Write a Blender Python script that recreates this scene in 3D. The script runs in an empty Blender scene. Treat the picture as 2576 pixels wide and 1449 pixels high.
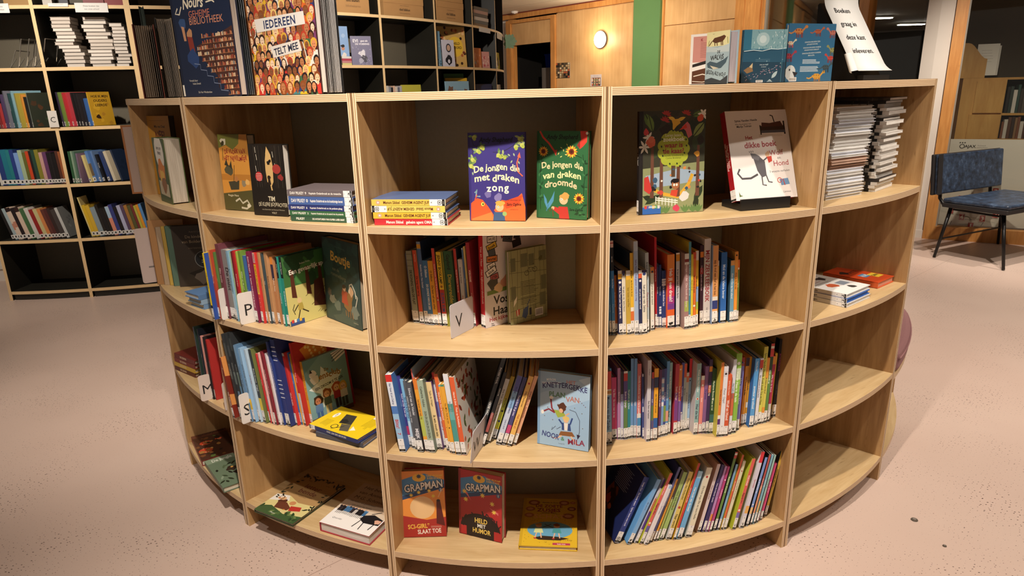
import bpy, math, random
from mathutils import Vector, Matrix
random.seed(7)
SC = bpy.context.scene
COL = SC.collection

# ------------------------------------------------------------------ camera
IW, IH, FPX = 2576, 1449, 1696.0
HC = 1.375
TH = math.atan(.2937)
ROLL = math.atan(145 / 5776)
CF = Vector((0, math.cos(TH), -math.sin(TH)))
_r0 = Vector((1, 0, 0)); _u0 = Vector((0, math.sin(TH), math.cos(TH)))
CR = math.cos(ROLL) * _r0 - math.sin(ROLL) * _u0
CU = math.sin(ROLL) * _r0 + math.cos(ROLL) * _u0
CP = Vector((0, 0, HC))
cd = bpy.data.cameras.new('camera'); cam = bpy.data.objects.new('camera', cd); COL.objects.link(cam)
cd.sensor_width = 36; cd.lens = FPX / IW * 36; cd.clip_start = .02
cam.matrix_world = Matrix(((CR.x, CU.x, -CF.x, CP.x), (CR.y, CU.y, -CF.y, CP.y), (CR.z, CU.z, -CF.z, CP.z), (0, 0, 0, 1)))
SC.camera = cam

# ------------------------------------------------------------------ exposure, world, lights
SC.view_settings.view_transform = 'Standard'; SC.view_settings.look = 'None'
SC.view_settings.exposure = 0.0; SC.view_settings.gamma = 1; SC.view_settings.use_curve_mapping = False
wd = bpy.data.worlds.new('hall'); SC.world = wd; wd.use_nodes = True
wd.node_tree.nodes['Background'].inputs[0].default_value = (1.0, .86, .72, 1)
wd.node_tree.nodes['Background'].inputs[1].default_value = .20
CEIL = 2.68
def spot(loc, target, power, angle, blend=.6, col=(1, .9, .785), rad=.03):
    l = bpy.data.lights.new('ceiling_spot', 'SPOT'); l.energy = power; l.spot_size = math.radians(angle); l.spot_blend = blend
    l.color = col; l.shadow_soft_size = rad
    o = bpy.data.objects.new('ceiling_spot', l); COL.objects.link(o)
    o.location = loc; o.rotation_euler = (Vector(target) - Vector(loc)).to_track_quat('-Z', 'Y').to_euler()
    return o
spot((-.18, .57, 2.62), (.02, 1.5, .0), 315, 92, 1.0)
spot((-1.15, .75, 2.62), (-.85, 1.85, 1.35), 75, 62, 1.0)  # extra spot, added to brighten the books standing on the bookcase top at left
spot((1.9, .9, 2.62), (1.1, 1.9, 1.45), 45, 55, 1.0)
spot((1.65, 1.40, 2.62), (1.40, 2.05, .2), 120, 80, .9)
spot((-2.0, 2.9, 2.62), (-1.95, 3.1, 0), 200, 60, 1.0)
spot((2.9, 3.2, 2.62), (2.8, 3.6, 0), 270, 95, .9)
spot((2.6, 1.2, 2.62), (2.4, 1.4, 0), 85, 95, .9)
spot((-2.9, 3.3, 2.62), (-3.0, 4.8, 1.0), 160, 85, .9)
spot((-.6, 3.9, 2.62), (-.9, 6.0, 1.7), 190, 80, .9)
spot((.8, 8.2, 2.62), (1.0, 11.5, 1.5), 330, 110, .9)
spot((2.0, 7.2, 2.62), (2.8, 9.5, 1.5), 200, 100, .9)
spot((3.05, 4.45, 2.62), (4.1, 5.75, .4), 210, 80, .9)
spot((4.3, 4.4, 2.62), (4.3, 4.9, 0), 120, 70, .9)

# ------------------------------------------------------------------ measuring helpers (photo pixel -> place in the room)
def ray(x, y):
    return (CF * FPX + CR * (x - IW / 2) - CU * (y - IH / 2)).normalized()
def on_z(x, y, z):
    d = ray(x, y); return CP + d * ((z - HC) / d.z)
def on_plane(x, y, p, n):
    d = ray(x, y); return CP + d * ((Vector(p) - CP).dot(n) / d.dot(n))
def proj(P):
    v = Vector(P) - CP; w = v.dot(CF); return IW / 2 + FPX * v.dot(CR) / w, IH / 2 - FPX * v.dot(CU) / w

# ------------------------------------------------------------------ colour and materials
def lin(c):
    c = c / 255.0
    return c / 12.92 if c <= .04045 else ((c + .055) / 1.055) ** 2.4
def C(r, g=None, b=None):
    if isinstance(r, str):
        r = r.lstrip('#'); r, g, b = int(r[0:2], 16), int(r[2:4], 16), int(r[4:6], 16)
    return (lin(r), lin(g), lin(b), 1.0)
MATS = {}
def newmat(name):
    m = bpy.data.materials.new(name); m.use_nodes = True; MATS[name] = m
    nt = m.node_tree; return m, nt, nt.nodes['Principled BSDF']
def node(nt, typ, **kw):
    n = nt.nodes.new(typ)
    for k, v in kw.items():
        if k.startswith('i_'):
            key = k[2:]; n.inputs[int(key) if key.isdigit() else key].default_value = v
        else: setattr(n, k, v)
    return n
def plain(name, col, rough=.5, metal=0, spec=None, emit=None, est=0, noise=.0, nscale=40, bump=0):
    if name in MATS: return MATS[name]
    m, nt, p = newmat(name)
    p.inputs['Base Color'].default_value = col; p.inputs['Roughness'].default_value = rough; p.inputs['Metallic'].default_value = metal
    if spec is not None: p.inputs['Specular IOR Level'].default_value = spec
    if emit: p.inputs['Emission Color'].default_value = emit; p.inputs['Emission Strength'].default_value = est
    if noise or bump:
        tc = node(nt, 'ShaderNodeTexCoord'); nz = node(nt, 'ShaderNodeTexNoise', i_Scale=nscale, i_Detail=4.0)
        nt.links.new(tc.outputs['Object'], nz.inputs['Vector'])
        if noise:
            mx = node(nt, 'ShaderNodeMix', data_type='RGBA')
            mx.inputs[6].default_value = tuple(c * (1 - noise) for c in col[:3]) + (1,); mx.inputs[7].default_value = tuple(min(1, c * (1 + noise)) for c in col[:3]) + (1,)
            nt.links.new(nz.outputs['Fac'], mx.inputs[0]); nt.links.new(mx.outputs[2], p.inputs['Base Color'])
        if bump:
            bp = node(nt, 'ShaderNodeBump', i_Strength=bump, i_Distance=.002)
            nt.links.new(nz.outputs['Fac'], bp.inputs['Height']); nt.links.new(bp.outputs['Normal'], p.inputs['Normal'])
    return m
def ramp(nt, stops, interp='LINEAR'):
    r = nt.nodes.new('ShaderNodeValToRGB'); cr = r.color_ramp; cr.interpolation = interp
    while len(cr.elements) < len(stops): cr.elements.new(.5)
    for e, (p, c) in zip(cr.elements, stops): e.position = p; e.color = c
    return r
def wood(name, light, dark, scale=(26, 3, 3), fleck=.6, rough=.42, fscale=(60, 9, 9)):
    m, nt, p = newmat(name)
    tc = node(nt, 'ShaderNodeTexCoord'); mp = node(nt, 'ShaderNodeMapping'); mp.inputs['Scale'].default_value = scale
    nz = node(nt, 'ShaderNodeTexNoise', i_Scale=1.6, i_Detail=6.0, i_Roughness=.6, i_Distortion=.6)
    nt.links.new(tc.outputs['Object'], mp.inputs[0]); nt.links.new(mp.outputs[0], nz.inputs['Vector'])
    r = ramp(nt, [(.3, dark), (.72, light)]); nt.links.new(nz.outputs['Fac'], r.inputs[0])
    big = node(nt, 'ShaderNodeTexNoise', i_Scale=2.3, i_Detail=2.0); nt.links.new(tc.outputs['Object'], big.inputs['Vector'])
    r2 = ramp(nt, [(.35, (.82, .78, .74, 1)), (.65, (1, 1, 1, 1))]); nt.links.new(big.outputs['Fac'], r2.inputs[0])
    mul = node(nt, 'ShaderNodeMix', data_type='RGBA', blend_type='MULTIPLY'); mul.inputs[0].default_value = 1
    nt.links.new(r.outputs[0], mul.inputs[6]); nt.links.new(r2.outputs[0], mul.inputs[7])
    mp2 = node(nt, 'ShaderNodeMapping'); mp2.inputs['Scale'].default_value = fscale
    fl = node(nt, 'ShaderNodeTexNoise', i_Scale=1.0, i_Detail=3.0, i_Roughness=.7)
    nt.links.new(tc.outputs['Object'], mp2.inputs[0]); nt.links.new(mp2.outputs[0], fl.inputs['Vector'])
    fr = ramp(nt, [(.65, (1, 1, 1, 1)), (.73, (.42, .30, .2, 1))]); nt.links.new(fl.outputs['Fac'], fr.inputs[0])
    m2 = node(nt, 'ShaderNodeMix', data_type='RGBA', blend_type='MULTIPLY'); m2.inputs[0].default_value = fleck
    nt.links.new(mul.outputs[2], m2.inputs[6]); nt.links.new(fr.outputs[0], m2.inputs[7])
    nt.links.new(m2.outputs[2], p.inputs['Base Color']); p.inputs['Roughness'].default_value = rough
    return m
# birch plywood: faces with vertical / tangential grain, and striped cut edges driven by the 'ply' attribute
wood('birch_upright', C(202, 164, 114), C(162, 122, 76), scale=(26, 26, 2.2), fscale=(75, 75, 11))
wood('birch_flat', C(216, 188, 142), C(190, 156, 108), scale=(2.6, 26, 26), fscale=(11, 75, 75))
wood('maple_wall', C(228, 184, 126), C(212, 164, 106), scale=(14, 14, 1.0), fleck=.12)
wood('pine_frame', C(226, 164, 92), C(196, 128, 62), scale=(22, 22, 1.6), fleck=.3)
wood('oak_cabinet', C(214, 168, 96), C(196, 146, 78), scale=(16, 16, 2), fleck=.1)
def ply_edge(name, a, b, n=9, gap=False):
    m, nt, p = newmat(name)
    at = node(nt, 'ShaderNodeAttribute', attribute_name='ply'); tc = node(nt, 'ShaderNodeTexCoord')
    nz = node(nt, 'ShaderNodeTexNoise', i_Scale=30.0, i_Detail=3.0); nt.links.new(tc.outputs['Object'], nz.inputs['Vector'])
    ma = node(nt, 'ShaderNodeMath', operation='MULTIPLY_ADD'); ma.inputs[1].default_value = .05; nt.links.new(nz.outputs['Fac'], ma.inputs[0]); nt.links.new(at.outputs['Fac'], ma.inputs[2])
    st = []
    for i in range(n): st.append((.03 + i * .97 / n, a if i % 2 == 0 else b))
    if gap: st[n // 2] = (st[n // 2][0], tuple(x * .35 for x in b[:3]) + (1,))
    r = ramp(nt, st, 'CONSTANT'); nt.links.new(ma.outputs[0], r.inputs[0])
    # voids: short dark dashes in the plies
    mp = node(nt, 'ShaderNodeMapping'); mp.inputs['Scale'].default_value = (9, 9, 9); nt.links.new(tc.outputs['Object'], mp.inputs[0])
    v = node(nt, 'ShaderNodeTexNoise', i_Scale=3.0, i_Detail=5.0, i_Roughness=.75); nt.links.new(mp.outputs[0], v.inputs['Vector'])
    vr = ramp(nt, [(.70, (1, 1, 1, 1)), (.75, (.3, .2, .13, 1))]); nt.links.new(v.outputs['Fac'], vr.inputs[0])
    mx = node(nt, 'ShaderNodeMix', data_type='RGBA', blend_type='MULTIPLY'); mx.inputs[0].default_value = .75
    nt.links.new(r.outputs[0], mx.inputs[6]); nt.links.new(vr.outputs[0], mx.inputs[7])
    nt.links.new(mx.outputs[2], p.inputs['Base Color']); p.inputs['Roughness'].default_value = .55
    return m
ply_edge('ply_edge', C(232, 206, 170), C(172, 132, 92))
ply_edge('ply_edge_double', C(232, 206, 170), C(166, 128, 88), gap=True)
plain('case_back', C(150, 140, 116), .6, noise=.08, nscale=120)
plain('black_laminate', C(34, 32, 26), .45, noise=.15, nscale=150)
plain('black_back', C(108, 100, 84), .55, noise=.12, nscale=200)
plain('black_case_edge', C(238, 204, 152), .5, noise=.06, nscale=30)
plain('white_paint', C(226, 216, 204), .6, noise=.03, nscale=8)
plain('ceiling_tile', C(226, 218, 204), .8, noise=.04, nscale=200)
plain('ceiling_grid', C(150, 138, 122), .7)
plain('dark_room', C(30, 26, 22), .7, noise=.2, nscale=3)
plain('green_paint', C(92, 130, 76), .5, noise=.05, nscale=6)

def attr_mat(name, rough, bump=0, coat=0):
    m, nt, p = newmat(name)
    at = node(nt, 'ShaderNodeAttribute', attribute_name='Col'); nt.links.new(at.outputs['Color'], p.inputs['Base Color'])
    p.inputs['Roughness'].default_value = rough
    if coat: p.inputs['Coat Weight'].default_value = coat; p.inputs['Coat Roughness'].default_value = .12
    if bump:
        tc = node(nt, 'ShaderNodeTexCoord'); nz = node(nt, 'ShaderNodeTexNoise', i_Scale=90.0, i_Detail=3.0)
        bp = node(nt, 'ShaderNodeBump', i_Strength=bump, i_Distance=.001)
        nt.links.new(tc.outputs['Object'], nz.inputs['Vector']); nt.links.new(nz.outputs['Fac'], bp.inputs['Height']); nt.links.new(bp.outputs['Normal'], p.inputs['Normal'])
    return m
attr_mat('printed_cover', .42, .05)
attr_mat('foil_cover', .18, .6, .5)
attr_mat('matte_print', .7)
# paper block: fine page lines
m, nt, p = newmat('paper_block')
at = node(nt, 'ShaderNodeAttribute', attribute_name='Col'); tc = node(nt, 'ShaderNodeTexCoord')
mp = node(nt, 'ShaderNodeMapping'); mp.inputs['Scale'].default_value = (900, 12, 12); nt.links.new(tc.outputs['Object'], mp.inputs[0])
nz = node(nt, 'ShaderNodeTexNoise', i_Scale=1.0, i_Detail=2.0); nt.links.new(mp.outputs[0], nz.inputs['Vector'])
r = ramp(nt, [(.35, (.62, .58, .54, 1)), (.6, (1, 1, 1, 1))]); nt.links.new(nz.outputs['Fac'], r.inputs[0])
mx = node(nt, 'ShaderNodeMix', data_type='RGBA', blend_type='MULTIPLY'); mx.inputs[0].default_value = .8
nt.links.new(at.outputs['Color'], mx.inputs[6]); nt.links.new(r.outputs[0], mx.inputs[7]); nt.links.new(mx.outputs[2], p.inputs['Base Color']); p.inputs['Roughness'].default_value = .8
# linoleum floor: pinkish beige with fine dark flecks
m, nt, p = newmat('linoleum')
tc = node(nt, 'ShaderNodeTexCoord')
b1 = node(nt, 'ShaderNodeTexNoise', i_Scale=1.1, i_Detail=3.0); nt.links.new(tc.outputs['Object'], b1.inputs['Vector'])
r1 = ramp(nt, [(.3, C(198, 172, 158)), (.7, C(208, 184, 170))]); nt.links.new(b1.outputs['Fac'], r1.inputs[0])
mp = node(nt, 'ShaderNodeMapping'); mp.inputs['Rotation'].default_value = (0, 0, .5); mp.inputs['Scale'].default_value = (55, 95, 1); nt.links.new(tc.outputs['Object'], mp.inputs[0])
vo = node(nt, 'ShaderNodeTexVoronoi', voronoi_dimensions='2D', feature='F1'); vo.inputs['Scale'].default_value = 1; vo.inputs['Randomness'].default_value = 1
nt.links.new(mp.outputs[0], vo.inputs['Vector'])
dens = node(nt, 'ShaderNodeTexNoise', i_Scale=3.5, i_Detail=2.0); nt.links.new(tc.outputs['Object'], dens.inputs['Vector'])
dm = node(nt, 'ShaderNodeMapRange'); dm.inputs[1].default_value = .4; dm.inputs[2].default_value = .7; dm.inputs[3].default_value = .05; dm.inputs[4].default_value = .2; nt.links.new(dens.outputs['Fac'], dm.inputs[0])
sx = node(nt, 'ShaderNodeSeparateColor'); nt.links.new(vo.outputs['Color'], sx.inputs[0])
th = node(nt, 'ShaderNodeMath', operation='MULTIPLY'); nt.links.new(dm.outputs[0], th.inputs[0]); nt.links.new(sx.outputs[0], th.inputs[1])
lt = node(nt, 'ShaderNodeMath', operation='LESS_THAN'); nt.links.new(vo.outputs['Distance'], lt.inputs[0]); nt.links.new(th.outputs[0], lt.inputs[1])
mx = node(nt, 'ShaderNodeMix', data_type='RGBA'); nt.links.new(lt.outputs[0], mx.inputs[0]); nt.links.new(r1.outputs[0], mx.inputs[6]); mx.inputs[7].default_value = C(98, 80, 72)
S0, S1 = on_z(1000, 1338, 0), on_z(775, 1449, 0); sd = (S1 - S0).normalized(); snv = Vector((-sd.y, sd.x, 0))
vd = node(nt, 'ShaderNodeVectorMath', operation='DOT_PRODUCT'); vd.inputs[1].default_value = snv; nt.links.new(tc.outputs['Object'], vd.inputs[0])
sb_ = node(nt, 'ShaderNodeMath', operation='SUBTRACT'); sb_.inputs[1].default_value = snv.dot(S0); nt.links.new(vd.outputs['Value'], sb_.inputs[0])
ab = node(nt, 'ShaderNodeMath', operation='ABSOLUTE'); nt.links.new(sb_.outputs[0], ab.inputs[0]); l2 = node(nt, 'ShaderNodeMath', operation='LESS_THAN'); l2.inputs[1].default_value = .0009; nt.links.new(ab.outputs[0], l2.inputs[0])
mx3 = node(nt, 'ShaderNodeMix', data_type='RGBA'); nt.links.new(l2.outputs[0], mx3.inputs[0]); nt.links.new(mx.outputs[2], mx3.inputs[6]); mx3.inputs[7].default_value = C(140, 112, 100); mx = mx3
nt.links.new(mx.outputs[2], p.inputs['Base Color']); p.inputs['Roughness'].default_value = .36; p.inputs['Specular IOR Level'].default_value = .35
# glass
m, nt, p = newmat('glass')
for n in list(nt.nodes):
    if n.type == 'BSDF_PRINCIPLED': nt.nodes.remove(n)
out = [n for n in nt.nodes if n.type == 'OUTPUT_MATERIAL'][0]
lw = node(nt, 'ShaderNodeLayerWeight'); lw.inputs[0].default_value = .5; pw = node(nt, 'ShaderNodeMath', operation='POWER'); pw.inputs[1].default_value = 4; nt.links.new(lw.outputs['Facing'], pw.inputs[0]); fr = node(nt, 'ShaderNodeMath', operation='MULTIPLY_ADD'); fr.inputs[1].default_value = .6; fr.inputs[2].default_value = .035; nt.links.new(pw.outputs[0], fr.inputs[0])
tr = node(nt, 'ShaderNodeBsdfTransparent'); tr.inputs[0].default_value = (.9, .9, .87, 1); gl = node(nt, 'ShaderNodeBsdfGlossy'); gl.inputs['Roughness'].default_value = .02
ms = node(nt, 'ShaderNodeMixShader'); nt.links.new(fr.outputs[0], ms.inputs[0]); nt.links.new(tr.outputs[0], ms.inputs[1]); nt.links.new(gl.outputs[0], ms.inputs[2]); nt.links.new(ms.outputs[0], out.inputs[0])

# ------------------------------------------------------------------ mesh helpers
def link(o, parent=None):
    COL.objects.link(o)
    if parent: o.parent = parent
    return o
def mesh_obj(name, verts, faces, mats, parent=None, fm=None, ply=None, smooth=False, loc=None, rz=0):
    me = bpy.data.meshes.new(name); me.from_pydata([tuple(v) for v in verts], [], faces)
    for mm in (mats if isinstance(mats, (list, tuple)) else [mats]): me.materials.append(MATS[mm] if isinstance(mm, str) else mm)
    if fm: me.polygons.foreach_set('material_index', fm)
    if ply:
        a = me.attributes.new('ply', 'FLOAT', 'POINT'); a.data.foreach_set('value', ply)
    if smooth: me.polygons.foreach_set('use_smooth', [True] * len(me.polygons))
    me.update()
    o = bpy.data.objects.new(name, me); link(o, parent)
    if loc is not None: o.location = loc
    if rz: o.rotation_euler = (0, 0, rz)
    return o
def tag(o, label, cat, group=None):
    o['label'] = label; o['category'] = cat
    if group: o['group'] = group
    return o
def struct(o):
    o['kind'] = 'structure'; return o
def empty(name, loc=(0, 0, 0), rz=0):
    o = bpy.data.objects.new(name, None); o.empty_display_size = .05; COL.objects.link(o); o.location = loc; o.rotation_euler = (0, 0, rz); return o
class MB:
    """collects boxes, prisms and tubes into one mesh"""
    def __init__(s): s.v = []; s.f = []; s.m = []
    def add(s, vs, fs, m=0):
        b = len(s.v); s.v += [tuple(v) for v in vs]; s.f += [tuple(i + b for i in f) for f in fs]; s.m += [m] * len(fs); return s
    def box(s, x0, x1, y0, y1, z0, z1, m=0, M=None):
        vs = [Vector((x, y, z)) for z in (z0, z1) for y in (y0, y1) for x in (x0, x1)]
        if M: vs = [M @ v for v in vs]
        return s.add(vs, [(0, 2, 3, 1), (4, 5, 7, 6), (0, 1, 5, 4), (2, 6, 7, 3), (0, 4, 6, 2), (1, 3, 7, 5)], m)
    def prism(s, pts, h0, h1, axis='z', m=0, M=None):
        n = len(pts)
        def P(p, h): return Vector((p[0], p[1], h)) if axis == 'z' else (Vector((p[0], h, p[1])) if axis == 'y' else Vector((h, p[0], p[1])))
        vs = [P(p, h0) for p in pts] + [P(p, h1) for p in pts]
        if M: vs = [M @ v for v in vs]
        fs = [tuple(range(n - 1, -1, -1)), tuple(range(n, 2 * n))] + [(i, (i + 1) % n, n + (i + 1) % n, n + i) for i in range(n)]
        return s.add(vs, fs, m)
    def tube(s, path, r, n=8, m=0, caps=True):
        path = [Vector(p) for p in path]; rings = []
        prev = None
        for i, p in enumerate(path):
            t = (path[min(i + 1, len(path) - 1)] - path[max(i - 1, 0)]).normalized()
            a = prev if prev and abs(prev.dot(t)) < .95 else (Vector((0, 0, 1)) if abs(t.z) < .9 else Vector((1, 0, 0)))
            u = (a - t * a.dot(t)).normalized(); w = t.cross(u); prev = u
            rr = r[i] if isinstance(r, (list, tuple)) else r
            rings.append([p + (u * math.cos(2 * math.pi * k / n) + w * math.sin(2 * math.pi * k / n)) * rr for k in range(n)])
        vs = [v for R_ in rings for v in R_]; fs = []
        for i in range(len(rings) - 1):
            for k in range(n): fs.append((i * n + k, i * n + (k + 1) % n, (i + 1) * n + (k + 1) % n, (i + 1) * n + k))
        if caps: fs.append(tuple(range(n - 1, -1, -1))); fs.append(tuple((len(rings) - 1) * n + k for k in range(n)))
        return s.add(vs, fs, m)
    def build(s, name, mats, parent=None, smooth=False, loc=None, rz=0):
        return mesh_obj(name, s.v, s.f, mats, parent, fm=s.m, smooth=smooth, loc=loc, rz=rz)
# ================================================================== STRUCTURE
# floor
fl = mesh_obj('floor', [(-9, -4, 0), (20, -4, 0), (20, 28, 0), (-9, 28, 0)], [(0, 1, 2, 3)], 'linoleum'); struct(fl)

# ------------------------------------------------------------------ curved birch bookcase
WC = Vector((.101, 3.238, 0)); WR, WRI = 1.635, 1.298
WA = {'Z': -78.0, 'A': -57.2, 'B': -37.9, 'C': -16.8, 'D': 4.5, 'E': 26.1, 'F': 47.2, 'G': 68.6}
ZS = [1.376, 1.055, .735, .415, .095]
def pol(a, r, z=0, c=WC):
    a = math.radians(a); return Vector((c.x + r * math.sin(a), c.y - r * math.cos(a), z))
def arc_board(name, a0, a1, r0, r1, z0, z1, mats, parent, c=WC, n=14, pad0=0, pad1=0):
    """curved board; pads keep the ends clear of the dividers. material 0 faces, 1 front edge"""
    vs, fs, fm, ply = [], [], [], []
    for i in range(n + 1):
        a = a0 + (a1 - a0) * i / n
        for r in (r0, r1):
            aa = a + (math.degrees(pad0 / r) * (1 - i / n)) - (math.degrees(pad1 / r) * (i / n))
            for z, pl in ((z0, 0), (z1, 1)): vs.append(pol(aa, r, z, c)); ply.append(pl)
    def id(i, j, k): return i * 4 + j * 2 + k
    for i in range(n):
        fs.append((id(i, 1, 1), id(i + 1, 1, 1), id(i + 1, 0, 1), id(i, 0, 1))); fm.append(0)
        fs.append((id(i, 0, 0), id(i + 1, 0, 0), id(i + 1, 1, 0), id(i, 1, 0))); fm.append(0)
        fs.append((id(i, 1, 0), id(i + 1, 1, 0), id(i + 1, 1, 1), id(i, 1, 1))); fm.append(1)
        fs.append((id(i + 1, 0, 0), id(i, 0, 0), id(i, 0, 1), id(i + 1, 0, 1))); fm.append(1)
    for i, fl_ in ((0, 0), (n, 1)):
        q = (id(i, 0, 0), id(i, 1, 0), id(i, 1, 1), id(i, 0, 1)); fs.append(q if not fl_ else q[::-1]); fm.append(1)
    am = (a0 + a1) / 2; org = pol(am, (r0 + r1) / 2, (z0 + z1) / 2, c); rot = Matrix.Rotation(math.radians(am), 3, 'Z')
    loc = [rot.transposed() @ (v - org) for v in vs]
    o = mesh_obj(name, loc, fs, mats, parent, fm=fm, ply=ply); o.location = org; o.rotation_euler = (0, 0, math.radians(am)); return o
def divider(name, a, r0, r1, th, z0, z1, mats, parent, c=WC):
    h = th / 2; L = r1 - r0
    vs = []; ply = []
    for x in (-h, h):
        for y in (-L / 2, L / 2):
            for z in (z0, z1): vs.append((x, y, z)); ply.append(0 if x < 0 else 1)
    fs = [(0, 1, 3, 2), (4, 6, 7, 5), (0, 4, 5, 1), (2, 3, 7, 6), (1, 5, 7, 3), (0, 2, 6, 4)]; fm = [0, 0, 1, 1, 1, 1]
    o = mesh_obj(name, vs, fs, mats, parent, fm=fm, ply=ply)
    p = pol(a, (r0 + r1) / 2, 0, c); o.location = p; o.rotation_euler = (0, 0, math.radians(a)); return o
case = empty('curved_bookcase'); tag(case, 'low curved birch plywood bookcase filled with children\'s books, in the middle', 'bookcase')
TH_D = .024
keys = list('ZABCDEFG')
for k in 'ZABCDEF':
    divider('divider', WA[k], WRI, WR + .001, TH_D, 0, ZS[0] + .001, ['birch_upright', 'ply_edge_double'], case)
for i in range(6):
    a0, a1 = WA[keys[i]], WA[keys[i + 1]]
    for j, z in enumerate(ZS):
        arc_board('top_board' if j == 0 else 'shelf', a0, a1, WRI, WR, z - .0185, z, ['birch_flat', 'ply_edge'], case, pad0=TH_D / 2, pad1=TH_D / 2)
    arc_board('back_panel', a0, a1, WRI - .012, WRI - .002, ZS[4] - .02, ZS[0] - .001, ['case_back', 'case_back'], case)
# low seat bay beyond the last upright
bench = empty('curved_bench'); tag(bench, 'low curved plywood bench with a dusty pink cushion, at the right end of the bookcase', 'bench')
divider('bench_side', WA['G'], WRI, WR, TH_D, 0, .40, ['birch_upright', 'ply_edge_double'], bench)
for z in (ZS[4], .40):
    arc_board('bench_board', WA['F'], WA['G'], WRI, WR, z - .0185, z, ['birch_flat', 'ply_edge'], bench, pad0=TH_D / 2 + .002, pad1=TH_D / 2 if z < .3 else 0)
plain('pink_fabric', C(148, 104, 104), .85, noise=.1, nscale=300, bump=.3)
cu = arc_board('cushion', WA['F'] + .7, WA['G'], WRI + .01, WR + .004, .4005, .475, ['pink_fabric', 'pink_fabric'], bench, pad0=.014)
md = cu.modifiers.new('bevel', 'BEVEL'); md.width = .018; md.segments = 3; md.limit_method = 'ANGLE'
pts = [pol(WA['F'] + 1.4 + (WA['G'] - WA['F'] - 2) * i / 14, WR + .006, .455) for i in range(15)]
MB().tube(pts, .003, 6).build('piping', 'pink_fabric', cu).matrix_parent_inverse = Matrix.Translation(cu.location).inverted() if False else (Matrix.Translation(cu.location) @ cu.rotation_euler.to_matrix().to_4x4()).inverted()

# ------------------------------------------------------------------ tall black bookcase behind
BCN = Vector((-3.583, 8.233, 0)); BR, BRI = 3.552, 3.212
BZ = [2.56, 1.977, 1.593, 1.206, .822, .437, .066]
BA = [-.6, 8.4, 17.5, 27.2, 36.9, 46.6, 56.7, 67.0, 78.2, 90.0]
bcase = empty('tall_black_bookcase'); tag(bcase, 'tall curved black bookcase with pale wooden shelf edges, at the back', 'bookcase')
for i, a in enumerate(BA):
    double = i in (2, 5, 8)
    divider('divider', a, BRI, BR, .036 if i == 2 else .022, 0, BZ[0], ['black_laminate', 'black_case_edge'], bcase, c=BCN)
for i in range(9):
    for j, z in enumerate(BZ):
        arc_board('top_board' if j == 0 else 'shelf', BA[i], BA[i + 1], BRI, BR - .001, z - .022, z, ['black_laminate', 'black_case_edge'], bcase, c=BCN, pad0=.011 if i != 2 else .018, pad1=.011 if i != 1 else .018, n=10)
    arc_board('back_panel', BA[i], BA[i + 1], BRI - .012, BRI - .002, BZ[6] - .02, BZ[0], ['black_back', 'black_back'], bcase, c=BCN, n=8)
    arc_board('plinth', BA[i], BA[i + 1], BR - .03, BR - .012, 0, BZ[6] - .022, ['black_laminate', 'black_laminate'], bcase, c=BCN, n=8, pad0=.02, pad1=.02)

# ------------------------------------------------------------------ room shell
WP0 = Vector((.027, 13.01, 0)); WD = Vector((1.882, -2.263, 0)).normalized(); WN = Vector((-WD.y, WD.x, 0)); WN = -WN if WN.y > 0 else WN
def wall_frame(p, d):     # local x along the wall, y into the wall, z up
    n = Vector((-d.y, d.x, 0)); n = n if n.y > 0 else -n
    return Matrix(((d.x, n.x, 0, p.x), (d.y, n.y, 0, p.y), (0, 0, 1, 0), (0, 0, 0, 1)))
WM = wall_frame(WP0, WD); WMI = WM.inverted()
def wpx(x, y=200, M=WM):
    q = M.inverted() @ on_plane(x, y, M.translation, M.to_3x3() @ Vector((0, 1, 0))); return q
# ================================================================== PRINTING AND BOOKS
# glyph outlines of the built-in font, measured once
CHARS = sorted(set("ABCDEFGHIJKLMNOPQRSTUVWXYZabcdefghijklmnopqrstuvwxyz0123456789.,:;!?&'*-+/()|@#"))
GLY = {0: {}, 1: {}}
def load_glyphs():
    tmp = []
    for b in (0, 1):
        for ch in CHARS:
            pair = []
            for body in (ch, 'I' + ch + 'I'):
                cu = bpy.data.curves.new('t', 'FONT'); cu.body = body; cu.resolution_u = 2; cu.fill_mode = 'FRONT'
                if b: cu.offset = .022
                o = bpy.data.objects.new('t', cu); COL.objects.link(o); pair.append(o)
            tmp.append((b, ch, pair))
        cu = bpy.data.curves.new('t', 'FONT'); cu.body = 'II'; cu.resolution_u = 2; cu.fill_mode = 'FRONT'
        if b: cu.offset = .022
        o = bpy.data.objects.new('t', cu); COL.objects.link(o); tmp.append((b, None, [o]))
    bpy.context.view_layer.update(); dg = bpy.context.evaluated_depsgraph_get()
    def grab(o):
        me = bpy.data.meshes.new_from_object(o.evaluated_get(dg)); v = [(p.co.x, p.co.y) for p in me.vertices]; f = [tuple(p.vertices) for p in me.polygons]
        bpy.data.meshes.remove(me); return v, f
    base = {}
    for b, ch, pr in tmp:
        if ch is None:
            v, f = grab(pr[0]); xs = [p[0] for p in v]; base[b] = max(xs) - min(xs)
    for b, ch, pr in tmp:
        if ch is None: continue
        v, f = grab(pr[0]); w, _ = grab(pr[1]); xs = [p[0] for p in w]
        GLY[b][ch] = (v, f, max(xs) - min(xs) - base[b])
    for b, ch, pr in tmp:
        for o in pr:
            cu = o.data; bpy.data.objects.remove(o); bpy.data.curves.remove(cu)
    hh = [p[1] for p in GLY[0]['H'][0]]
    return max(hh) - min(hh)
CAPH = load_glyphs()

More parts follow.
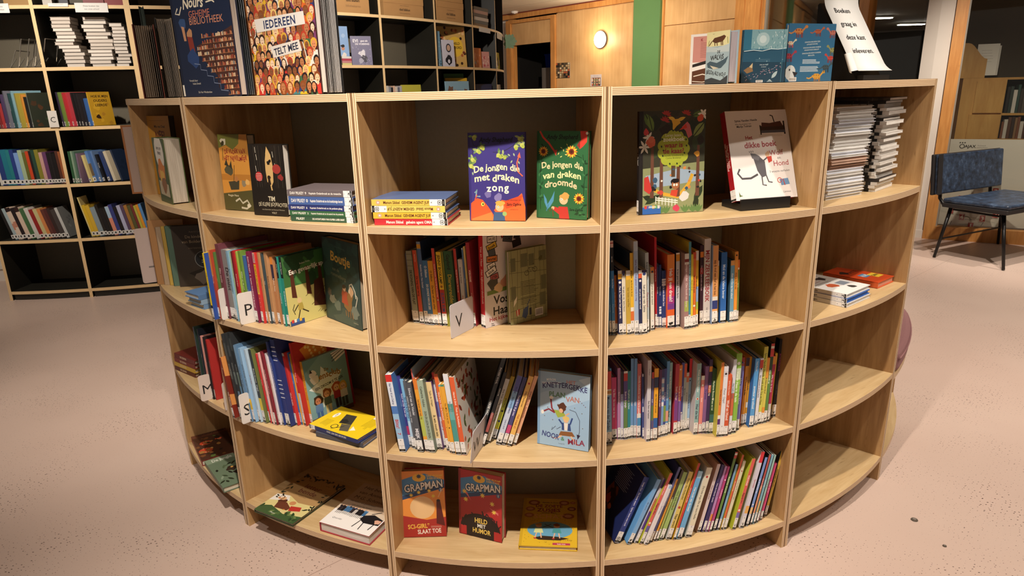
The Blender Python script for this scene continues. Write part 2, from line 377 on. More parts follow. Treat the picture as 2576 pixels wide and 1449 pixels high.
LAY = .00003
class Paint:
    """flat print: coloured shapes in percent of width / height (y down), stacked in thin layers"""
    def __init__(s, w, h): s.w, s.h = w, h; s.v = []; s.f = []; s.c = []; s.k = 0; s.bb = []
    def layer(s, pts):
        """lowest layer that lies above every earlier shape it touches"""
        xs = [p[0] for p in pts]; ys = [p[1] for p in pts]; x0, x1, y0, y1 = min(xs), max(xs), min(ys), max(ys); L = 1
        for (a0, a1, b0, b1, l) in s.bb:
            if l >= L and a0 < x1 and a1 > x0 and b0 < y1 and b1 > y0: L = l + 1
        s.bb.append((x0, x1, y0, y1, L)); s.k = max(s.k, L); return L
    def X(s, x): return x / 100 * s.w
    def Y(s, y): return s.h * (1 - y / 100)
    def _add(s, pts, faces, col, raw=False):
        b = len(s.v); Q = []
        for p in pts:
            x, y = p if raw else (s.X(p[0]), s.Y(p[1])); Q.append((min(max(x, 0), s.w), min(max(y, 0), s.h)))
        L = s.layer(Q)
        for x, y in Q: s.v.append((x, y, L * LAY)); s.c.append(col)
        s.f += [tuple(i + b for i in f) for f in faces]
        return s
    def poly(s, pts, col): return s._add(pts, [tuple(range(len(pts)))], C(col))
    def rect(s, x0, y0, x1, y1, col): return s.poly([(x0, y0), (x0, y1), (x1, y1), (x1, y0)], col)
    def ell(s, x, y, rx, ry, col, n=14, rot=0, a0=0, a1=360):
        """rx, ry in percent of width"""
        k = s.w / s.h; ca, sa = math.cos(math.radians(rot)), math.sin(math.radians(rot)); pts = []
        m = n if a1 - a0 >= 360 else n + 1
        for i in range(m):
            t = math.radians(a0 + (a1 - a0) * i / n); ex, ey = rx * math.cos(t), ry * math.sin(t)
            pts.append((x + ex * ca - ey * sa, y + (ex * sa + ey * ca) * k))
        return s.poly(pts[::-1], col)
    def ring(s, x, y, r, wd, col, n=20):
        k = s.w / s.h; pts = []; fs = []
        for i in range(n):
            t = 2 * math.pi * i / n
            for q in (r, r - wd): pts.append((x + q * math.cos(t), y + q * math.sin(t) * k))
        for i in range(n): j = (i + 1) % n; fs.append((2 * i, 2 * i + 1, 2 * j + 1, 2 * j))
        return s._add(pts, fs, C(col))
    def star(s, x, y, r, col, n=5, inner=.45, rot=0):
        k = s.w / s.h; pts = []
        for i in range(2 * n):
            q = r if i % 2 == 0 else r * inner; t = math.pi * i / n - math.pi / 2 + math.radians(rot); pts.append((x + q * math.cos(t), y + q * math.sin(t) * k))
        ctr = (x, y); return s._add([ctr] + pts, [(0, (i + 1) % (2 * n) + 1, i + 1) for i in range(2 * n)], C(col))
    def line(s, pts, wd, col):
        """poly-line, width in percent of page width"""
        P = [Vector((s.X(p[0]), s.Y(p[1]))) for p in pts]; hw = wd / 200 * s.w; L = []; fs = []
        for i, p in enumerate(P):
            t = (P[min(i + 1, len(P) - 1)] - P[max(i - 1, 0)]); t = t.normalized() if t.length > 1e-9 else Vector((1, 0)); nrm = Vector((-t.y, t.x)) * hw
            L += [tuple(p + nrm), tuple(p - nrm)]
        for i in range(len(P) - 1): fs.append((2 * i, 2 * i + 1, 2 * i + 3, 2 * i + 2))
        return s._add(L, fs, C(col), raw=True)
    def leaf(s, x, y, L, wd, rot, col, vein=None):
        k = s.w / s.h; ca, sa = math.cos(math.radians(rot)), math.sin(math.radians(rot))
        pr = [(0, 0), (.25, .8), (.5, 1), (.75, .7), (1, 0), (.75, -.7), (.5, -1), (.25, -.8)]
        pts = [(x + (a * L) * ca - (b * wd / 2) * sa, y + ((a * L) * sa + (b * wd / 2) * ca) * k) for a, b in pr]
        s.poly(pts[::-1], col)
        if vein: s.line([(x, y), (x + L * ca, y + L * sa * k)], wd * .12, vein)
        return s
    def blob(s, x, y, r, col, n=12, wob=.25, seed=0, sy=1):
        rr = random.Random(seed); k = s.w / s.h
        pts = [(x + r * (1 + wob * (rr.random() - .5) * 2) * math.cos(2 * math.pi * i / n), y + sy * r * (1 + wob * (rr.random() - .5) * 2) * math.sin(2 * math.pi * i / n) * k) for i in range(n)]
        ctr = (x, y); return s._add([ctr] + pts, [(0, (i + 1) % n + 1, i + 1) for i in range(n)], C(col))
    def text(s, t, x, y, size, col, align='c', maxw=None, bold=0, slant=0, rot=0, arc=0, jig=0, sp=0, seed=1, raww=None):
        """x, y centre of the line (percent); size = capital height in percent of page height; maxw in percent of width"""
        sc = size / 100 * s.h / CAPH; adv = []; xx = 0
        for ch in t:
            if ch == ' ': a = .27
            else: a = GLY[bold].get(ch, GLY[bold]['-'])[2] + sp
            adv.append((xx, a)); xx += a
        tot = xx * sc; sx = sc
        if maxw and tot > maxw / 100 * s.w: sx = sc * (maxw / 100 * s.w) / tot
        tot = xx * sx; off = {'c': -tot / 2, 'l': 0, 'r': -tot}[align]
        cx, cy = s.X(x), s.Y(y); ca, sa = math.cos(math.radians(-rot)), math.sin(math.radians(-rot)); pts = []; fs = []; rr = random.Random(seed)
        for ch, (ax, a) in zip(t, adv):
            if ch == ' ': continue
            g = GLY[bold].get(ch) or GLY[bold]['-']; b = len(pts); dy = (rr.random() - .5) * jig * size / 100 * s.h; tr = (rr.random() - .5) * jig * .5
            for gx, gy in g[0]:
                gx2 = gx - a / 2; gy2 = gy - CAPH / 2
                gx3 = gx2 * math.cos(tr) - gy2 * math.sin(tr) * (sc / sx); gy3 = gx2 * math.sin(tr) + gy2 * math.cos(tr)
                px = off + (ax + a / 2 + gx3) * sx + slant * gy3 * sc; py = gy3 * sc + dy
                if arc:
                    u = px / (tot / 2 if tot else 1); py += arc / 100 * s.h * (1 - u * u)
                pts.append((cx + px * ca - py * sa, cy + px * sa + py * ca))
            fs += [tuple(i + b for i in f) for f in g[1]]
        if pts: s._add(pts, fs, C(col), raw=True)
        return s
    def vtext(s, t, x, y, size, col, maxl=None, bold=0, slant=0, align='c', jig=0):
        """text that runs down a spine; size in percent of spine WIDTH, maxl in percent of height"""
        q = Paint(s.h, s.w); m = {'c': 'c', 'l': 'l', 'r': 'r'}[align]
        q.text(t, y, 100 - x, size, '#000000', m, maxl, bold, slant, jig=jig)
        if not q.v: return s
        b = len(s.v); cc = C(col); Q = [(py, s.h - px) for (px, py, _) in q.v]; L = s.layer(Q)
        for a, c_ in Q: s.v.append((a, c_, L * LAY)); s.c.append(cc)
        # q: x runs along the spine downward, q.y up -> spine x to the right
        s.f += [tuple(i + b for i in f) for f in q.f]
        return s
    def build(s, name, parent, org, ux, uy, un, mat='printed_cover'):
        if not s.v: return None
        org, ux, uy, un = Vector(org), Vector(ux), Vector(uy), Vector(un)
        vs = [org + ux * a + uy * b + un * (c + .0001) for a, b, c in s.v]
        me = bpy.data.meshes.new(name); me.from_pydata(vs, [], s.f); me.materials.append(MATS[mat])
        ca = me.color_attributes.new('Col', 'FLOAT_COLOR', 'POINT'); ca.data.foreach_set('color', [x for c in s.c for x in c]); me.update()
        return link(bpy.data.objects.new(name, me), parent)
def col_mesh(name, vs, fs, col, mat, parent):
    me = bpy.data.meshes.new(name); me.from_pydata([tuple(v) for v in vs], [], fs); me.materials.append(MATS[mat])
    ca = me.color_attributes.new('Col', 'FLOAT_COLOR', 'POINT'); ca.data.foreach_set('color', list(col) * len(vs)); me.update()
    return link(bpy.data.objects.new(name, me), parent)

CNAMES = [('black', (25, 25, 28)), ('charcoal', (70, 72, 76)), ('white', (235, 232, 230)), ('pale grey', (195, 195, 200)), ('grey', (140, 140, 142)), ('cream', (232, 220, 190)),
          ('red', (205, 40, 45)), ('dark red', (130, 25, 40)), ('coral', (220, 110, 95)), ('pink', (235, 140, 150)), ('magenta', (215, 50, 115)), ('orange', (235, 125, 45)), ('amber', (238, 165, 45)),
          ('yellow', (240, 205, 50)), ('ochre', (205, 165, 60)), ('lime green', (180, 195, 65)), ('green', (85, 125, 60)), ('dark green', (35, 70, 45)), ('pale green', (155, 178, 145)), ('teal', (45, 125, 138)), ('pale teal', (130, 168, 168)),
          ('light blue', (120, 170, 220)), ('blue', (50, 105, 185)), ('navy blue', (38, 48, 100)), ('lavender', (180, 172, 205)), ('purple', (115, 70, 125)), ('mauve', (175, 120, 150)), ('brown', (125, 85, 60)), ('tan', (180, 135, 95)), ('peach', (230, 170, 125)), ('steel blue', (95, 125, 160))]
def cname(hexc):
    h = hexc.lstrip('#'); r = [int(h[i:i + 2], 16) for i in (0, 2, 4)]
    return min(CNAMES, key=lambda n: sum((a - b) ** 2 for a, b in zip(n[1], r)))[0]
ORD = ['first', 'second', 'third', 'fourth', 'fifth', 'sixth', 'seventh', 'eighth', 'ninth', 'tenth', 'eleventh', 'twelfth', 'thirteenth', 'fourteenth', 'fifteenth', 'sixteenth', 'seventeenth', 'eighteenth', 'nineteenth', 'twentieth']
TENS = {2: 'twenty', 3: 'thirty', 4: 'forty', 5: 'fifty'}
def ordinal(n):
    if n <= 20: return ORD[n - 1]
    t, u = divmod(n, 10)
    return {3: 'thirtieth', 4: 'fortieth', 5: 'fiftieth'}[t] if u == 0 else TENS[t] + '-' + ORD[u - 1]

def axes(P, x, y, z):
    return Matrix(((x.x, y.x, z.x, P.x), (x.y, y.y, z.y, P.y), (x.z, y.z, z.z, P.z), (0, 0, 0, 1)))
def lib_label(t, h, pic=0, hh=.036, top=None, letter='A'):
    """white shelf-mark sticker at the foot of a spine: letter, rule, picture, black strip"""
    p = Paint(t, hh)
    p.rect(0, 0, 100, 100, '#e9e6e4'); p.rect(0, 80, 100, 97, '#16120f'); p.rect(0, 52, 100, 54, '#8a8684')
    p.text(letter, 50, 12, 9, '#15110f', maxw=60, bold=1)
    if t > .007:
        if pic == 1: p.ell(50, 64, 34, 34, '#15110f'); p.ell(50, 64, 28, 28, '#e9e6e4'); p.ell(38, 60, 5, 6, '#15110f', 6); p.ell(62, 60, 5, 6, '#15110f', 6); p.line([(34, 67), (50, 72), (66, 67)], 5, '#15110f')
        elif pic == 2: p.ell(50, 68, 20, 16, '#15110f', 9); [p.ell(50 + dx, 58 + abs(dx) * .12, 8, 10, '#15110f', 7) for dx in (-26, -9, 9, 26)]
        elif pic == 3: p.ring(50, 64, 36, 8, '#15110f', 12); p.star(50, 64, 30, '#15110f', 4, .25)
        elif pic == 4: p.poly([(20, 76), (80, 76), (70, 70), (30, 70)], '#15110f'); p.poly([(50, 54), (50, 69), (76, 69)], '#15110f'); p.rect(44, 54, 48, 70, '#15110f')
        elif pic == 5: p.blob(42, 66, 22, '#15110f', 9, .3, 3); p.blob(64, 60, 16, '#15110f', 8, .3, 5); p.rect(30, 66, 36, 78, '#15110f'); p.rect(54, 66, 60, 78, '#15110f')
        else: p.text('E', 50, 64, 8, '#15110f', maxw=50)
    p.text('BOEK', 50, 88.5, 5, '#b9b3ae', maxw=70)
    return p
def book(M, t, d, h, col, spine=None, front=None, back=None, page='#e6dcc8', hard=True, lab=None, name='book', mat='printed_cover', top_in=None, board=.0022):
    """x = thickness (back cover at 0, front cover at t), y = depth from the spine, z = up the spine"""
    R_ = empty(name); R_.matrix_world = M
    bd = min(board if hard else .0007, t * .2); ins = .0035 if hard else .0006; ch = min(.0022, t * .25)
    outer = [(0, d), (0, ch), (ch, 0), (t - ch, 0), (t, ch), (t, d)]; q = bd
    inner = [(q, d), (q, max(ch, q) + .0004), (max(ch, q) + .0002, q), (t - max(ch, q) - .0002, q), (t - q, max(ch, q) + .0004), (t - q, d)]
    vs = []; fs = []
    for z in (0, h):
        vs += [(a, b, z) for a, b in outer] + [(a, b, z) for a, b in inner]
    n = 6
    for i in range(n - 1):
        fs.append((i, i + 1, 12 + i + 1, 12 + i)); fs.append((6 + i + 1, 6 + i, 18 + i, 18 + i + 1))
        fs.append((i + 1, i, 6 + i, 6 + i + 1)); fs.append((12 + i, 12 + i + 1, 18 + i + 1, 18 + i))
    fs.append((0, 12, 18, 6)); fs.append((5, 11, 23, 17))
    cv = col_mesh('cover', vs, fs, C(col), mat, R_)
    b = MB().box(q + .0001, t - q - .0001, q + .001, d - ins, ins, h - ins)
    col_mesh('page_block', b.v, b.f, C(page), 'paper_block', R_)
    if spine: spine.build('spine_print', R_, (0, 0, 0), (1, 0, 0), (0, 0, 1), (0, -1, 0), mat)
    if front: front.build('front_print', R_, (t, 0, 0), (0, 1, 0), (0, 0, 1), (1, 0, 0), mat)
    if back: back.build('back_print', R_, (0, d, 0), (0, -1, 0), (0, 0, 1), (-1, 0, 0), mat)
    if lab: lab.build('library_label', R_, (0, -(len(spine.v) and spine.k * LAY if spine else 0), .0008), (1, 0, 0), (0, 0, 1), (0, -1, 0), 'matte_print')
    return R_
def solve_h(P, up, ytop):
    lo, hi = .02, .5
    for _ in range(40):
        m = (lo + hi) / 2
        if proj(P + up * m)[1] > ytop: lo = m
        else: hi = m
    return (lo + hi) / 2
def on_cyl(x, y, c, r, z=None):
    """where the sight line through a photo pixel meets a round front of radius r about c"""
    d = ray(x, y); dx, dy = d.x, d.y; ex, ey = CP.x - c.x, CP.y - c.y
    a = dx * dx + dy * dy; b = 2 * (ex * dx + ey * dy); q = ex * ex + ey * ey - r * r; disc = max(0, b * b - 4 * a * q); t = (-b - math.sqrt(disc)) / (2 * a)
    P = CP + d * t
    if z is not None: P.z = z
    return P
def plain_spine(t, h, e, labfrac):
    """spine print from a row entry"""
    p = Paint(t, h); o = e.get('o', {})
    p.rect(0, 0, 100, 100, e['c'])
    for y0, y1, cc in o.get('b', []): p.rect(0, y0, 100, y1, cc)
    for y, r, cc in o.get('dots', []): p.ell(50, y, r, r, cc, 10)
    if e.get('t'):
        tc = e.get('tc', '#f2ece0'); y0, y1 = o.get('ty', (8, 74)); sz = o.get('ts', 44)
        tx = e['t']
        if isinstance(tx, str): p.vtext(tx, 50, (y0 + y1) / 2, sz, tc, y1 - y0, o.get('bold', 1))
        else:
            for (s_, a, b_, cc, size) in tx: p.vtext(s_, 50, (a + b_) / 2, size, cc, b_ - a, 1)
    return p
def row(org, k, z, ents, inward, place, lean=0, bay='', dmax=.27, group=None, xend=None, letter='A', simple=False, dk=.72, far=False, limits=None, hmax=.296, cyl=None):
    """ents: (x, ybase, ytop, colour, title, title colour, options) read in a crop of the photo with origin org and scale k"""
    yv = inward.normalized(); xv = Vector((yv.y, -yv.x, 0)); xrow = xv.copy(); n = len(ents)
    pts = []
    def at(x, y): return on_cyl(org[0] + x / k, org[1] + y / k, cyl[0], cyl[1], z) if cyl else on_z(org[0] + x / k, org[1] + y / k, z)
    for e in ents: pts.append(at(e[0], e[1]))
    endp = at(xend, ents[-1][1])
    prev = None
    for i, e in enumerate(ents):
        P = pts[i]; o = e[6] if len(e) > 6 else {}
        if 'yaw' in o: ya = math.radians(o['yaw']); yv = Vector((-math.sin(ya), math.cos(ya), 0))
        else: yv = inward.normalized()
        xv = Vector((yv.y, -yv.x, 0))
        ln = math.radians(o.get('lean', lean if not callable(lean) else lean(i / max(1, n - 1))))
        if 'xe' in o: nx = at(o['xe'], e[1])
        else: nx = pts[i + 1] if i + 1 < n else endp
        t = max(.0035, (nx - P).dot(xv) * math.cos(ln) - .0004)
        if 'tmm' in o: t = o['tmm'] / 1000
        up = Vector((0, 0, 1)) * math.cos(ln) + xv * math.sin(ln); bx = xv * math.cos(ln) - Vector((0, 0, 1)) * math.sin(ln)
        h = min(solve_h(P, up, org[1] + e[2] / k), hmax)
        # keep clear of the neighbour on the left
        s0 = P.dot(xrow) - (t * math.sin(ln) * math.tan(ln) if ln > 0 else 0)
        if prev:
            ps, pt, pl, ph = prev; hc = min(h * math.cos(ln), ph * math.cos(pl))
            need = max(ps + pt / math.cos(pl), ps + pt / math.cos(pl) + hc * (math.tan(pl) - math.tan(ln))) + .0003
            if s0 < need:
                if need - s0 < .6 * t and 'tmm' not in o: t -= (need - s0) * .9
                P = P + xrow * (need - s0); s0 = need
        d = min(dmax, o.get('d', h * dk))
        if limits:
            ctr, rin, a0, a1, pad = limits
            for _ in range(60):         # shorten until the back corners clear the back panel
                if min((P + yv * d - ctr).to_2d().length, (P + yv * d + xv * t - ctr).to_2d().length) > rin + .004: break
                d -= .004
            def side(Q, a):              # signed distance to the divider plane
                ar = math.radians(a); return (Q - ctr).to_2d().dot(Vector((math.cos(ar), math.sin(ar))))
            for _ in range(60):
                g0 = min(side(P, a0), side(P + yv * d, a0), side(P + xv * (h * math.sin(ln)), a0), side(P + yv * d + xv * (h * math.sin(ln)), a0)) - pad
                if g0 > .001: break
                if d > .12: d -= .006
                else: P = P + xv * .0015; s0 += .0015
            for _ in range(60):
                top = xv * (h * math.sin(ln)); g1 = max(side(P + yv * d + xv * t, a1), side(P + yv * d + xv * t + top, a1)) + pad
                if g1 < -.001 or d < .08: break
                d -= .005
        prev = (s0, t, ln, h)
        Z0 = z + .0006 + (t * math.sin(ln) if ln > 0 else 0)
        M = axes(Vector((P.x, P.y, Z0)), bx, yv, up)
        ent = {'c': e[3], 't': e[4] if len(e) > 4 else None, 'tc': e[5] if len(e) > 5 else '#f2ece0', 'o': o}
        if far:
            sp = Paint(t, h); sp.rect(0, 0, 100, 100, e[3])
            for y0, y1, cc in o.get('b', []): sp.rect(0, y0, 100, y1, cc)
            if ent['t']: sp.vtext(ent['t'], 50, 40, 45, ent['tc'], 60, 1)
            if not o.get('nolab'): sp.rect(0, 85, 100, 97, '#e6e0d8'); sp.rect(30, 88, 70, 94, '#1a1613')
            lb = None
        else:
            sp = plain_spine(t, h, ent, 0); lb = None
            if not o.get('nolab'): lb = lib_label(t, h, o.get('pic', (i * 7 + int(e[0])) % 6), o.get('lh', min(.040, h * .17)), letter=letter)
        fr = bk = None
        if 'front' in o: fr = Paint(d, h); o['front'](fr)
        elif not far and not o.get('nofr'):
            fr = None
        if 'back' in o: bk = Paint(d, h); o['back'](bk)
        b = book(M, t, d, h, o.get('cc', e[3]), sp, fr, bk, lab=lb, hard=h > .15 and t > .006)
        size = ('thick ' if t > .019 else 'slim ' if t < .0085 else '')
        lbl = o.get('label') or f"{size}{cname(e[3])} book, {ordinal(i + 1)} from left {place}"
        tag(b, lbl, 'book', group)
def face_out(bl, br, ytop, z, t, col, paint=None, lean=8, spine=None, back_side=False, page='#e6dcc8', hard=True, lab=None, name='picture_book', mat='printed_cover', h=None):
    """book shown with a cover towards the viewer; bl, br = photo pixels of the cover's bottom corners on the shelf"""
    L, R2 = on_z(bl[0], bl[1], z), on_z(br[0], br[1], z); w = (R2 - L).length; yv = (R2 - L).normalized()
    nv = Vector((yv.y, -yv.x, 0)); la = math.radians(lean)
    up = Vector((0, 0, 1)) * math.cos(la) - nv * math.sin(la); xn = nv * math.cos(la) + Vector((0, 0, 1)) * math.sin(la)
    if h is None: h = solve_h(L + Vector((0, 0, t * math.sin(la))), up, ytop)
    pt = Paint(w, h)
    if paint: paint(pt)
    if not back_side:
        o = L - nv * (t * math.cos(la)); M = axes(Vector((o.x, o.y, z + .0006)), xn, yv, up)
        return book(M, t, w, h, col, spine(t, h) if spine else None, pt, None, page, hard, lab(t, h) if lab else None, name, mat), w, h
    # back cover to the viewer: spine on the viewer's right
    o = R2; M = axes(Vector((o.x, o.y, z + .0006 + t * math.sin(la))), -xn, -yv, up)
    return book(M, t, w, h, col, spine(t, h) if spine else None, None, pt, page, hard, lab(t, h) if lab else None, name, mat), w, h
def lying(P, dirz, w, h, t, col, front=None, back=None, spine=None, face_up='front', page='#e6dcc8', hard=True, lab=None, name='book', mat='printed_cover'):
    """book lying flat. P = corner at the head of the spine edge on the table, dirz = direction from foot to head of the cover"""
    zv = dirz.normalized(); up = Vector((0, 0, 1))
    xv = up if face_up == 'front' else -up
    yv = zv.cross(xv)
    o = P - zv * h
    o = Vector((o.x, o.y, P.z + (.0005 if face_up == 'front' else t + .0005)))
    fp = bp = None
    if front: fp = Paint(w, h); front(fp)
    if back: bp = Paint(w, h); back(bp)
    return book(axes(o, xv, yv, zv), t, w, h, col, spine(t, h) if spine else None, fp, bp, page, hard, lab(t, h) if lab else None, name, mat)
def bay_in(k0, k1):
    a = math.radians((WA[k0] + WA[k1]) / 2); return Vector((-math.sin(a), math.cos(a), 0))
# ================================================================== ROWS OF SPINES IN THE BIRCH BOOKCASE
W_, K_, N_ = '#f2ece4', '#1a1618', '#26325e'
def inw(a): a = math.radians(a); return Vector((-math.sin(a), math.cos(a), 0))
def LIM(b): return (WC, WRI, WA[b[0]], WA[b[1]], TH_D / 2)
# --- fourth bay, second shelf (crop 1520,570)
header = [(0, 7, '#e8c9bf'), (2, 3, '#b8322e'), (7, 31, '#1a1718'), (31, 100, '#3f86c8')]
R2 = [
 (28, 1370, 185, '#3f86c8', [('een reis', 8, 30, '#d8d2cc', 40), ('De vos Evar', 33, 56, '#cfe4f6', 44), ('de grote reis', 58, 84, '#9cc4ea', 40)], W_, {'b': header}),
 (64, 1372, 185, '#3f86c8', [('een reis', 8, 30, '#d8d2cc', 40), ('De vos Evar', 33, 56, '#cfe4f6', 44), ('de grote reis', 58, 84, '#9cc4ea', 40)], W_, {'b': header, 'xe': 106}),
 (120, 1350, 620, '#dd7a3a', 'op stap met oma', '#f6d3b4', {'xe': 174, 'pic': 5}),
 (182, 1364, 560, '#2c2f55', 'Fien & Teun Leer het gaat op reis', W_, {'b': [(0, 12, '#ece2d0'), (5, 13, '#f0b840')], 'ty': (22, 76), 'dots': [(18, 34, '#f2ece4')]}),
 (238, 1362, 558, '#e6dcc6', 'het gaat op reis  Selma Noort', '#3a3440', {'b': [(0, 5, '#3c2a55')], 'ty': (14, 74), 'dots': [(6, 36, '#39477e')]}),
 (288, 1366, 558, '#c8a544', 'leer lezen met Pim', '#8a6a1c', {'b': [(0, 8, '#ece6da'), (8, 14, '#f0b23a')], 'pic': 2}),
 (338, 1360, 335, '#eebb36', 'gitte spee   aap & mol en de zon', '#4a3410', {'b': [(66, 71, '#f4ead8'), (71, 84, '#e0763a')], 'ty': (10, 64), 'cc': '#3b4654'}),
 (386, 1364, 190, '#a9bcd8', 'Selma Noort   Stuk gelezen vriendin is weg', '#6a4a90', {'b': [(0, 10, '#c2cddc')], 'ts': 40, 'cc': '#d9cfc2'}),
 (440, 1362, 555, '#272c52', 'een poes met een hoed', W_, {'b': [(0, 6, '#e9e3dc'), (5, 12, '#dd6038')], 'ty': (18, 70), 'dots': [(16, 34, '#f2ece4')]}),
 (482, 1358, 550, '#e8e0ce', 'het gaat op reis  Selma', '#46404a', {'b': [(0, 4, '#3c2a55')], 'ty': (14, 74), 'dots': [(6, 36, '#39477e')]}),
 (526, 1340, 335, '#bcc6ca', [('Arend van Dam', 8, 36, '#3c4448', 58), ('Dat is knap!', 44, 72, '#b04a58', 64)], W_, {'xe': 572, 'pic': 5}),
 (588, 1310, 515, '#e9dfcc', 'op groot duur aan boord', '#4a4238', {'b': [(0, 9, '#e88a3a')], 'dots': [(7, 32, '#26324e')], 'xe': 636}),
 (637, 1280, 140, '#c0202c', 'Leer lezen met de klas', '#f3d5c0', {'tmm': 6}),
 (660, 1276, 470, '#2a3266', 'Een rare knie', W_, {'b': [(0, 5, '#1c2140')], 'xe': 690}),
 (692, 1272, 485, '#28346e', 'Daan en de oen', '#dfe3f3', {'b': [(66, 78, '#e6e6ee'), (69, 70, '#28346e'), (73, 74, '#28346e')]}),
 (726, 1274, 560, '#283c78', 'Sam in een donker bos', '#dfe3f3', {'b': [(14, 26, '#e6e6ee'), (17, 18, '#283c78'), (21, 22, '#283c78')], 'xe': 782}),
 (786, 1285, 360, '#e2622e', 'Heb jij een draak?', W_, {'b': [(0, 20, '#ee9040'), (38, 56, '#d03a52'), (56, 74, '#a63a86'), (66, 74, '#7c3c90')], 'pic': 5}),
 (838, 1242, 530, '#6d7a40', 'een pad vol gras', '#dfe0c0', {'xe': 864, 'b': [(60, 74, '#d6d8c6')]}),
 (900, 1270, 335, '#d9d8dc', 'ik ben geen heks!  Bette Barks', '#2a2630', {'b': [(0, 8, '#efe7dc'), (2, 11, '#e8a13c')], 'ty': (14, 68), 'xe': 952, 'cc': '#22264c', 'pic': 0}),
 (1006, 1296, 345, '#a37a78', 'Monique van der  Cleo houdt van dieren', '#e3cdc6', {'b': [(0, 14, '#ece4dc'), (7, 11, '#8c2f2c'), (62, 76, '#a9b45a')], 'cc': '#9a7c78', 'pic': 0}),
 (1054, 1288, 195, '#4d8e9b', 'Vivian den Hollander   hoort en hond de regen en klas', '#cfe4e2', {'cc': '#b9a53a'}),
 (1084, 1284, 355, '#e2c93c', 'Het pop in de tuin', '#5a4a10', {}),
 (1108, 1278, 330, '#e4742f', 'kip pindakaas en viool', '#5c1e0c', {'b': [(0, 8, '#cf4a2a')], 'dots': [(70, 36, '#f2ece4')]}),
 (1138, 1268, 310, '#e6b83c', 'wat een verhaal', '#6a3c1a', {'b': [(0, 12, '#ece4d8'), (46, 76, '#8fb0d8'), (66, 76, '#a6c04a')], 'xe': 1182}),
 (1196, 1228, 240, '#3c1c2c', 'Het hol   opa zoekt een huis', '#c9a9b4', {'b': [(8, 15, '#e88a32'), (28, 36, '#b23a3c')], 'xe': 1244}),
 (1248, 1230, 160, '#d8cfcc', [('MIJN ZELFLEESBOEK', 10, 76, '#a3232c', 62), ('VOOR', 80, 83.5, '#5a4a4a', 22)], W_, {'xe': 1336, 'pic': 0, 'lh': .04}),
 (1352, 1235, 245, '#e7a566', 'aap & mol een dief in het bos', '#6a3a1c', {'b': [(64, 69, '#efe5d8'), (69, 80, '#34407e')], 'cc': '#8fa3c4', 'ty': (18, 62)}),
 (1400, 1216, 435, '#cfa440', 'met hem in de klas', '#6a4c10', {'b': [(0, 8, '#e4ddd0')], 'pic': 2, 'xe': 1434}),
 (1456, 1216, 330, '#2f69b4', 'Mol en de kleine bever', '#d5e4f4', {'cc': '#2a5590', 'pic': 0}),
 (1508, 1198, 420, '#2c3350', 'een hond', '#cdd3e0', {'b': [(0, 12, '#e4ded6'), (60, 84, '#8a8f9c')], 'xe': 1530}),
 (1572, 1206, 430, '#6c9cb8', 'Kim en Co op het eiland', '#e7eef2', {'b': [(0, 8, '#e0a05a')], 'cc': '#37566a', 'pic': 1}),
 (1621, 1202, 320, '#e8963a', 'Anna en Bo op reis', '#6a3410', {'dots': [(5, 26, '#2c2018')], 'pic': 1, 'cc': '#b8843c'}),
 (1652, 1192, 420, '#6f8038', 'de vos', '#dfe2bc', {'b': [(0, 16, '#e4712f')], 'dots': [(14, 40, '#efe6d6')], 'pic': 1}),
]
row((1520, 570), 4.9966, ZS[2], R2, inw(11), limits=LIM('DE'), place= 'on the fourth bay\'s second shelf', lean=-2.5, xend=1688, letter='E', group='books on the second shelf of the fourth bay')
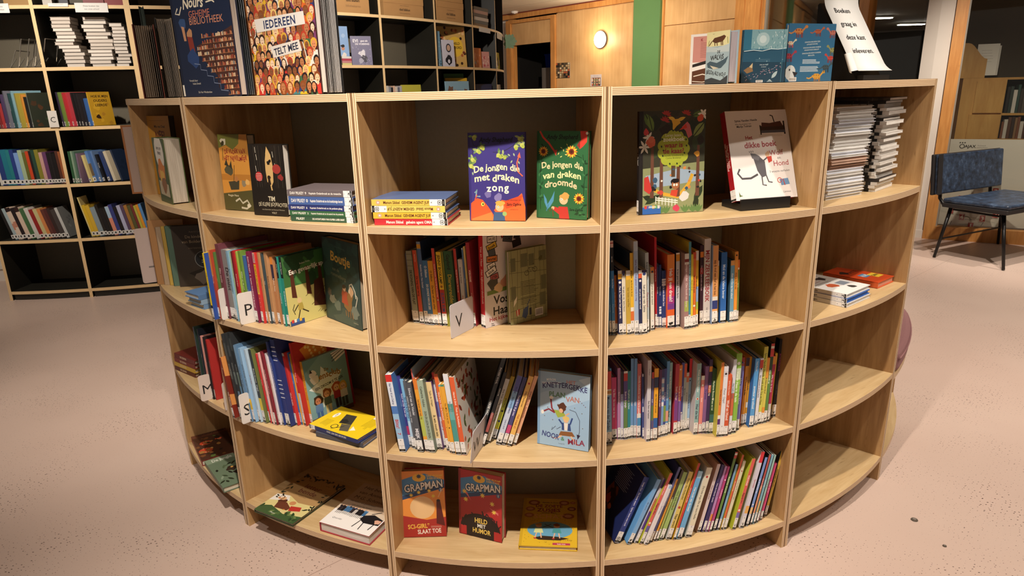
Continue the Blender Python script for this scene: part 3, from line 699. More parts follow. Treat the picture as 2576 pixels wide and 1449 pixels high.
# --- fourth bay, third shelf (crop 1490,830)
R3 = [
 (148, 1270, 465, '#86b4da', 'Monique van der Zanden', '#2a3a66', {'b': [(0, 24, '#d94536'), (24, 32, '#e3d9c8'), (26, 30, '#c48a3a')], 'ty': (34, 80)}),
 (190, 1218, 430, '#4f95cf', 'Lekker klieren met Janneke', '#e8f0f6', {}),
 (218, 1216, 530, '#d33a76', 'Tes Slinn   Ga mee naar de top', '#f6d8e2', {'pic': 5, 'xe': 276, 'ts': 34}),
 (281, 1216, 425, '#b27aa6', 'Marian Hoefnagel', '#f0dcea', {'pic': 1}),
 (315, 1216, 470, '#b4b9dc', 'Bibi en haar hond', '#3a3c66', {'b': [(0, 32, '#2a2228')], 'pic': 5}),
 (346, 1216, 460, '#5a4a92', 'Bram in de jungle', '#e0d8ee', {'b': [(0, 3, '#e9e2dc'), (3, 14, '#c83c34'), (42, 84, '#5c7c46')], 'pic': 1}),
 (385, 1206, 460, '#24818e', 'Het geheim van de boot', '#dcecec', {'pic': 0}),
 (420, 1200, 320, '#6c9bd0', 'Super', W_, {'ty': (50, 62), 'cc': '#28323e', 'pic': 0}),
 (455, 1200, 320, '#6c9bd0', 'Super', W_, {'ty': (50, 62), 'cc': '#28323e', 'pic': 0}),
 (491, 1200, 380, '#dd7a78', 'Danielle Schothorst  Leo en fee in paniek', '#fbeee6', {'b': [(66, 72, '#e9e3da'), (72, 84, '#4a92c2')], 'xe': 536, 'pic': 2}),
 (552, 1205, 490, '#46518c', 'hoppa de bus', W_, {'b': [(0, 4, '#e2e0e4'), (50, 58, '#d9d9e4')], 'lean': -2}),
 (596, 1240, 340, '#d2cdd2', [('Ton Meijer', 6, 22, '#8a8490', 30), ('Een fiets vol katten', 46, 74, '#3c3a46', 46)], W_, {'cc': '#c6bccb', 'xe': 640}),
 (642, 1226, 470, '#5d5a86', 'op pad', W_, {'b': [(0, 9, '#cf4436'), (48, 70, '#5f7a4e')]}),
 (668, 1226, 430, '#eeaa2c', 'EEN TENT IN HET DORP', '#4a3a1a', {'b': [(12, 26, '#2c3a60'), (68, 82, '#2f62a8')], 'ty': (30, 66), 'xe': 718, 'cc': '#b6642c', 'ts': 30}),
 (720, 1192, 445, '#61305f', 'Vandaag ben ik een ridder!', W_, {}),
 (745, 1182, 440, '#7ea4d4', 'Het feest', '#2a3266', {'b': [(0, 12, '#3c3a70'), (14, 20, '#eae4ea'), (26, 32, '#eae4ea'), (38, 44, '#eae4ea'), (48, 54, '#eae4ea')], 'pic': 5}),
 (775, 1176, 430, '#3f4a8e', 'In de diepe zee', '#e6e3f2', {'b': [(54, 78, '#7f9a4c')]}),
 (799, 1170, 350, '#5c96cc', 'Soof en de geit op stap', '#e2eef6', {'b': [(66, 80, '#e2a28c')], 'pic': 2}),
 (822, 1156, 365, '#8fb5b6', [('Vivian den Hollander', 6, 42, '#eef2ee', 46), ('Hier die bal', 56, 78, '#22324a', 56)], W_, {'dots': [(49, 36, '#efe5da'), (49, 22, '#c24a32')], 'xe': 862, 'pic': 1}),
 (892, 1156, 380, '#bd3a48', 'Goed zo, Hugo', '#f6dcd4', {'b': [(40, 80, '#7a3c86')]}),
 (924, 1142, 395, '#e58a3a', 'Geen zin in hond', '#fdf0dc', {'b': [(30, 52, '#d2513e'), (52, 84, '#7d5aa0')], 'dots': [(6, 24, '#f3ead8')], 'pic': 1}),
 (956, 1128, 365, '#4c4d96', 'De nachtwacht', '#e4e0f0', {'b': [(74, 84, '#c9c6dc')], 'dots': [(72, 36, '#efe9e2')]}),
 (984, 1122, 375, '#b9c7c6', 'Met de bus', '#46606a', {'b': [(0, 20, '#dd6438')]}),
 (1010, 1116, 475, '#cfd2ca', 'een lief schaap', '#5a6a66', {'b': [(0, 6, '#e9e4dc'), (6, 16, '#e38a62')]}),
 (1036, 1110, 320, '#9cc0e0', 'Twee maanden bij mij', '#2a3a66', {'b': [(0, 26, '#d2303a')], 'ty': (36, 82), 'cc': '#5a4446', 'xe': 1068, 'dots': [(30, 26, '#2a2430')]}),
 (1116, 1160, 375, '#92b6b6', [('Vivian den Hollander', 6, 42, '#eef2ee', 46), ('Hier die bal', 56, 78, '#22324a', 56)], W_, {'dots': [(49, 34, '#efe5da'), (49, 22, '#c24a32')], 'cc': '#c3bcc0', 'pic': 1, 'xe': 1166}),
 (1168, 1152, 510, '#ea8f88', 'boos', '#fbe9e2', {'b': [(0, 7, '#ece4dc')], 'dots': [(16, 30, '#f4ece0')]}),
 (1206, 1150, 405, '#8e6296', 'De prinses', '#2d2c6a', {'ts': 50, 'pic': 5}),
 (1246, 1150, 330, '#3e2b58', 'Mei juf is dag', '#f0e3d2', {'b': [(9, 16, '#e89034'), (34, 44, '#c8603a')], 'ts': 48}),
 (1282, 1150, 430, '#24492f', 'Marianne Busser  Kaas en lol', '#d5e2cc', {'b': [(70, 82, '#3c6b6a')], 'dots': [(46, 24, '#e9e2d2')], 'xe': 1332}),
 (1354, 1190, 365, '#e3833a', 'Poes mees en de draak', '#3e1e10', {'b': [(70, 75, '#f0e6d8'), (75, 88, '#5a2c72')], 'cc': '#c0b648', 'ty': (24, 68)}),
 (1397, 1186, 410, '#e6e4e8', 'Pieter  Oeps!', '#8d8a92', {'b': [(6, 14, '#d9d6da')], 'dots': [(10, 26, '#2b2529')], 'pic': 0}),
 (1446, 1180, 500, '#d35a34', [('Sylvia Vanden Heede', 6, 36, '#f0d2c0', 30), ('Wolf en Hond', 40, 74, '#f4e9df', 60)], W_, {'xe': 1496, 'pic': 0}),
 (1496, 1162, 330, '#d9dae0', 'Haas heeft het druk', '#3b4a76', {'b': [(44, 74, '#cf6a44')]}),
 (1522, 1150, 265, '#8ebb48', 'Vos en Haas in de tuin', '#f0f4da', {'b': [(18, 32, '#cfd8b8')], 'dots': [(12, 30, '#f2f0e2')]}),
 (1556, 1118, 375, '#7a79c2', 'Hee, Haas en Nien', '#f0eef8', {'b': [(0, 4, '#9a4048')]}),
 (1584, 1080, 310, '#d9683e', 'Uk en de wiek', '#fae6d8', {'b': [(0, 6, '#b13a34'), (74, 84, '#43476e')], 'xe': 1622, 'pic': 2}),
 (1632, 1062, 310, '#e59a36', 'Hee, boom in de klas', '#43250e', {'b': [(0, 12, '#3a2434')], 'pic': 1}),
 (1664, 1052, 300, '#e8a32c', 'heen is de klas', '#472c0a', {'b': [(66, 74, '#f0e4d0')], 'xe': 1698, 'pic': 2}),
 (1728, 1080, 320, '#5ba0da', [('Tosca Menten', 4, 18, '#e3eef7', 30), ('avontuur op school', 38, 74, '#eaf3fa', 48)], W_, {'cc': '#2d6cb0', 'xe': 1780, 'pic': 2}),
 (1782, 1060, 320, '#e2e0e4', 'Rik Lammers is soms boos', '#3a3640', {'b': [(2, 14, '#d0463c')], 'dots': [(15, 24, '#2c2630')]}),
 (1812, 1050, 190, '#d3cb55', 'Sylvia Vanden Heede  Koek koek Vos en Haas', '#54562a', {'cc': '#aaa233', 'ts': 52}),
 (1852, 1042, 315, '#e8963c', 'de kleine reus bij juf', '#4f2a12', {'b': [(30, 74, '#d9c85a')], 'pic': 1}),
 (1882, 1034, 155, '#5f8a42', 'Jopie schrikt op', '#eef0da', {'b': [(0, 16, '#cf4440'), (3, 6, '#efe4d4'), (16, 34, '#2d4a35')], 'cc': '#2a3630'}),
 (1908, 1020, 295, '#b63452', 'Wie zie de draak', '#f5dfe0', {'b': [(0, 12, '#e5953a'), (72, 84, '#d9d4d2')], 'pic': 2}),
 (1938, 1002, 260, '#efc42f', 'De reizen buiten', '#5a3e10', {'dots': [(74, 36, '#f2e8d8')], 'xe': 1966, 'pic': 2}),
 (1974, 966, 110, '#1c191f', [('JETTE SCHROEDER', 10, 48, '#b94a86', 34), ('RAVEL APPEL', 52, 76, '#4a4650', 30)], W_, {'xe': 2026, 'pic': 2}),
]
row((1490, 830), 4.391, ZS[3], R3, inw(9), limits=LIM('DE'), place= 'on the fourth bay\'s third shelf', lean=lambda u: -1.5 + 3 * u, xend=2026, letter='E', group='books on the third shelf of the fourth bay')
# --- fourth bay, bottom shelf, leaning to the right (crop 1490,1090)
def navy_back(p):
    p.rect(0, 0, 100, 100, '#1f2a5c')
    for i in range(12): p.line([(24 + (i % 3) * 2, 11 + i * 2.6), (74 - (i * 7) % 14, 11 + i * 2.6)], .7, '#c9cfe6')
    p.blob(34, 60, 17, '#8a4a2c', 16, .35, 3, 1.5); p.blob(37, 58, 12, '#3b1d16', 12, .4, 5, 1.4); p.blob(30, 66, 10, '#d9592e', 12, .3, 8); p.blob(44, 72, 6, '#e8763a', 9, .3, 9)
    for i in range(4): p.line([(18, 82 + i * 2.2), (46, 82 + i * 2.2)], .6, '#b9bfdb')
    p.rect(12, 90, 44, 99, '#ece8e4')
    for i in range(14): p.rect(15 + i * 2, 91, 15.9 + i * 2 + (i % 3) * .3, 97, '#17131a')
R4 = [
 (222, 1130, 462, '#263a86', 'Lange Cor   De beste staart   Lijster Lezen met Luuk', '#dfe3f6', {'tmm': 17, 'back': navy_back, 'ts': 30, 'd': .17, 'lean': 24, 'pic': 3, 'yaw': 15}),
 (352, 1138, 480, '#7fb2e4', 'Mijn opa en ik', '#35507e', {'tmm': 12, 'cc': '#6aa6dd', 'ts': 26, 'lean': 23}),
 (430, 1124, 470, '#d9cfd6', 'Fien & Teun Tim en de tovenaar', '#3a2c5c', {'tmm': 7, 'b': [(0, 14, '#4b2f74'), (30, 50, '#e08a52'), (50, 78, '#5a3a94')], 'lean': 22}),
 (474, 1132, 415, '#e0655a', [('Anouk Hutten', 12, 36, '#fbe5dc', 40), ('Biggetje Bor', 38, 62, '#6e1814', 58)], W_, {'tmm': 9, 'cc': '#b8bc3e', 'dots': [(70, 40, '#f2e6da')], 'b': [(74, 84, '#6a5aa0')], 'lean': 21, 'pic': 2}),
 (524, 1142, 540, '#e3dde0', 'Leren lezen', '#8c8490', {'tmm': 9, 'b': [(0, 5, '#a9c8e4')], 'lean': 20, 'pic': 2}),
 (572, 1120, 350, '#5a6096', 'De schaduw onder je bed', '#dfe2f2', {'tmm': 7, 'cc': '#2c356e', 'lean': 19}),
 (612, 1104, 470, '#eca338', 'zo is het', '#6a3c10', {'tmm': 6, 'lean': 18}),
 (642, 1100, 380, '#4a3c34', 'Ilse en Mo', '#dcd2c4', {'tmm': 6, 'b': [(40, 84, '#a9b45c')], 'lean': 17.5}),
 (676, 1094, 405, '#a2bd70', 'CECI  Dirk Nielandt', '#39522a', {'tmm': 12, 'dots': [(50, 26, '#c49a4a')], 'lean': 17, 'pic': 4}),
 (752, 1090, 400, '#dfc76a', [('Vivian den Hollander', 6, 44, '#6e5a28', 44), ('Naar voren!', 62, 82, '#221c14', 54)], W_, {'tmm': 13, 'cc': '#cdc9cd', 'dots': [(52, 34, '#b8432e')], 'lean': 15.5, 'pic': 1}),
 (818, 1088, 310, '#cc4038', 'Lees je met Stein de draak', '#fbe7dd', {'tmm': 7, 'cc': '#c79a2c', 'lean': 15}),
 (856, 1084, 395, '#6fb0e0', 'Het boek van de beer', '#f0f5f8', {'tmm': 14, 'b': [(0, 10, '#a5cce6')], 'lean': 14.5, 'pic': 4}),
 (948, 1066, 360, '#e3dcc4', 'De hele enge Elle en nare Nellie', '#6e6a56', {'tmm': 17, 'dots': [(13, 22, '#b3342e'), (84, 24, '#c23a34'), (88, 14, '#6c9a3e')], 'cc': '#d4cec0', 'ty': (22, 78), 'ts': 34, 'lean': 13.5, 'pic': 0}),
 (1062, 1012, 320, '#d9c9ca', 'Feest op het plein', '#7a5a62', {'tmm': 10, 'cc': '#c99f8e', 'lean': 13, 'pic': 5}),
 (1112, 1010, 325, '#362c62', 'Vivian den Hollander  Spookje', '#e6e0f4', {'tmm': 8, 'lean': 12.7}),
 (1152, 1008, 340, '#b787bc', 'Stef is een heks', '#4a2a5c', {'tmm': 6, 'b': [(72, 84, '#e48a3c')], 'lean': 12.5, 'pic': 2}),
 (1183, 1006, 345, '#b8417c', 'Is dit wat ik ben?', '#fae2ee', {'tmm': 7, 'dots': [(20, 30, '#f4e6ee')], 'lean': 12.2, 'pic': 2}),
 (1222, 994, 195, '#65883e', 'Marjon Kraan  de zes krijt', '#eef2dc', {'tmm': 8, 'b': [(0, 8, '#cf4a42'), (1.5, 4, '#efe6dc')], 'cc': '#26321e', 'lean': 12, 'pic': 5}),
 (1264, 988, 320, '#7fb0cc', 'Anna de boot', '#2b4a66', {'tmm': 7, 'cc': '#332a58', 'lean': 12}),
 (1300, 986, 225, '#d9603a', 'Sam en Stef de draak', '#fbe9da', {'tmm': 6, 'cc': '#cba32c', 'lean': 12}),
 (1330, 984, 290, '#e0d8b8', 'De hele enge Elle en nare Nellie', '#6e6a56', {'tmm': 8, 'dots': [(14, 26, '#b3342e'), (84, 28, '#c23a34'), (89, 18, '#6c9a3e')], 'lean': 12, 'pic': 0}),
 (1418, 986, 265, '#dd5f56', [('VOS-HAAS', 20, 40, '#fdf0ea', 50), ('Biggetje Bor', 44, 66, '#671512', 50)], W_, {'tmm': 10, 'cc': '#b5bc38', 'dots': [(72, 36, '#f2e6da')], 'b': [(75, 84, '#7b6ab0')], 'lean': 11.5, 'pic': 2}),
 (1498, 972, 195, '#d9d4e2', 'Sprookjes', '#b0424e', {'tmm': 11, 'b': [(0, 14, '#d4313c'), (70, 80, '#e8b060')], 'cc': '#d8d0d8', 'lean': 11, 'pic': 2}),
 (1556, 948, 250, '#7c9bd6', 'Lees de Superlezer Saar', '#f4f6fb', {'tmm': 8, 'cc': '#1e1c26', 'dots': [(68, 30, '#f2ece2')], 'b': [(72, 82, '#e5c088')], 'lean': 11, 'pic': 2}),
 (1598, 934, 220, '#b8524e', 'De koe met een hoed', '#fbe2d8', {'tmm': 6, 'b': [(44, 84, '#dd9470')], 'cc': '#3c3436', 'lean': 10.6, 'pic': 5}),
 (1630, 926, 222, '#7fb0c2', 'Opa kan vliegen', '#f0f6f6', {'tmm': 6, 'b': [(66, 84, '#d8b478')], 'lean': 10.4, 'pic': 2}),
 (1660, 914, 225, '#9fc4b8', 'Tijd voor het bos', '#2d5a50', {'tmm': 6, 'cc': '#34463c', 'lean': 10.2, 'pic': 2}),
 (1692, 890, 310, '#dc4a80', 'Tes Slinn  Ga mee', '#fbe0ea', {'tmm': 8, 'lean': 10, 'pic': 5}),
 (1738, 852, 180, '#e0c04c', 'Arend van Dam   Dat is slim!', '#574214', {'tmm': 8, 'cc': '#4a5a4e', 'lean': 10, 'pic': 5}),
]
row((1490, 1090), 4.037, ZS[4], R4, inw(10), limits=LIM('DE'), place= 'on the fourth bay\'s bottom shelf', xend=1772, letter='E', group='leaning books on the bottom shelf of the fourth bay')
# --- third bay, second shelf (crop 900,560)
def paw_front(p): p.rect(0, 0, 100, 100, '#5d86b8')
M2 = [
 (495, 996, 310, '#66709c', 'De Gruffel woont in het bos', '#e0e3ee', {'xe': 522, 'pic': 0}),
 (524, 1010, 285, '#a2a795', [('DE KONING VAN DE FLAT', 26, 74, '#20241e', 40)], W_, {'b': [(4, 5, '#7d8272'), (12, 13, '#7d8272'), (20, 21, '#7d8272')], 'xe': 590, 'pic': 0, 'cc': '#8e8f80'}),
 (592, 1012, 400, '#4c5148', 'pluim', '#d9dccf', {'xe': 613}),
 (615, 1026, 280, '#d8583f', [('Mathilde Stein', 5, 16, '#f5d8c8', 22), ('De weg naar terug', 20, 76, '#5c1410', 44), ], W_, {'xe': 681, 'pic': 2, 'cc': '#a9a79a'}),
 (684, 1032, 195, '#4f74ae', 'Mathilde Stein  Piet Geniaal', '#dfe7f2', {'b': [(0, 9, '#7d98bd'), (3, 8, '#d9a23a')], 'cc': '#26344e', 'pic': 3, 'ts': 36}),
 (722, 1036, 385, '#427cb8', [('O Stilton', 8, 26, '#e7eff6', 40), ('ZO ZONDE VAN DE ZEE', 36, 76, '#eef3f8', 34)], W_, {'pic': 3}),
 (775, 1042, 390, '#e8a735', [('O Stilton', 14, 32, '#4a320c', 38), ('De beer wil een schat', 36, 76, '#4a320c', 36)], W_, {'pic': 3}),
 (826, 1046, 262, '#cf4d45', 'Harmen van Straaten  Hiep hoi! Pak me dan als je kan', '#fbe9e0', {'ts': 34, 'cc': '#2b3a40', 'dots': [(66, 34, '#2a201c'), (66, 22, '#efe6da')], 'pic': 3, 'xe': 860}),
 (866, 1050, 300, '#e8c531', [('JENNY BOSKAMP', 4, 42, '#33270c', 54), ('SUPER KIM', 54, 80, '#2a4a8c', 62)], W_, {'b': [(50, 84, '#bb3530')], 'dots': [(45, 40, '#e9b52c'), (46, 24, '#8a5a1c')], 'xe': 921, 'pic': 1, 'cc': '#c2b44a'}),
 (924, 1052, 300, '#8d8f3e', None, W_, {'xe': 938, 'nolab': 1}),
 (942, 1054, 290, '#2f5c39', [('Gaylord', 4, 24, '#16120e', 40), ('Dierenredder', 30, 70, '#b7a53c', 46)], W_, {'xe': 1034, 'cc': '#35503a'}),
 (1040, 1054, 265, '#d0483f', 'Harmen van Straaten  Pak me dan', '#fbe9e0', {'xe': 1072, 'ts': 40, 'cc': '#26323c'}),
 (1076, 1054, 375, '#d2cfd0', [('Harmen van Straaten', 6, 40, '#3c3a44', 34), ('Hieperdepiep', 46, 78, '#a8423e', 40)], W_, {'xe': 1118}),
 (1120, 1050, 260, '#5d7fb6', 'Wout en Lot', '#f0f2f6', {'b': [(0, 2, '#dfe3ea')], 'xe': 1138}),
 (1140, 1050, 245, '#e0c67a', 'Reis', '#3c5a8a', {'xe': 1158}),
 (1168, 1052, 205, '#a8303c', [('VOS-HAAS', 28, 50, '#fbeee6', 50), ('uil maakt het bont', 54, 76, '#f0d0c6', 26)], W_, {'xe': 1206, 'pic': 0}),
]
row((900, 560), 4.025, ZS[2], M2, inw(-21), limits=LIM('CD'), place= 'on the third bay\'s second shelf', lean=-3, xend=1206, group='books on the second shelf of the third bay')
# --- third bay, third shelf: left group (crop 930,860)
def blitz_front(p):
    p.rect(0, 0, 100, 100, '#4c78b8'); p.blob(40, 40, 22, '#7fb2dd', 12, .3, 4); p.blob(60, 70, 26, '#2f5590', 12, .3, 6)
def flower_front(p):
    p.rect(0, 0, 100, 100, '#e6ded2'); rr = random.Random(4)
    for i in range(60): p.leaf(rr.uniform(4, 96), rr.uniform(4, 96), rr.uniform(8, 18), rr.uniform(4, 8), rr.uniform(0, 360), rr.choice(['#b1452a', '#cf6136', '#8c3521', '#5f6a34']))
M3a = [
 (226, 1160, 345, '#d9dfea', [('Rian Visser & Lars Deltrap', 11, 38, '#2a3a7a', 28), ('Blitz!', 56, 70, '#c43a34', 52), ('7', 73, 79, '#c43a34', 50)], W_, {'b': [(0, 9, '#d33330'), (40, 58, '#4f7cc0'), (50, 84, '#9cc3e4')], 'xe': 296, 'cc': '#c9d3e2', 'front': blitz_front, 'pic': 0}),
 (340, 1110, 352, '#43408a', 'Ruben van Dijk  Ik ben een', '#e2e0f0', {'b': [(70, 82, '#c23a66')], 'xe': 380, 'pic': 3}),
 (381, 1126, 390, '#7fb6dd', 'Een vis in de bak  Linus', '#263a66', {'b': [(60, 84, '#b8d4ea')], 'cc': '#3a4450', 'xe': 423, 'pic': 0}),
 (424, 1142, 412, '#5c5f66', 'Edward van de Vendel  Misjk', '#c9ccd2', {'xe': 466, 'pic': 4}),
 (467, 1166, 432, '#50535a', [('Edward van de Vendel', 6, 48, '#d0d2d8', 36), ('MISJK', 62, 84, '#eceaf0', 52)], W_, {'xe': 534, 'pic': 4, 'cc': '#33363a'}),
 (540, 1150, 285, '#d05a50', 'Floor en Bo', '#fbe9e0', {'xe': 552, 'cc': '#9ab0c4', 'nolab': 1}),
 (555, 1166, 395, '#e8a23a', 'het leven van een bij', '#7a4a10', {'b': [(0, 14, '#e07f32'), (50, 78, '#b9c25a')], 'cc': '#b0542c', 'xe': 600, 'pic': 0}),
 (601, 1172, 412, '#a3b29c', [('Catharina Valckx', 6, 38, '#39443a', 36), ('DON EN LEON EN DE ZEVEN', 42, 80, '#22302a', 38)], W_, {'xe': 668, 'pic': 0, 'cc': '#6f7d70'}),
 (671, 1142, 425, '#ebcf9a', [('Tjalle de Vrieger', 8, 40, '#6a5a3a', 32), ('Ik win nooit iets', 46, 82, '#3c3020', 44)], W_, {'xe': 732, 'pic': 3, 'cc': '#6a4a7e'}),
 (736, 1122, 322, '#dcdce4', [('Rian Visser & Lars', 12, 38, '#30365e', 34), ('Blitz! 5', 58, 82, '#c43a34', 54)], W_, {'b': [(0, 9, '#d33330'), (38, 58, '#7f86c0')], 'cc': '#c5b6a4', 'xe': 786, 'pic': 0}),
 (788, 1160, 340, '#da6a36', 'Hanna & Dirk  Dans op Parkietkade', '#f9ded0', {'cc': '#b9a68e', 'xe': 832, 'pic': 4, 'ts': 36}),
 (836, 1182, 455, '#e9a83c', 'Tim & Co  Puck in de stal', '#7d4f10', {'b': [(0, 3, '#6fb4cc')], 'dots': [(34, 20, '#3a2a14'), (62, 20, '#3a2a14')], 'xe': 876, 'pic': 0}),
 (877, 1192, 455, '#e9a83c', 'Tim & Co  Puck op zee', '#7d4f10', {'b': [(0, 3, '#4a8c6c')], 'dots': [(34, 20, '#3a2a14'), (62, 20, '#3a2a14')], 'xe': 918, 'pic': 0}),
 (922, 1202, 345, '#e0e0e4', 'Bas en Lot', '#9aa0a8', {'b': [(36, 84, '#4d9a92'), (46, 56, '#6fb4b0')], 'cc': '#b9a890', 'xe': 978, 'pic': 0}),
 (982, 1205, 378, '#dd6136', 'Hanna & Dirk   Thuis op Parkietkade', '#fbe5d6', {'cc': '#d9cfc0', 'front': flower_front, 'xe': 1036, 'pic': 0, 'ts': 36}),
]
row((930, 860), 4.223, ZS[3], M3a, inw(-14), limits=LIM('CD'), place= 'on the third bay\'s third shelf, left group', lean=-6.5, xend=1036, group='left group on the third shelf of the third bay', dk=.8)
M3b = [
 (1130, 1080, 158, '#3c4044', [('PHOEBE WAHL', 6, 38, '#e8e6e2', 46), ('HEKSIE HAZEL', 44, 76, '#f2f0ea', 52)], W_, {'tmm': 11, 'pic': 4, 'd': .12}),
 (1182, 1115, 330, '#1d1b1d', [('MIGRANTEN', 12, 40, '#dcd8d4', 34), ('Issa Watanabe', 44, 70, '#b9b3ae', 30)], W_, {'tmm': 8, 'b': [(54, 80, '#a55550')], 'pic': 0, 'd': .13}),
 (1232, 1080, 402, '#d6d2ca', 'Anna Woltz  Zondag, maandag, sterrendag', '#4a463e', {'tmm': 12, 'ts': 34, 'pic': 0}),
 (1292, 1046, 375, '#d9b92f', 'WILDING', '#3e3210', {'tmm': 11, 'b': [(36, 80, '#d2d03a')], 'dots': [(54, 30, '#26241c'), (70, 30, '#2f3a78')]}),
 (1342, 1098, 372, '#c9d4ea', [('FRANK', 14, 26, '#39407c', 34), ('SARA WESTERMAN', 28, 56, '#2f4a7c', 30), ('Luna is straf', 58, 82, '#55608a', 30)], W_, {'tmm': 14, 'b': [(0, 22, '#5c5fa2'), (22, 46, '#8db6e0')], 'pic': 2}),
 (1404, 1100, 386, '#49487e', 'Tween bros  Ik ga mee', '#e5e2f0', {'tmm': 11, 'b': [(70, 82, '#c4487a')], 'pic': 3}),
 (1454, 1116, 376, '#ecb964', [('Otto Timmerman', 20, 44, '#6a4a20', 36), ('Heb vraak d.!', 50, 78, '#b8622a', 44)], W_, {'tmm': 13, 'dots': [(10, 24, '#c4443a')], 'pic': 2}),
 (1514, 1102, 370, '#e2ab88', 'ANNA WOLTZ   Haaientanden', '#8d4f34', {'tmm': 10, 'b': [(0, 12, '#e8b48e')], 'pic': 0, 'd': .13}),
]
row((930, 860), 4.223, ZS[3], M3b, inw(-4), limits=LIM('CD'), place= 'on the third bay\'s third shelf, leaning group', lean=17.5, xend=1562, group='leaning group on the third shelf of the third bay', dk=.75)
# --- second bay, second shelf (crop 380,520)
def arabel(p):
    p.rect(0, 0, 100, 100, '#2f4f9c'); p.blob(60, 22, 16, '#e9ece8', 12, .3, 2); p.blob(38, 50, 22, '#e7c22e', 12, .3, 4); p.blob(46, 44, 12, '#1c1a1e', 10, .3, 5); p.blob(62, 70, 20, '#1f3d80', 12, .3, 7); p.blob(40, 82, 18, '#e6e2dc', 12, .4, 9); p.blob(58, 52, 9, '#d9935c', 9, .2, 3); p.line([(18, 16), (60, 34)], 3, '#f2efe8')
def spel_front(p):
    p.rect(0, 0, 100, 100, '#d2c77c'); p.rect(0, 0, 100, 44, '#3f6f3a'); rr = random.Random(3)
    for i in range(9): p.blob(rr.uniform(0, 100), rr.uniform(2, 42), rr.uniform(12, 20), rr.choice(['#2f5a30', '#4c8444', '#3a6a36', '#27482a']), 10, .25, i)
    for x in (18, 52, 82): p.poly([(x - 5, 60), (x - 3, 20), (x + 3, 20), (x + 6, 62)], '#5a2f20')
    p.poly([(60, 80), (66, 44), (82, 40), (92, 84)], '#4f281c')
    p.text('Een gevaarlijk spel', 56, 22, 6.4, '#f7f2e0', maxw=88, bold=1, rot=-4); p.text('Ruben Prins', 50, 14, 2.4, '#efe9d4', rot=-4)
    p.ell(28, 66, 5, 6, '#e2c48e'); p.poly([(24, 70), (34, 70), (36, 80), (23, 80)], '#b5a04c'); p.line([(27, 80), (20, 94)], 2.4, '#3c3220'); p.line([(33, 80), (46, 86)], 2.4, '#3c3220'); p.line([(24, 72), (14, 80)], 2, '#3c3220'); p.line([(16, 70), (11, 77), (15, 85)], 1.4, '#2a2218')
    for i in range(16): x, y = rr.uniform(36, 90), rr.uniform(54, 94); p.line([(x, y), (x + 7, y - 3)], 1, '#51431f')
    p.rect(2, 93, 34, 100, '#2d4a86')
    for i, cc in enumerate(['#d63c34', '#efe8dc', '#3c7ac0', '#e4b33a']): p.rect(5 + i * 6, 91.5, 10 + i * 6, 96, cc)
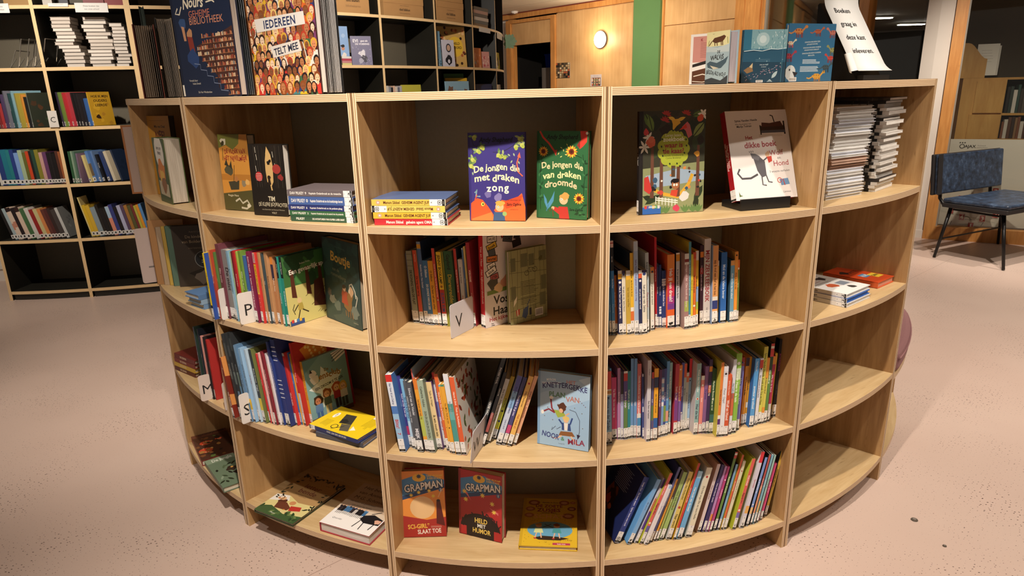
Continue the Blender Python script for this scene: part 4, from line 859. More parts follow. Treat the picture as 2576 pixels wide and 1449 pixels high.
L2 = [
 (604, 1160, 472, '#f0cf2a', 'STAD VOL WATER', '#3a3210', {'tmm': 9, 'front': arabel, 'b': [(78, 84, '#1d1b1c')], 'pic': 4}),
 (662, 1152, 445, '#b0452e', 'Max is weg', '#f0d6b0', {'b': [(0, 36, '#d98a2e')]}),
 (706, 1150, 465, '#55793f', 'De tuin', '#dfe6c8', {}),
 (738, 1146, 380, '#6d3a44', 'Elke nacht', '#cfaeb2', {'cc': '#6d3a44'}),
 (792, 1150, 436, '#8a8684', 'De mist', '#24201e', {}),
 (842, 1176, 452, '#83aac0', 'Bruno wordt een superheld', '#22323c', {'b': [(60, 84, '#a9c4d2')], 'xe': 882, 'pic': 4}),
 (884, 1180, 462, '#9fb48a', 'boom', '#3a4a2c', {'xe': 902}),
 (904, 1184, 458, '#642028', 'Zwarte nacht', '#d0a0a0', {'xe': 922}),
 (924, 1186, 452, '#b3262a', 'Rood is de kleur', '#f2cdc0', {'xe': 962}),
 (964, 1190, 462, '#9cb24c', 'Kikker', '#3c4a18', {'xe': 990}),
 (992, 1192, 458, '#6f8f3c', 'Kikker en de pad', '#e5eccc', {'xe': 1044, 'b': [(74, 84, '#e5e2dc')]}),
 (1046, 1198, 510, '#3f629c', 'Blauwe haai', '#e3e9f3', {'xe': 1092, 'ty': (30, 80)}),
 (1096, 1206, 470, '#8c1f4a', [('DAV PILKEY  2', 6, 34, '#f0d4de', 44), ('Kapitein Onderbroek en de aanval', 36, 78, '#f5e3ea', 36)], W_, {'xe': 1156, 'pic': 1, 'cc': '#7a2444'}),
 (1160, 1214, 480, '#cf3a34', [('PIZZOLI', 2, 13, '#2a1614', 40), ('WOESTE EN ZIJN VRIENDEN', 18, 56, '#3a2408', 42)], W_, {'b': [(0, 14, '#d9a9a2'), (16, 58, '#eeb936')], 'dots': [(64, 10, '#f6ead8'), (70, 10, '#f6ead8'), (76, 10, '#f6ead8')], 'xe': 1206, 'pic': 1}),
 (1210, 1218, 480, '#b98a5e', 'Ruben Prins', '#4a2f1a', {'xe': 1242, 'pic': 4}),
 (1243, 1218, 490, '#3d4c52', 'Nacht', '#cfd6d8', {'xe': 1272, 'pic': 4}),
 (1275, 1220, 478, '#ba8b60', 'Ruben Prins', '#4a2f1a', {'xe': 1326, 'pic': 4}),
 (1330, 1222, 522, '#b98055', 'Ruben Prins', '#e9d9c4', {'b': [(0, 11, '#e08a3a'), (11, 34, '#2b2b46')], 'xe': 1384, 'pic': 4}),
 (1388, 1246, 525, '#2c8a7c', [('Rinske Appers', 4, 28, '#cfd0cc', 36), ('Een gevaarlijk spel', 38, 80, '#eef3ee', 36)], W_, {'b': [(0, 30, '#1a1a1c')], 'xe': 1424, 'pic': 0}),
 (1426, 1248, 525, '#2c8a7c', [('Rinske Appers', 4, 28, '#cfd0cc', 36), ('Een gevaarlijk spel', 38, 80, '#eef3ee', 36)], W_, {'b': [(0, 30, '#1a1a1c')], 'xe': 1476, 'pic': 0, 'front': spel_front, 'cc': '#2a4a3a'}),
]
row((380, 520), 4.14, ZS[2], L2, inw(-38.5), limits=LIM('BC'), place= 'on the second bay\'s second shelf', lean=-1.5, xend=1478, group='books on the second shelf of the second bay')
# --- second bay, third shelf (crop 420,800)
def reuzen_front(p):
    p.rect(0, 0, 100, 100, '#d98f4e'); p.poly([(0, 30), (40, 36), (100, 66), (100, 80), (0, 60)], '#7c2a1e'); p.star(60, 54, 20, '#b8522a', 8, .6); p.poly([(0, 78), (100, 90), (100, 100), (0, 100)], '#7c2a1e'); p.blob(50, 16, 20, '#e6aa6a', 10, .2, 4)
def leopard_front(p):
    p.rect(0, 0, 100, 100, '#b32d2a'); p.blob(40, 18, 26, '#dd8a36', 14, .25, 4, .8)
    for i in range(14): p.ell(24 + (i * 17) % 36, 10 + (i * 7) % 18, 2.5, 2.5, '#f0d27c', 7)
    p.blob(72, 40, 18, '#3a1416', 12, .4, 6)
def wens_front(p):
    p.rect(0, 0, 100, 100, '#7fa3a2'); p.poly([(0, 20), (40, 0), (0, 0)], '#6b9291')
    p.star(48, 50, 44, '#dfe3da', 5, .5, -12)
    p.poly([(66, 3), (100, -4), (100, 10), (74, 18)], '#eceae2'); [p.line([(66, 16 - i * 5), (100, 6 - i * 5)], 1.6, '#3b3f3e') for i in range(3)]
    p.text('De', 50, 24, 4.6, '#7b5a24', bold=1); p.text('wensclub', 50, 35, 9, '#9c6a1e', maxw=80, bold=1, arc=3, jig=.3); p.text('EEN DROOM IS TE GEK', 52, 47, 4.2, '#2a3234', maxw=68, bold=1, rot=-5)
    p.blob(18, 25, 8, '#ece6dc', 9, .2, 2); p.poly([(12, 22), (14, 16), (18, 22)], '#2c2624'); p.blob(21, 34, 10, '#e9e3d8', 9, .2, 3)
    for x, y, sk, hair, top, leg in ((20, 68, '#b87452', '#3a2418', '#5c7ea8', '#4a6a96'), (42, 62, '#d9a078', '#8a4a24', '#4e5a4a', '#d9c27a'), (66, 58, '#e4b48c', '#b4562a', '#a8323a', '#3a3434'), (82, 60, '#e8bc94', '#d0a04a', '#e0dcd2', '#3f4a3a')):
        p.blob(x, y - 1, 11, hair, 11, .2, int(x)); p.ell(x, y, 6.5, 7, sk); p.poly([(x - 8, y + 5), (x + 8, y + 5), (x + 9, y + 17), (x - 9, y + 17)], top); p.rect(x - 7, y + 17, x - 1, y + 32, leg); p.rect(x + 1, y + 17, x + 7, y + 31, leg)
        p.ell(x - 2.4, y, 1, 1.2, '#2a1c18', 6); p.ell(x + 2.4, y, 1, 1.2, '#2a1c18', 6)
    p.rect(0, 93, 100, 100, '#6f4f3a')
L3 = [
 (655, 985, 392, '#7a2a22', [('ab', 12, 24, '#d9b49a', 40), ('TAS TORCAN', 52, 84, '#f2e4d0', 52)], W_, {'tmm': 10, 'front': reuzen_front, 'cc': '#c9814a', 'd': .15, 'pic': 4}),
 (728, 1000, 160, '#33363a', 'donker bos', '#8f9694', {'b': [(10, 30, '#4a5152'), (40, 52, '#565c5a')], 'cc': '#2b2e30'}),
 (762, 1008, 150, '#3a3d40', 'donkere nacht', '#9aa09e', {'b': [(14, 26, '#50565a'), (44, 58, '#6a7674'), (66, 84, '#7088a0')], 'cc': '#2b2e30'}),
 (794, 1014, 148, '#2f3336', 'donkere dag', '#9aa09e', {'b': [(6, 20, '#4a5152'), (44, 60, '#6f8078'), (60, 74, '#6e96b8')], 'cc': '#2b2e30'}),
 (822, 1020, 268, '#7fa4c6', 'Oliver Jeffers  Een ster', '#20324a', {'b': [(70, 84, '#e3bd3c')], 'pic': 0, 'cc': '#5a7c9c'}),
 (858, 1024, 300, '#8fb2d0', 'Janna Antonia  Als een ridder', '#2c3a52', {'b': [(68, 84, '#e5bd34')], 'pic': 0, 'xe': 906}),
 (912, 1026, 312, '#b4c8d8', 'Jan de beer', '#9a3a58', {'xe': 952, 'pic': 2}),
 (955, 1030, 310, '#2c3134', 'Enne Koens  Vogel', '#d2d6d4', {'b': [(66, 84, '#e2c83e')], 'xe': 1014, 'pic': 2, 'cc': '#6a7240'}),
 (1016, 1036, 352, '#c9383a', 'Tine Mortier', '#f6dcd2', {'xe': 1040, 'pic': 5}),
 (1042, 1048, 345, '#e2b4ae', 'Roze wolk', '#8a3a3c', {'b': [(60, 84, '#d4c8d8')], 'xe': 1066, 'pic': 5}),
 (1068, 1052, 330, '#7e2430', 'Jowi Schmitz  Superjuffie in aust', '#eac9c4', {'xe': 1106, 'pic': 2}),
 (1108, 1054, 350, '#d8cfd2', 'bloemen', '#a04a62', {'b': [(14, 60, '#e9d8cc')], 'xe': 1138}),
 (1140, 1054, 236, '#2f3f80', 'Jowi Schmitz  Avonturen van de papieren man', '#e0e3f0', {'xe': 1178, 'pic': 4, 'ts': 34}),
 (1182, 1060, 212, '#2d3b7e', None, W_, {'b': [(8, 9, '#dfe3ee'), (13, 14, '#dfe3ee'), (18, 19, '#dfe3ee'), (23, 24, '#dfe3ee'), (46, 47, '#dfe3ee'), (51, 52, '#dfe3ee'), (56, 57, '#dfe3ee'), (61, 62, '#dfe3ee'), (66, 67, '#dfe3ee')], 'xe': 1268, 'pic': 4, 'cc': '#26326c'}),
 (1270, 1056, 346, '#c4332f', 'VILLA ALIEN', '#fbe8da', {'ty': (46, 80), 'ts': 56, 'b': [(0, 4, '#e6ddd2')], 'xe': 1314, 'pic': 0}),
 (1316, 1050, 342, '#3f6fae', 'Janneke', '#e8eef6', {'xe': 1334}),
 (1335, 1052, 356, '#e6a640', 'Ben & Floor  Ontvoerd!', '#4a300e', {'xe': 1352, 'pic': 4}),
 (1354, 1060, 250, '#c93530', 'Rode draad', '#fbe0d2', {'cc': '#bb322c', 'front': leopard_front, 'xe': 1396, 'b': [(60, 84, '#d6ccc6')]}),
 (1402, 1040, 425, '#dfa436', 'Ava Schulte  De wensclub', '#8a5a14', {'front': wens_front, 'xe': 1450, 'cc': '#a9a28a', 'd': .155, 'pic': 1}),
]
row((420, 800), 3.916, ZS[3], L3, inw(-38.5), limits=LIM('BC'), place= 'on the second bay\'s third shelf', lean=lambda u: -9 + 2.5 * u, xend=1450, group='books on the third shelf of the second bay')
# ================================================================== COVERS SHOWN FACE-ON, STACKS AND CARDS IN THE BIRCH BOOKCASE
RND = random.Random(11)
def lines(p, x0, x1, y0, n, dy, col, wd=.7, seed=0):
    r = random.Random(seed)
    for i in range(n): p.line([(x0, y0 + i * dy), (x1 - r.random() * (x1 - x0) * .25, y0 + i * dy)], wd, col)
def barcode(p, x0, y0, x1, y1):
    p.rect(x0, y0, x1, y1, '#efebe6'); n = 16; w = (x1 - x0) * .88 / n
    for i in range(n): p.rect(x0 + (x1 - x0) * .06 + i * w, y0 + (y1 - y0) * .1, x0 + (x1 - x0) * .06 + i * w + w * (.35 + .3 * ((i * 7) % 3) / 2), y1 - (y1 - y0) * .16, '#141013')
def person(p, x, y, s, skin, hair, top, long=False, seed=0):
    """small generic figure: hair, head, shoulders; s = head radius in percent of width"""
    k = p.w / p.h
    p.poly([(x - s * 1.5, y + s * 4.2 * k), (x - s * 1.2, y + s * 1.3 * k), (x + s * 1.2, y + s * 1.3 * k), (x + s * 1.5, y + s * 4.2 * k)], top)
    if long: p.ell(x, y + s * .6 * k, s * 1.35, s * 1.9, hair, 10)
    else: p.ell(x, y - s * .25 * k, s * 1.22, s * 1.2, hair, 10)
    p.rect(x - s * .3, y + s * .6 * k, x + s * .3, y + s * 1.6 * k, skin); p.ell(x, y + s * .15 * k, s * .85, s * 1.05, skin, 10)
    p.ell(x - s * .32, y, s * .1, s * .14, '#1d1513', 5); p.ell(x + s * .32, y, s * .1, s * .14, '#1d1513', 5)
    p.line([(x - s * .3, y + s * .62 * k), (x + s * .3, y + s * .62 * k)], s * .16, '#8c2d28')
SK = ['#f0c8a0', '#e2ab7c', '#b97a50', '#8a5434', '#d98f62', '#f3d3b4']; HR = ['#1b1516', '#3a2418', '#8a4a22', '#d9a93c', '#b8412a', '#efd07a', '#2a1c24']; TP = ['#c7352e', '#e3b52f', '#3d6b46', '#2c3a72', '#7a3f6a', '#e9e2d6', '#d9682e', '#5a2a30', '#3f7f86']
def nours(p):
    p.rect(0, 0, 100, 100, '#18243f'); p.rect(0, 0, 4, 100, '#121b33')
    p.poly([(92, 38), (99, 36), (99, 99), (88, 99), (62, 78), (40, 60), (36, 52)], '#4a2a22')
    r = random.Random(2)
    for i in range(11):
        y = 40 + i * 5.4; xl = 36 + max(0, (i - 3)) * 6.2 + (10 if i < 2 else 0)
        p.line([(xl, y + 4.6), (99, y + 3.4)], .9, '#8a5a3a'); x = xl + 1
        while x < 97:
            w = r.uniform(1.1, 2.4); hh = r.uniform(2.4, 3.9)
            if r.random() < .8: yy = y + 4.6 - (x - xl) * .018; p.poly([(x, yy - hh), (x, yy), (x + w * .8, yy), (x + w * .8, yy - hh)], r.choice(['#a7503a', '#c98a5e', '#7d3428', '#d9a982', '#5e3a34', '#b9694a', '#8d8a86', '#e8c9a2']))
            x += w
    p.line([(64, 40), (66, 92)], 1.4, '#3a201a')
    p.text('Nours', 40, 11.5, 9, '#e9dcc4', maxw=62, slant=.22, bold=1, jig=.15); p.line([(12, 15), (7, 20), (14, 21), (19, 14)], 1.6, '#e9dcc4'); p.line([(62, 13), (72, 12), (76, 14)], 1.4, '#e9dcc4')
    p.text('GEHEIME', 48, 22, 6, '#c9745a', maxw=52, bold=0); p.text('BIBLIOTHEEK', 58, 28.5, 6.4, '#d58a6a', maxw=76, bold=0)
    p.blob(17, 30, 6, '#35507c', 9, .2, 3); p.poly([(14, 32), (19, 33), (20, 46), (16, 46)], '#c9906a'); p.blob(27, 40, 5, '#c08a62', 9, .2, 4); p.poly([(22, 42), (31, 43), (33, 58), (24, 58)], '#8a3428'); p.blob(28, 62, 9, '#2a4272', 9, .3, 5)
    p.line([(28, 68), (38, 69), (38, 74), (48, 75), (48, 80), (58, 81), (58, 87), (68, 88), (68, 94), (80, 95)], .7, '#7f8aa6')
    p.text('Verteld door', 22, 84, 1.9, '#d5cfc2'); p.text('Ineke Smeid', 27, 87, 1.9, '#d5cfc2'); p.text('De Vier Windstreken', 40, 95.5, 1.8, '#d5cfc2')
    p.rect(.5, 88, 3.6, 99, '#e6dfd4')
def iedereen(p):
    p.rect(0, 0, 100, 100, '#5a2f30'); r = random.Random(5); rows = 13
    for j in range(rows):
        n = 11
        for i in range(n):
            x = (i + .5 * (j % 2) + r.uniform(-.2, .2)) * 100 / n; y = 2 + j * 100 / rows * .98
            person(p, x, y, 3.5 * r.uniform(.9, 1.15), r.choice(SK), r.choice(HR), r.choice(TP), r.random() < .45)
    p.poly([(10, 27), (12, 39.5), (86, 36.5), (85, 25)], '#e8e2da'); p.text('IEDEREEN', 48.5, 32.2, 7.4, '#26345e', maxw=66, rot=-2, bold=1, sp=.05)
    p.line([(36, 56), (44, 78)], 1.2, '#e3dcd0'); p.line([(80, 52), (84, 68)], 1.2, '#e3dcd0')
    p.poly([(30, 54), (35, 64.5), (78, 60), (75, 49.5)], '#e4ddd4'); p.text('TELT MEE', 54.5, 57.2, 6.2, '#2a3048', maxw=40, rot=-7, bold=1)
def vloek(p):
    p.rect(0, 0, 100, 100, '#c88a3a'); p.poly([(0, 0), (74, 0), (70, 12), (48, 20), (26, 14), (0, 18)], '#6f7434'); p.blob(18, 10, 10, '#d8d2b8', 9, .3, 3); p.blob(15, 12, 6, '#3a3a24', 9, .3, 4); p.line([(14, 18), (10, 34)], 2, '#5a4a24')
    p.text('DE VLOEK VAN', 54, 22, 5.6, '#8c2a26', maxw=72, bold=1, jig=.4); p.text('HET NEVELMEER', 54, 31, 5.8, '#8c2a26', maxw=80, bold=1, jig=.4)
    p.rect(0, 52, 100, 60, '#b0742e'); p.poly([(0, 78), (100, 72), (100, 100), (0, 100)], '#4f4a28'); p.poly([(22, 62), (60, 60), (56, 72), (28, 73)], '#3c3a2c'); p.line([(40, 62), (48, 40)], 1.6, '#3c2a18'); p.blob(28, 46, 13, '#4c4a36', 10, .3, 5); p.poly([(14, 40), (22, 32), (28, 42)], '#2c2c22'); p.poly([(30, 42), (38, 34), (40, 46)], '#2c2c22'); p.blob(50, 58, 7, '#a9703e', 9, .3, 6); p.blob(74, 64, 9, '#8a7a60', 9, .3, 7); p.blob(88, 62, 8, '#d9a860', 9, .3, 8)
    p.text('Reggie Naus', 34, 80, 2.6, '#e3d6b4'); p.line([(40, 88), (54, 84), (64, 90), (80, 86), (90, 93), (76, 97), (58, 96)], 5, '#b9b29a'); p.ell(84, 93, 6, 5, '#c9c2aa')
def tim(p):
    p.rect(0, 0, 100, 100, '#1d1712'); p.poly([(54, 3), (64, 14), (68, 30), (66, 52), (60, 58), (62, 64), (58, 64), (56, 56), (48, 52), (46, 36), (47, 20)], '#c9a46a')
    p.poly([(38, 1), (50, 14), (44, 30), (47, 54), (38, 60)], '#241c16'); p.poly([(62, 2), (72, 20), (70, 60), (82, 62), (84, 0)], '#241c16')
    for x in (16, 24, 30, 78, 90): p.line([(x, 2), (x + 2, 60)], 1.2, '#3a332a')
    for x, y in ((20, 4), (22, 14), (18, 30), (70, 10), (74, 26)): p.line([(x, y), (x + 1, y + 8)], 1, '#d9d0be')
    p.blob(56, 26, 5, '#1b1612', 8, .3, 3); p.blob(61, 23, 4, '#1b1612', 8, .3, 4); p.ell(78, 34, 12, 11, '#9c3630'); p.blob(88, 45, 7, '#8c302c', 9, .3, 5); p.blob(54, 46, 5, '#2a1d14', 8, .2, 6); p.poly([(51, 48), (57, 48), (59, 56), (50, 56)], '#2a1d14')
    p.ell(25, 45, 10.5, 11, '#b5302e', 18); [p.line([(17, 41 + i * 2.2), (33, 41 + i * 2.2)], .8, '#e9c9bc') for i in range(5)]
    p.text('TIM', 56, 76, 6.5, '#cfc4a8', bold=1, maxw=20); p.text('DE KLEINE BOSWACHTER', 58, 84, 5.4, '#cfc4a8', maxw=84, bold=0, jig=.2); p.text('met illustraties van Emanuel Wiemans', 58, 91.5, 1.8, '#a9a08a', maxw=76); p.text('VOLT', 60, 96, 2.4, '#cfc4a8')
def apples(p, spots, r):
    for x, y in spots:
        for j in range(5): p.leaf(x, y, r.uniform(7, 11), 3.6, r.uniform(0, 360), r.choice(['#7d9a5a', '#a9b878', '#5f7f48']), '#2f3f24')
        p.ell(x + r.uniform(-3, 3), y + 1.5, 3.6, 3.8, '#b9bd5e'); p.ell(x + 3, y + 3, 3, 3.2, '#a2ab4c')
def jongen_zong(p):
    p.rect(0, 0, 100, 100, '#3c3278'); p.rect(0, 0, 4, 100, '#32296a'); r = random.Random(8)
    p.line([(4, 2), (10, 14), (22, 18), (30, 17)], .9, '#2a2a22'); p.line([(100, 2), (86, 12), (72, 18), (60, 22), (44, 22)], .9, '#2a2a22'); p.line([(8, 16), (7, 34), (6, 44)], .9, '#2a2a22')
    apples(p, [(9, 4), (17, 19), (8, 29), (6, 36), (92, 6), (82, 15), (94, 13), (62, 25), (54, 24), (24, 15)], r)
    for x, y, a in ((70, 24, 40), (80, 23, 70), (78, 31, 120), (88, 32, 60), (7, 44, 80)): p.leaf(x, y, 6, 2.6, a, '#9fb38a')
    p.text('Andy Shepherd', 50, 8, 5, '#15101c', maxw=58, slant=.2, bold=1)
    p.text('De jongen die', 50, 41, 7.2, '#efe9b4', maxw=82, bold=1, arc=2.5, jig=.35, seed=3); p.text('met draken', 50, 52, 7.8, '#efe9b4', maxw=86, bold=1, arc=2, jig=.35, seed=5); p.text('zong', 52, 62, 8.2, '#f2f0d0', maxw=46, bold=1, jig=.2, sp=.08)
    p.line([(96, 49), (88, 44), (86, 34), (90, 26)], 2, '#e2684a'); p.poly([(87, 27), (91, 22), (93, 29)], '#e2684a')
    p.blob(34, 70, 6, '#6f669c', 9, .2, 3); p.blob(52, 73, 7, '#7d74a6', 9, .2, 4); p.line([(10, 68), (14, 64), (12, 72), (20, 72)], 2.4, '#7fa0a8')
    p.poly([(2, 100), (3, 80), (14, 74), (24, 76), (34, 84), (44, 94), (52, 100)], '#d9552c'); p.poly([(44, 88), (58, 76), (78, 78), (94, 68), (100, 84), (100, 100), (60, 100)], '#e0642e'); p.poly([(60, 78), (96, 70), (88, 82), (66, 86)], '#c94a28')
    p.ell(24, 81, 3, 3.4, '#f0d45c'); p.ell(24.5, 81, 1.2, 2, '#1c1416'); p.line([(10, 76), (14, 70)], 1.6, '#d9552c'); p.poly([(4, 98), (40, 90), (44, 100), (4, 100)], '#e9793e')
    p.ell(54, 84, 7.5, 8, '#e8b084'); p.blob(55, 80, 8, '#caa04c', 11, .3, 6, .6); p.ell(52, 84, 1.6, 2, '#f4efe6', 8); p.ell(52, 84, .8, 1, '#1c1416', 6); p.poly([(44, 90), (62, 90), (64, 100), (42, 100)], '#3a567e'); p.ell(63, 92, 4, 4, '#8fae6a')
    p.text('Met tekeningen van', 80, 76, 1.5, '#3c1a12'); p.text('Sara Ogilvie', 80, 81, 3, '#2a120e', slant=.2, bold=1, maxw=26); p.text('LANNOO', 80, 87, 1.5, '#5a2a1c')
def sunflower(p, x, y, r):
    for i in range(14): p.leaf(x, y, r, r * .36, i * 360 / 14, ['#e2862c', '#eec03c'][i % 2])
    p.ell(x, y, r * .45, r * .45, '#7c2f1a'); p.ell(x, y, r * .25, r * .25, '#4a1a10')
def jongen_droomde(p):
    p.rect(0, 0, 100, 100, '#2c6138'); p.rect(0, 0, 4, 100, '#23522e')
    p.line([(6, 0), (12, 7), (24, 14), (34, 22)], 3.4, '#cf4030'); p.poly([(32, 22), (40, 21), (38, 28)], '#cf4030'); p.poly([(84, 0), (98, 0), (97, 12), (90, 17), (84, 20), (80, 17), (86, 10)], '#cc3d2e'); p.ell(97, 2.5, 2.4, 2.6, '#f3efe4'); p.poly([(78, 16), (84, 10), (84, 19)], '#8c2a24')
    p.text('Andy Shepherd', 50, 6.5, 5, '#10180f', maxw=60, slant=.2, bold=1); r = random.Random(4)
    p.line([(10, 30), (6, 60), (8, 90)], 1, '#16301b'); p.line([(90, 26), (94, 50), (92, 80)], 1, '#16301b'); p.line([(70, 25), (88, 30)], 1, '#16301b')
    for x, y in ((8, 36), (6, 48), (8, 62), (6, 76), (93, 36), (95, 50), (94, 64), (92, 84), (90, 94), (84, 92), (12, 18)):
        for j in range(4): p.leaf(x, y, r.uniform(6, 10), 3.8, r.uniform(0, 360), r.choice(['#1a3a20', '#234a29', '#3c7444']))
    sunflower(p, 13, 23, 10); sunflower(p, 68, 23, 12); sunflower(p, 84, 76, 11)
    for x, y, a in ((46, 18, 30), (44, 24, 120), (52, 20, 80), (55, 26, 20), (50, 28, 150), (58, 14, 60)): p.leaf(x, y, 5, 1.6, a, '#e9dc7c')
    for i, (tx, yy) in enumerate((('De jongen die', 40), ('van draken', 51), ('droomde', 61))): p.text(tx, 50 if i < 2 else 48, yy, [6.6, 7.2, 7.2][i], ['#e8cf9c', '#e6dca0', '#e9c79c'][i], maxw=[82, 80, 64][i], bold=1, arc=2.4, jig=.3, seed=i + 2)
    p.poly([(14, 72), (20, 78), (22, 84), (30, 76), (36, 68), (34, 80), (28, 86), (22, 90), (16, 82)], '#4f8cae'); p.line([(24, 84), (20, 92)], 1.6, '#3c7494')
    p.ell(54, 78, 8.5, 9, '#e9b48a'); p.blob(57, 74, 9, '#c99a50', 11, .35, 3, .7); p.ell(50, 77.5, 1.6, 2, '#f4efe6', 8); p.ell(49.6, 77.5, .8, 1, '#1c1416', 6); p.poly([(44, 86), (62, 86), (66, 100), (46, 100)], '#b8352c'); p.poly([(46, 88), (34, 86), (33, 90), (47, 96)], '#b8352c'); p.ell(33, 88, 3, 3, '#e9b48a'); p.line([(26, 92), (32, 88), (34, 98)], 1.6, '#6a3a24')
    p.text('Sara Ogilvie', 79, 89, 2.7, '#0f1a10', slant=.2, bold=1, maxw=26)
def zoekboek(p):
    p.rect(0, 0, 100, 100, '#3b3a2c'); p.rect(0, 0, 6, 100, '#221d1c'); r = random.Random(9)
    p.poly([(6, 55), (100, 50), (100, 100), (6, 100)], '#8f9468'); p.poly([(10, 62), (60, 56), (100, 60), (100, 68), (56, 72), (16, 74)], '#9fb2c4'); p.line([(18, 74), (34, 80), (60, 84), (76, 72), (82, 62)], 5, '#d9a83a')
    for i in range(20): p.blob(r.uniform(10, 98), r.uniform(2, 40), r.uniform(6, 12), r.choice(['#2c3326', '#47402e', '#332a24', '#3f4a30']), 9, .3, i)
    for x, y, a, L, w, cc in ((8, 2, 60, 26, 12, '#5f7a3c'), (14, 4, 75, 24, 10, '#6f8a44'), (98, 12, 130, 26, 12, '#8a9a58'), (99, 3, 170, 20, 9, '#5f7a3c'), (6, 82, 20, 24, 9, '#27301f'), (10, 90, -30, 26, 9, '#2c3a24'), (98, 74, 120, 26, 10, '#2c3a24'), (90, 84, 100, 22, 9, '#27301f')): p.leaf(x, y, L, w, a, cc, '#2a331e')
    for x in (20, 34, 60, 90): p.poly([(x - 3, 84), (x - 2, 34), (x + 2, 34), (x + 3, 84)], '#6a4434')
    for x, y, s in ((14, 25, 1), (8, 34, 1.2), (96, 4, 1)): [p.leaf(x, y, 9 * s, 3.4, a, '#efeae0') for a in range(0, 360, 60)]
    for x, y in ((40, 4), (38, 10), (70, 4)): [p.leaf(x, y, 8, 2.6, a, '#b23a34') for a in range(-150, 40, 32)]
    p.poly([(48, 9), (58, 8), (62, 12), (56, 15), (50, 20), (50, 13)], '#e4b23c'); p.leaf(56, 10, 14, 5, -20, '#e8bc48'); p.leaf(54, 9, 12, 5, 200, '#e8bc48')
    p.poly([(64, 16), (72, 11), (76, 14), (80, 24), (74, 27), (70, 20)], '#cf6a70'); p.poly([(60, 19), (70, 13), (72, 17)], '#d9402e'); p.blob(18, 30, 7, '#dd6a50', 10, .2, 3); p.ell(18, 27, 4.6, 4.6, '#e07a5c'); p.blob(92, 8, 5, '#d95a3c', 9, .2, 4); p.blob(88, 42, 4, '#e2a23c', 8, .3, 5); p.blob(10, 20, 5, '#d4484a', 8, .3, 7)
    cx, cy = 52, 37
    for i in range(11):
        a = 2 * math.pi * i / 11; p.ell(cx + 17 * math.cos(a), cy + 13 * math.sin(a), 8, 8, '#aab33a')
    p.ell(cx, cy, 21, 22, '#aab33a'); p.rect(cx - 3, 53, cx + 3, 64, '#5a4430')
    for x, y in ((50, 18), (60, 19), (34, 26), (70, 27), (33, 33), (71, 33), (35, 42), (68, 40), (46, 50), (57, 50), (36, 37)): p.leaf(x, y, 3.4, 2.4, 70, '#23351f')
    p.text('Leren lezen', 51, 23.5, 2.7, '#f3f0dc', maxw=24); p.text('zoekboek', 52, 27.3, 4, '#f5f2de', maxw=32, bold=1); p.text('waar is', 52, 33, 4.6, '#a02c3c', maxw=28, bold=1); p.text('de kaas?', 52, 38.6, 4.6, '#a02c3c', maxw=32, bold=1); p.text('Danielle Schothorst &', 52, 43, 1.6, '#2a3018'); p.text('Corine Brinkman', 52, 45.5, 1.6, '#2a3018')
    for i in range(26):
        x, y = r.uniform(10, 96), r.uniform(54, 80); p.blob(x, y, r.uniform(1.4, 3.6), r.choice(['#1d1a1a', '#2a2422', '#c9483c', '#e9e2d6', '#3c5a74', '#d98a4a', '#6a4a34']), 8, .3, i + 40)
    p.poly([(8, 64), (14, 62), (20, 76), (16, 80), (8, 76)], '#c43c36'); p.ell(56, 72, 6, 6.5, '#a86a44'); p.blob(56, 68, 6, '#1c1516', 9, .2, 3, .6); p.ell(54, 72, 1.6, 2, '#f2ede2', 8); p.ell(58, 72, 1.6, 2, '#f2ede2', 8); p.poly([(50, 77), (60, 77), (58, 84), (48, 82)], '#cf4a34')
    p.line([(26, 86), (60, 90)], 1.4, '#efe8de'); p.line([(26, 84), (60, 88)], 1.4, '#efe8de'); [p.line([(26 + i * 5, 82.5 + i * .6), (26 + i * 5, 90 + i * .6)], 1, '#efe8de') for i in range(7)]
    p.blob(70, 84, 8, '#d9d6d0', 10, .3, 4, .8); p.blob(58, 95, 5, '#c9405a', 9, .2, 5)
    for x in (34, 42, 72, 84, 92): [p.leaf(x, 100, 12, 3.6, a, '#5f7f48') for a in (-130, -105, -80, -55)]
    p.rect(6, 93, 34, 100, '#2f62ae')
    for i, cc in enumerate(['#cf3f38', '#5b54a0', '#3c86c8', '#e0a23c', '#55a060', '#d8d0c8']): p.rect(9 + i * 4, 91.5, 12.4 + i * 4, 94.6, cc)
    p.text('ZWIJSEN', 21, 93, 1.4, '#f5f0e8', maxw=23, bold=1)
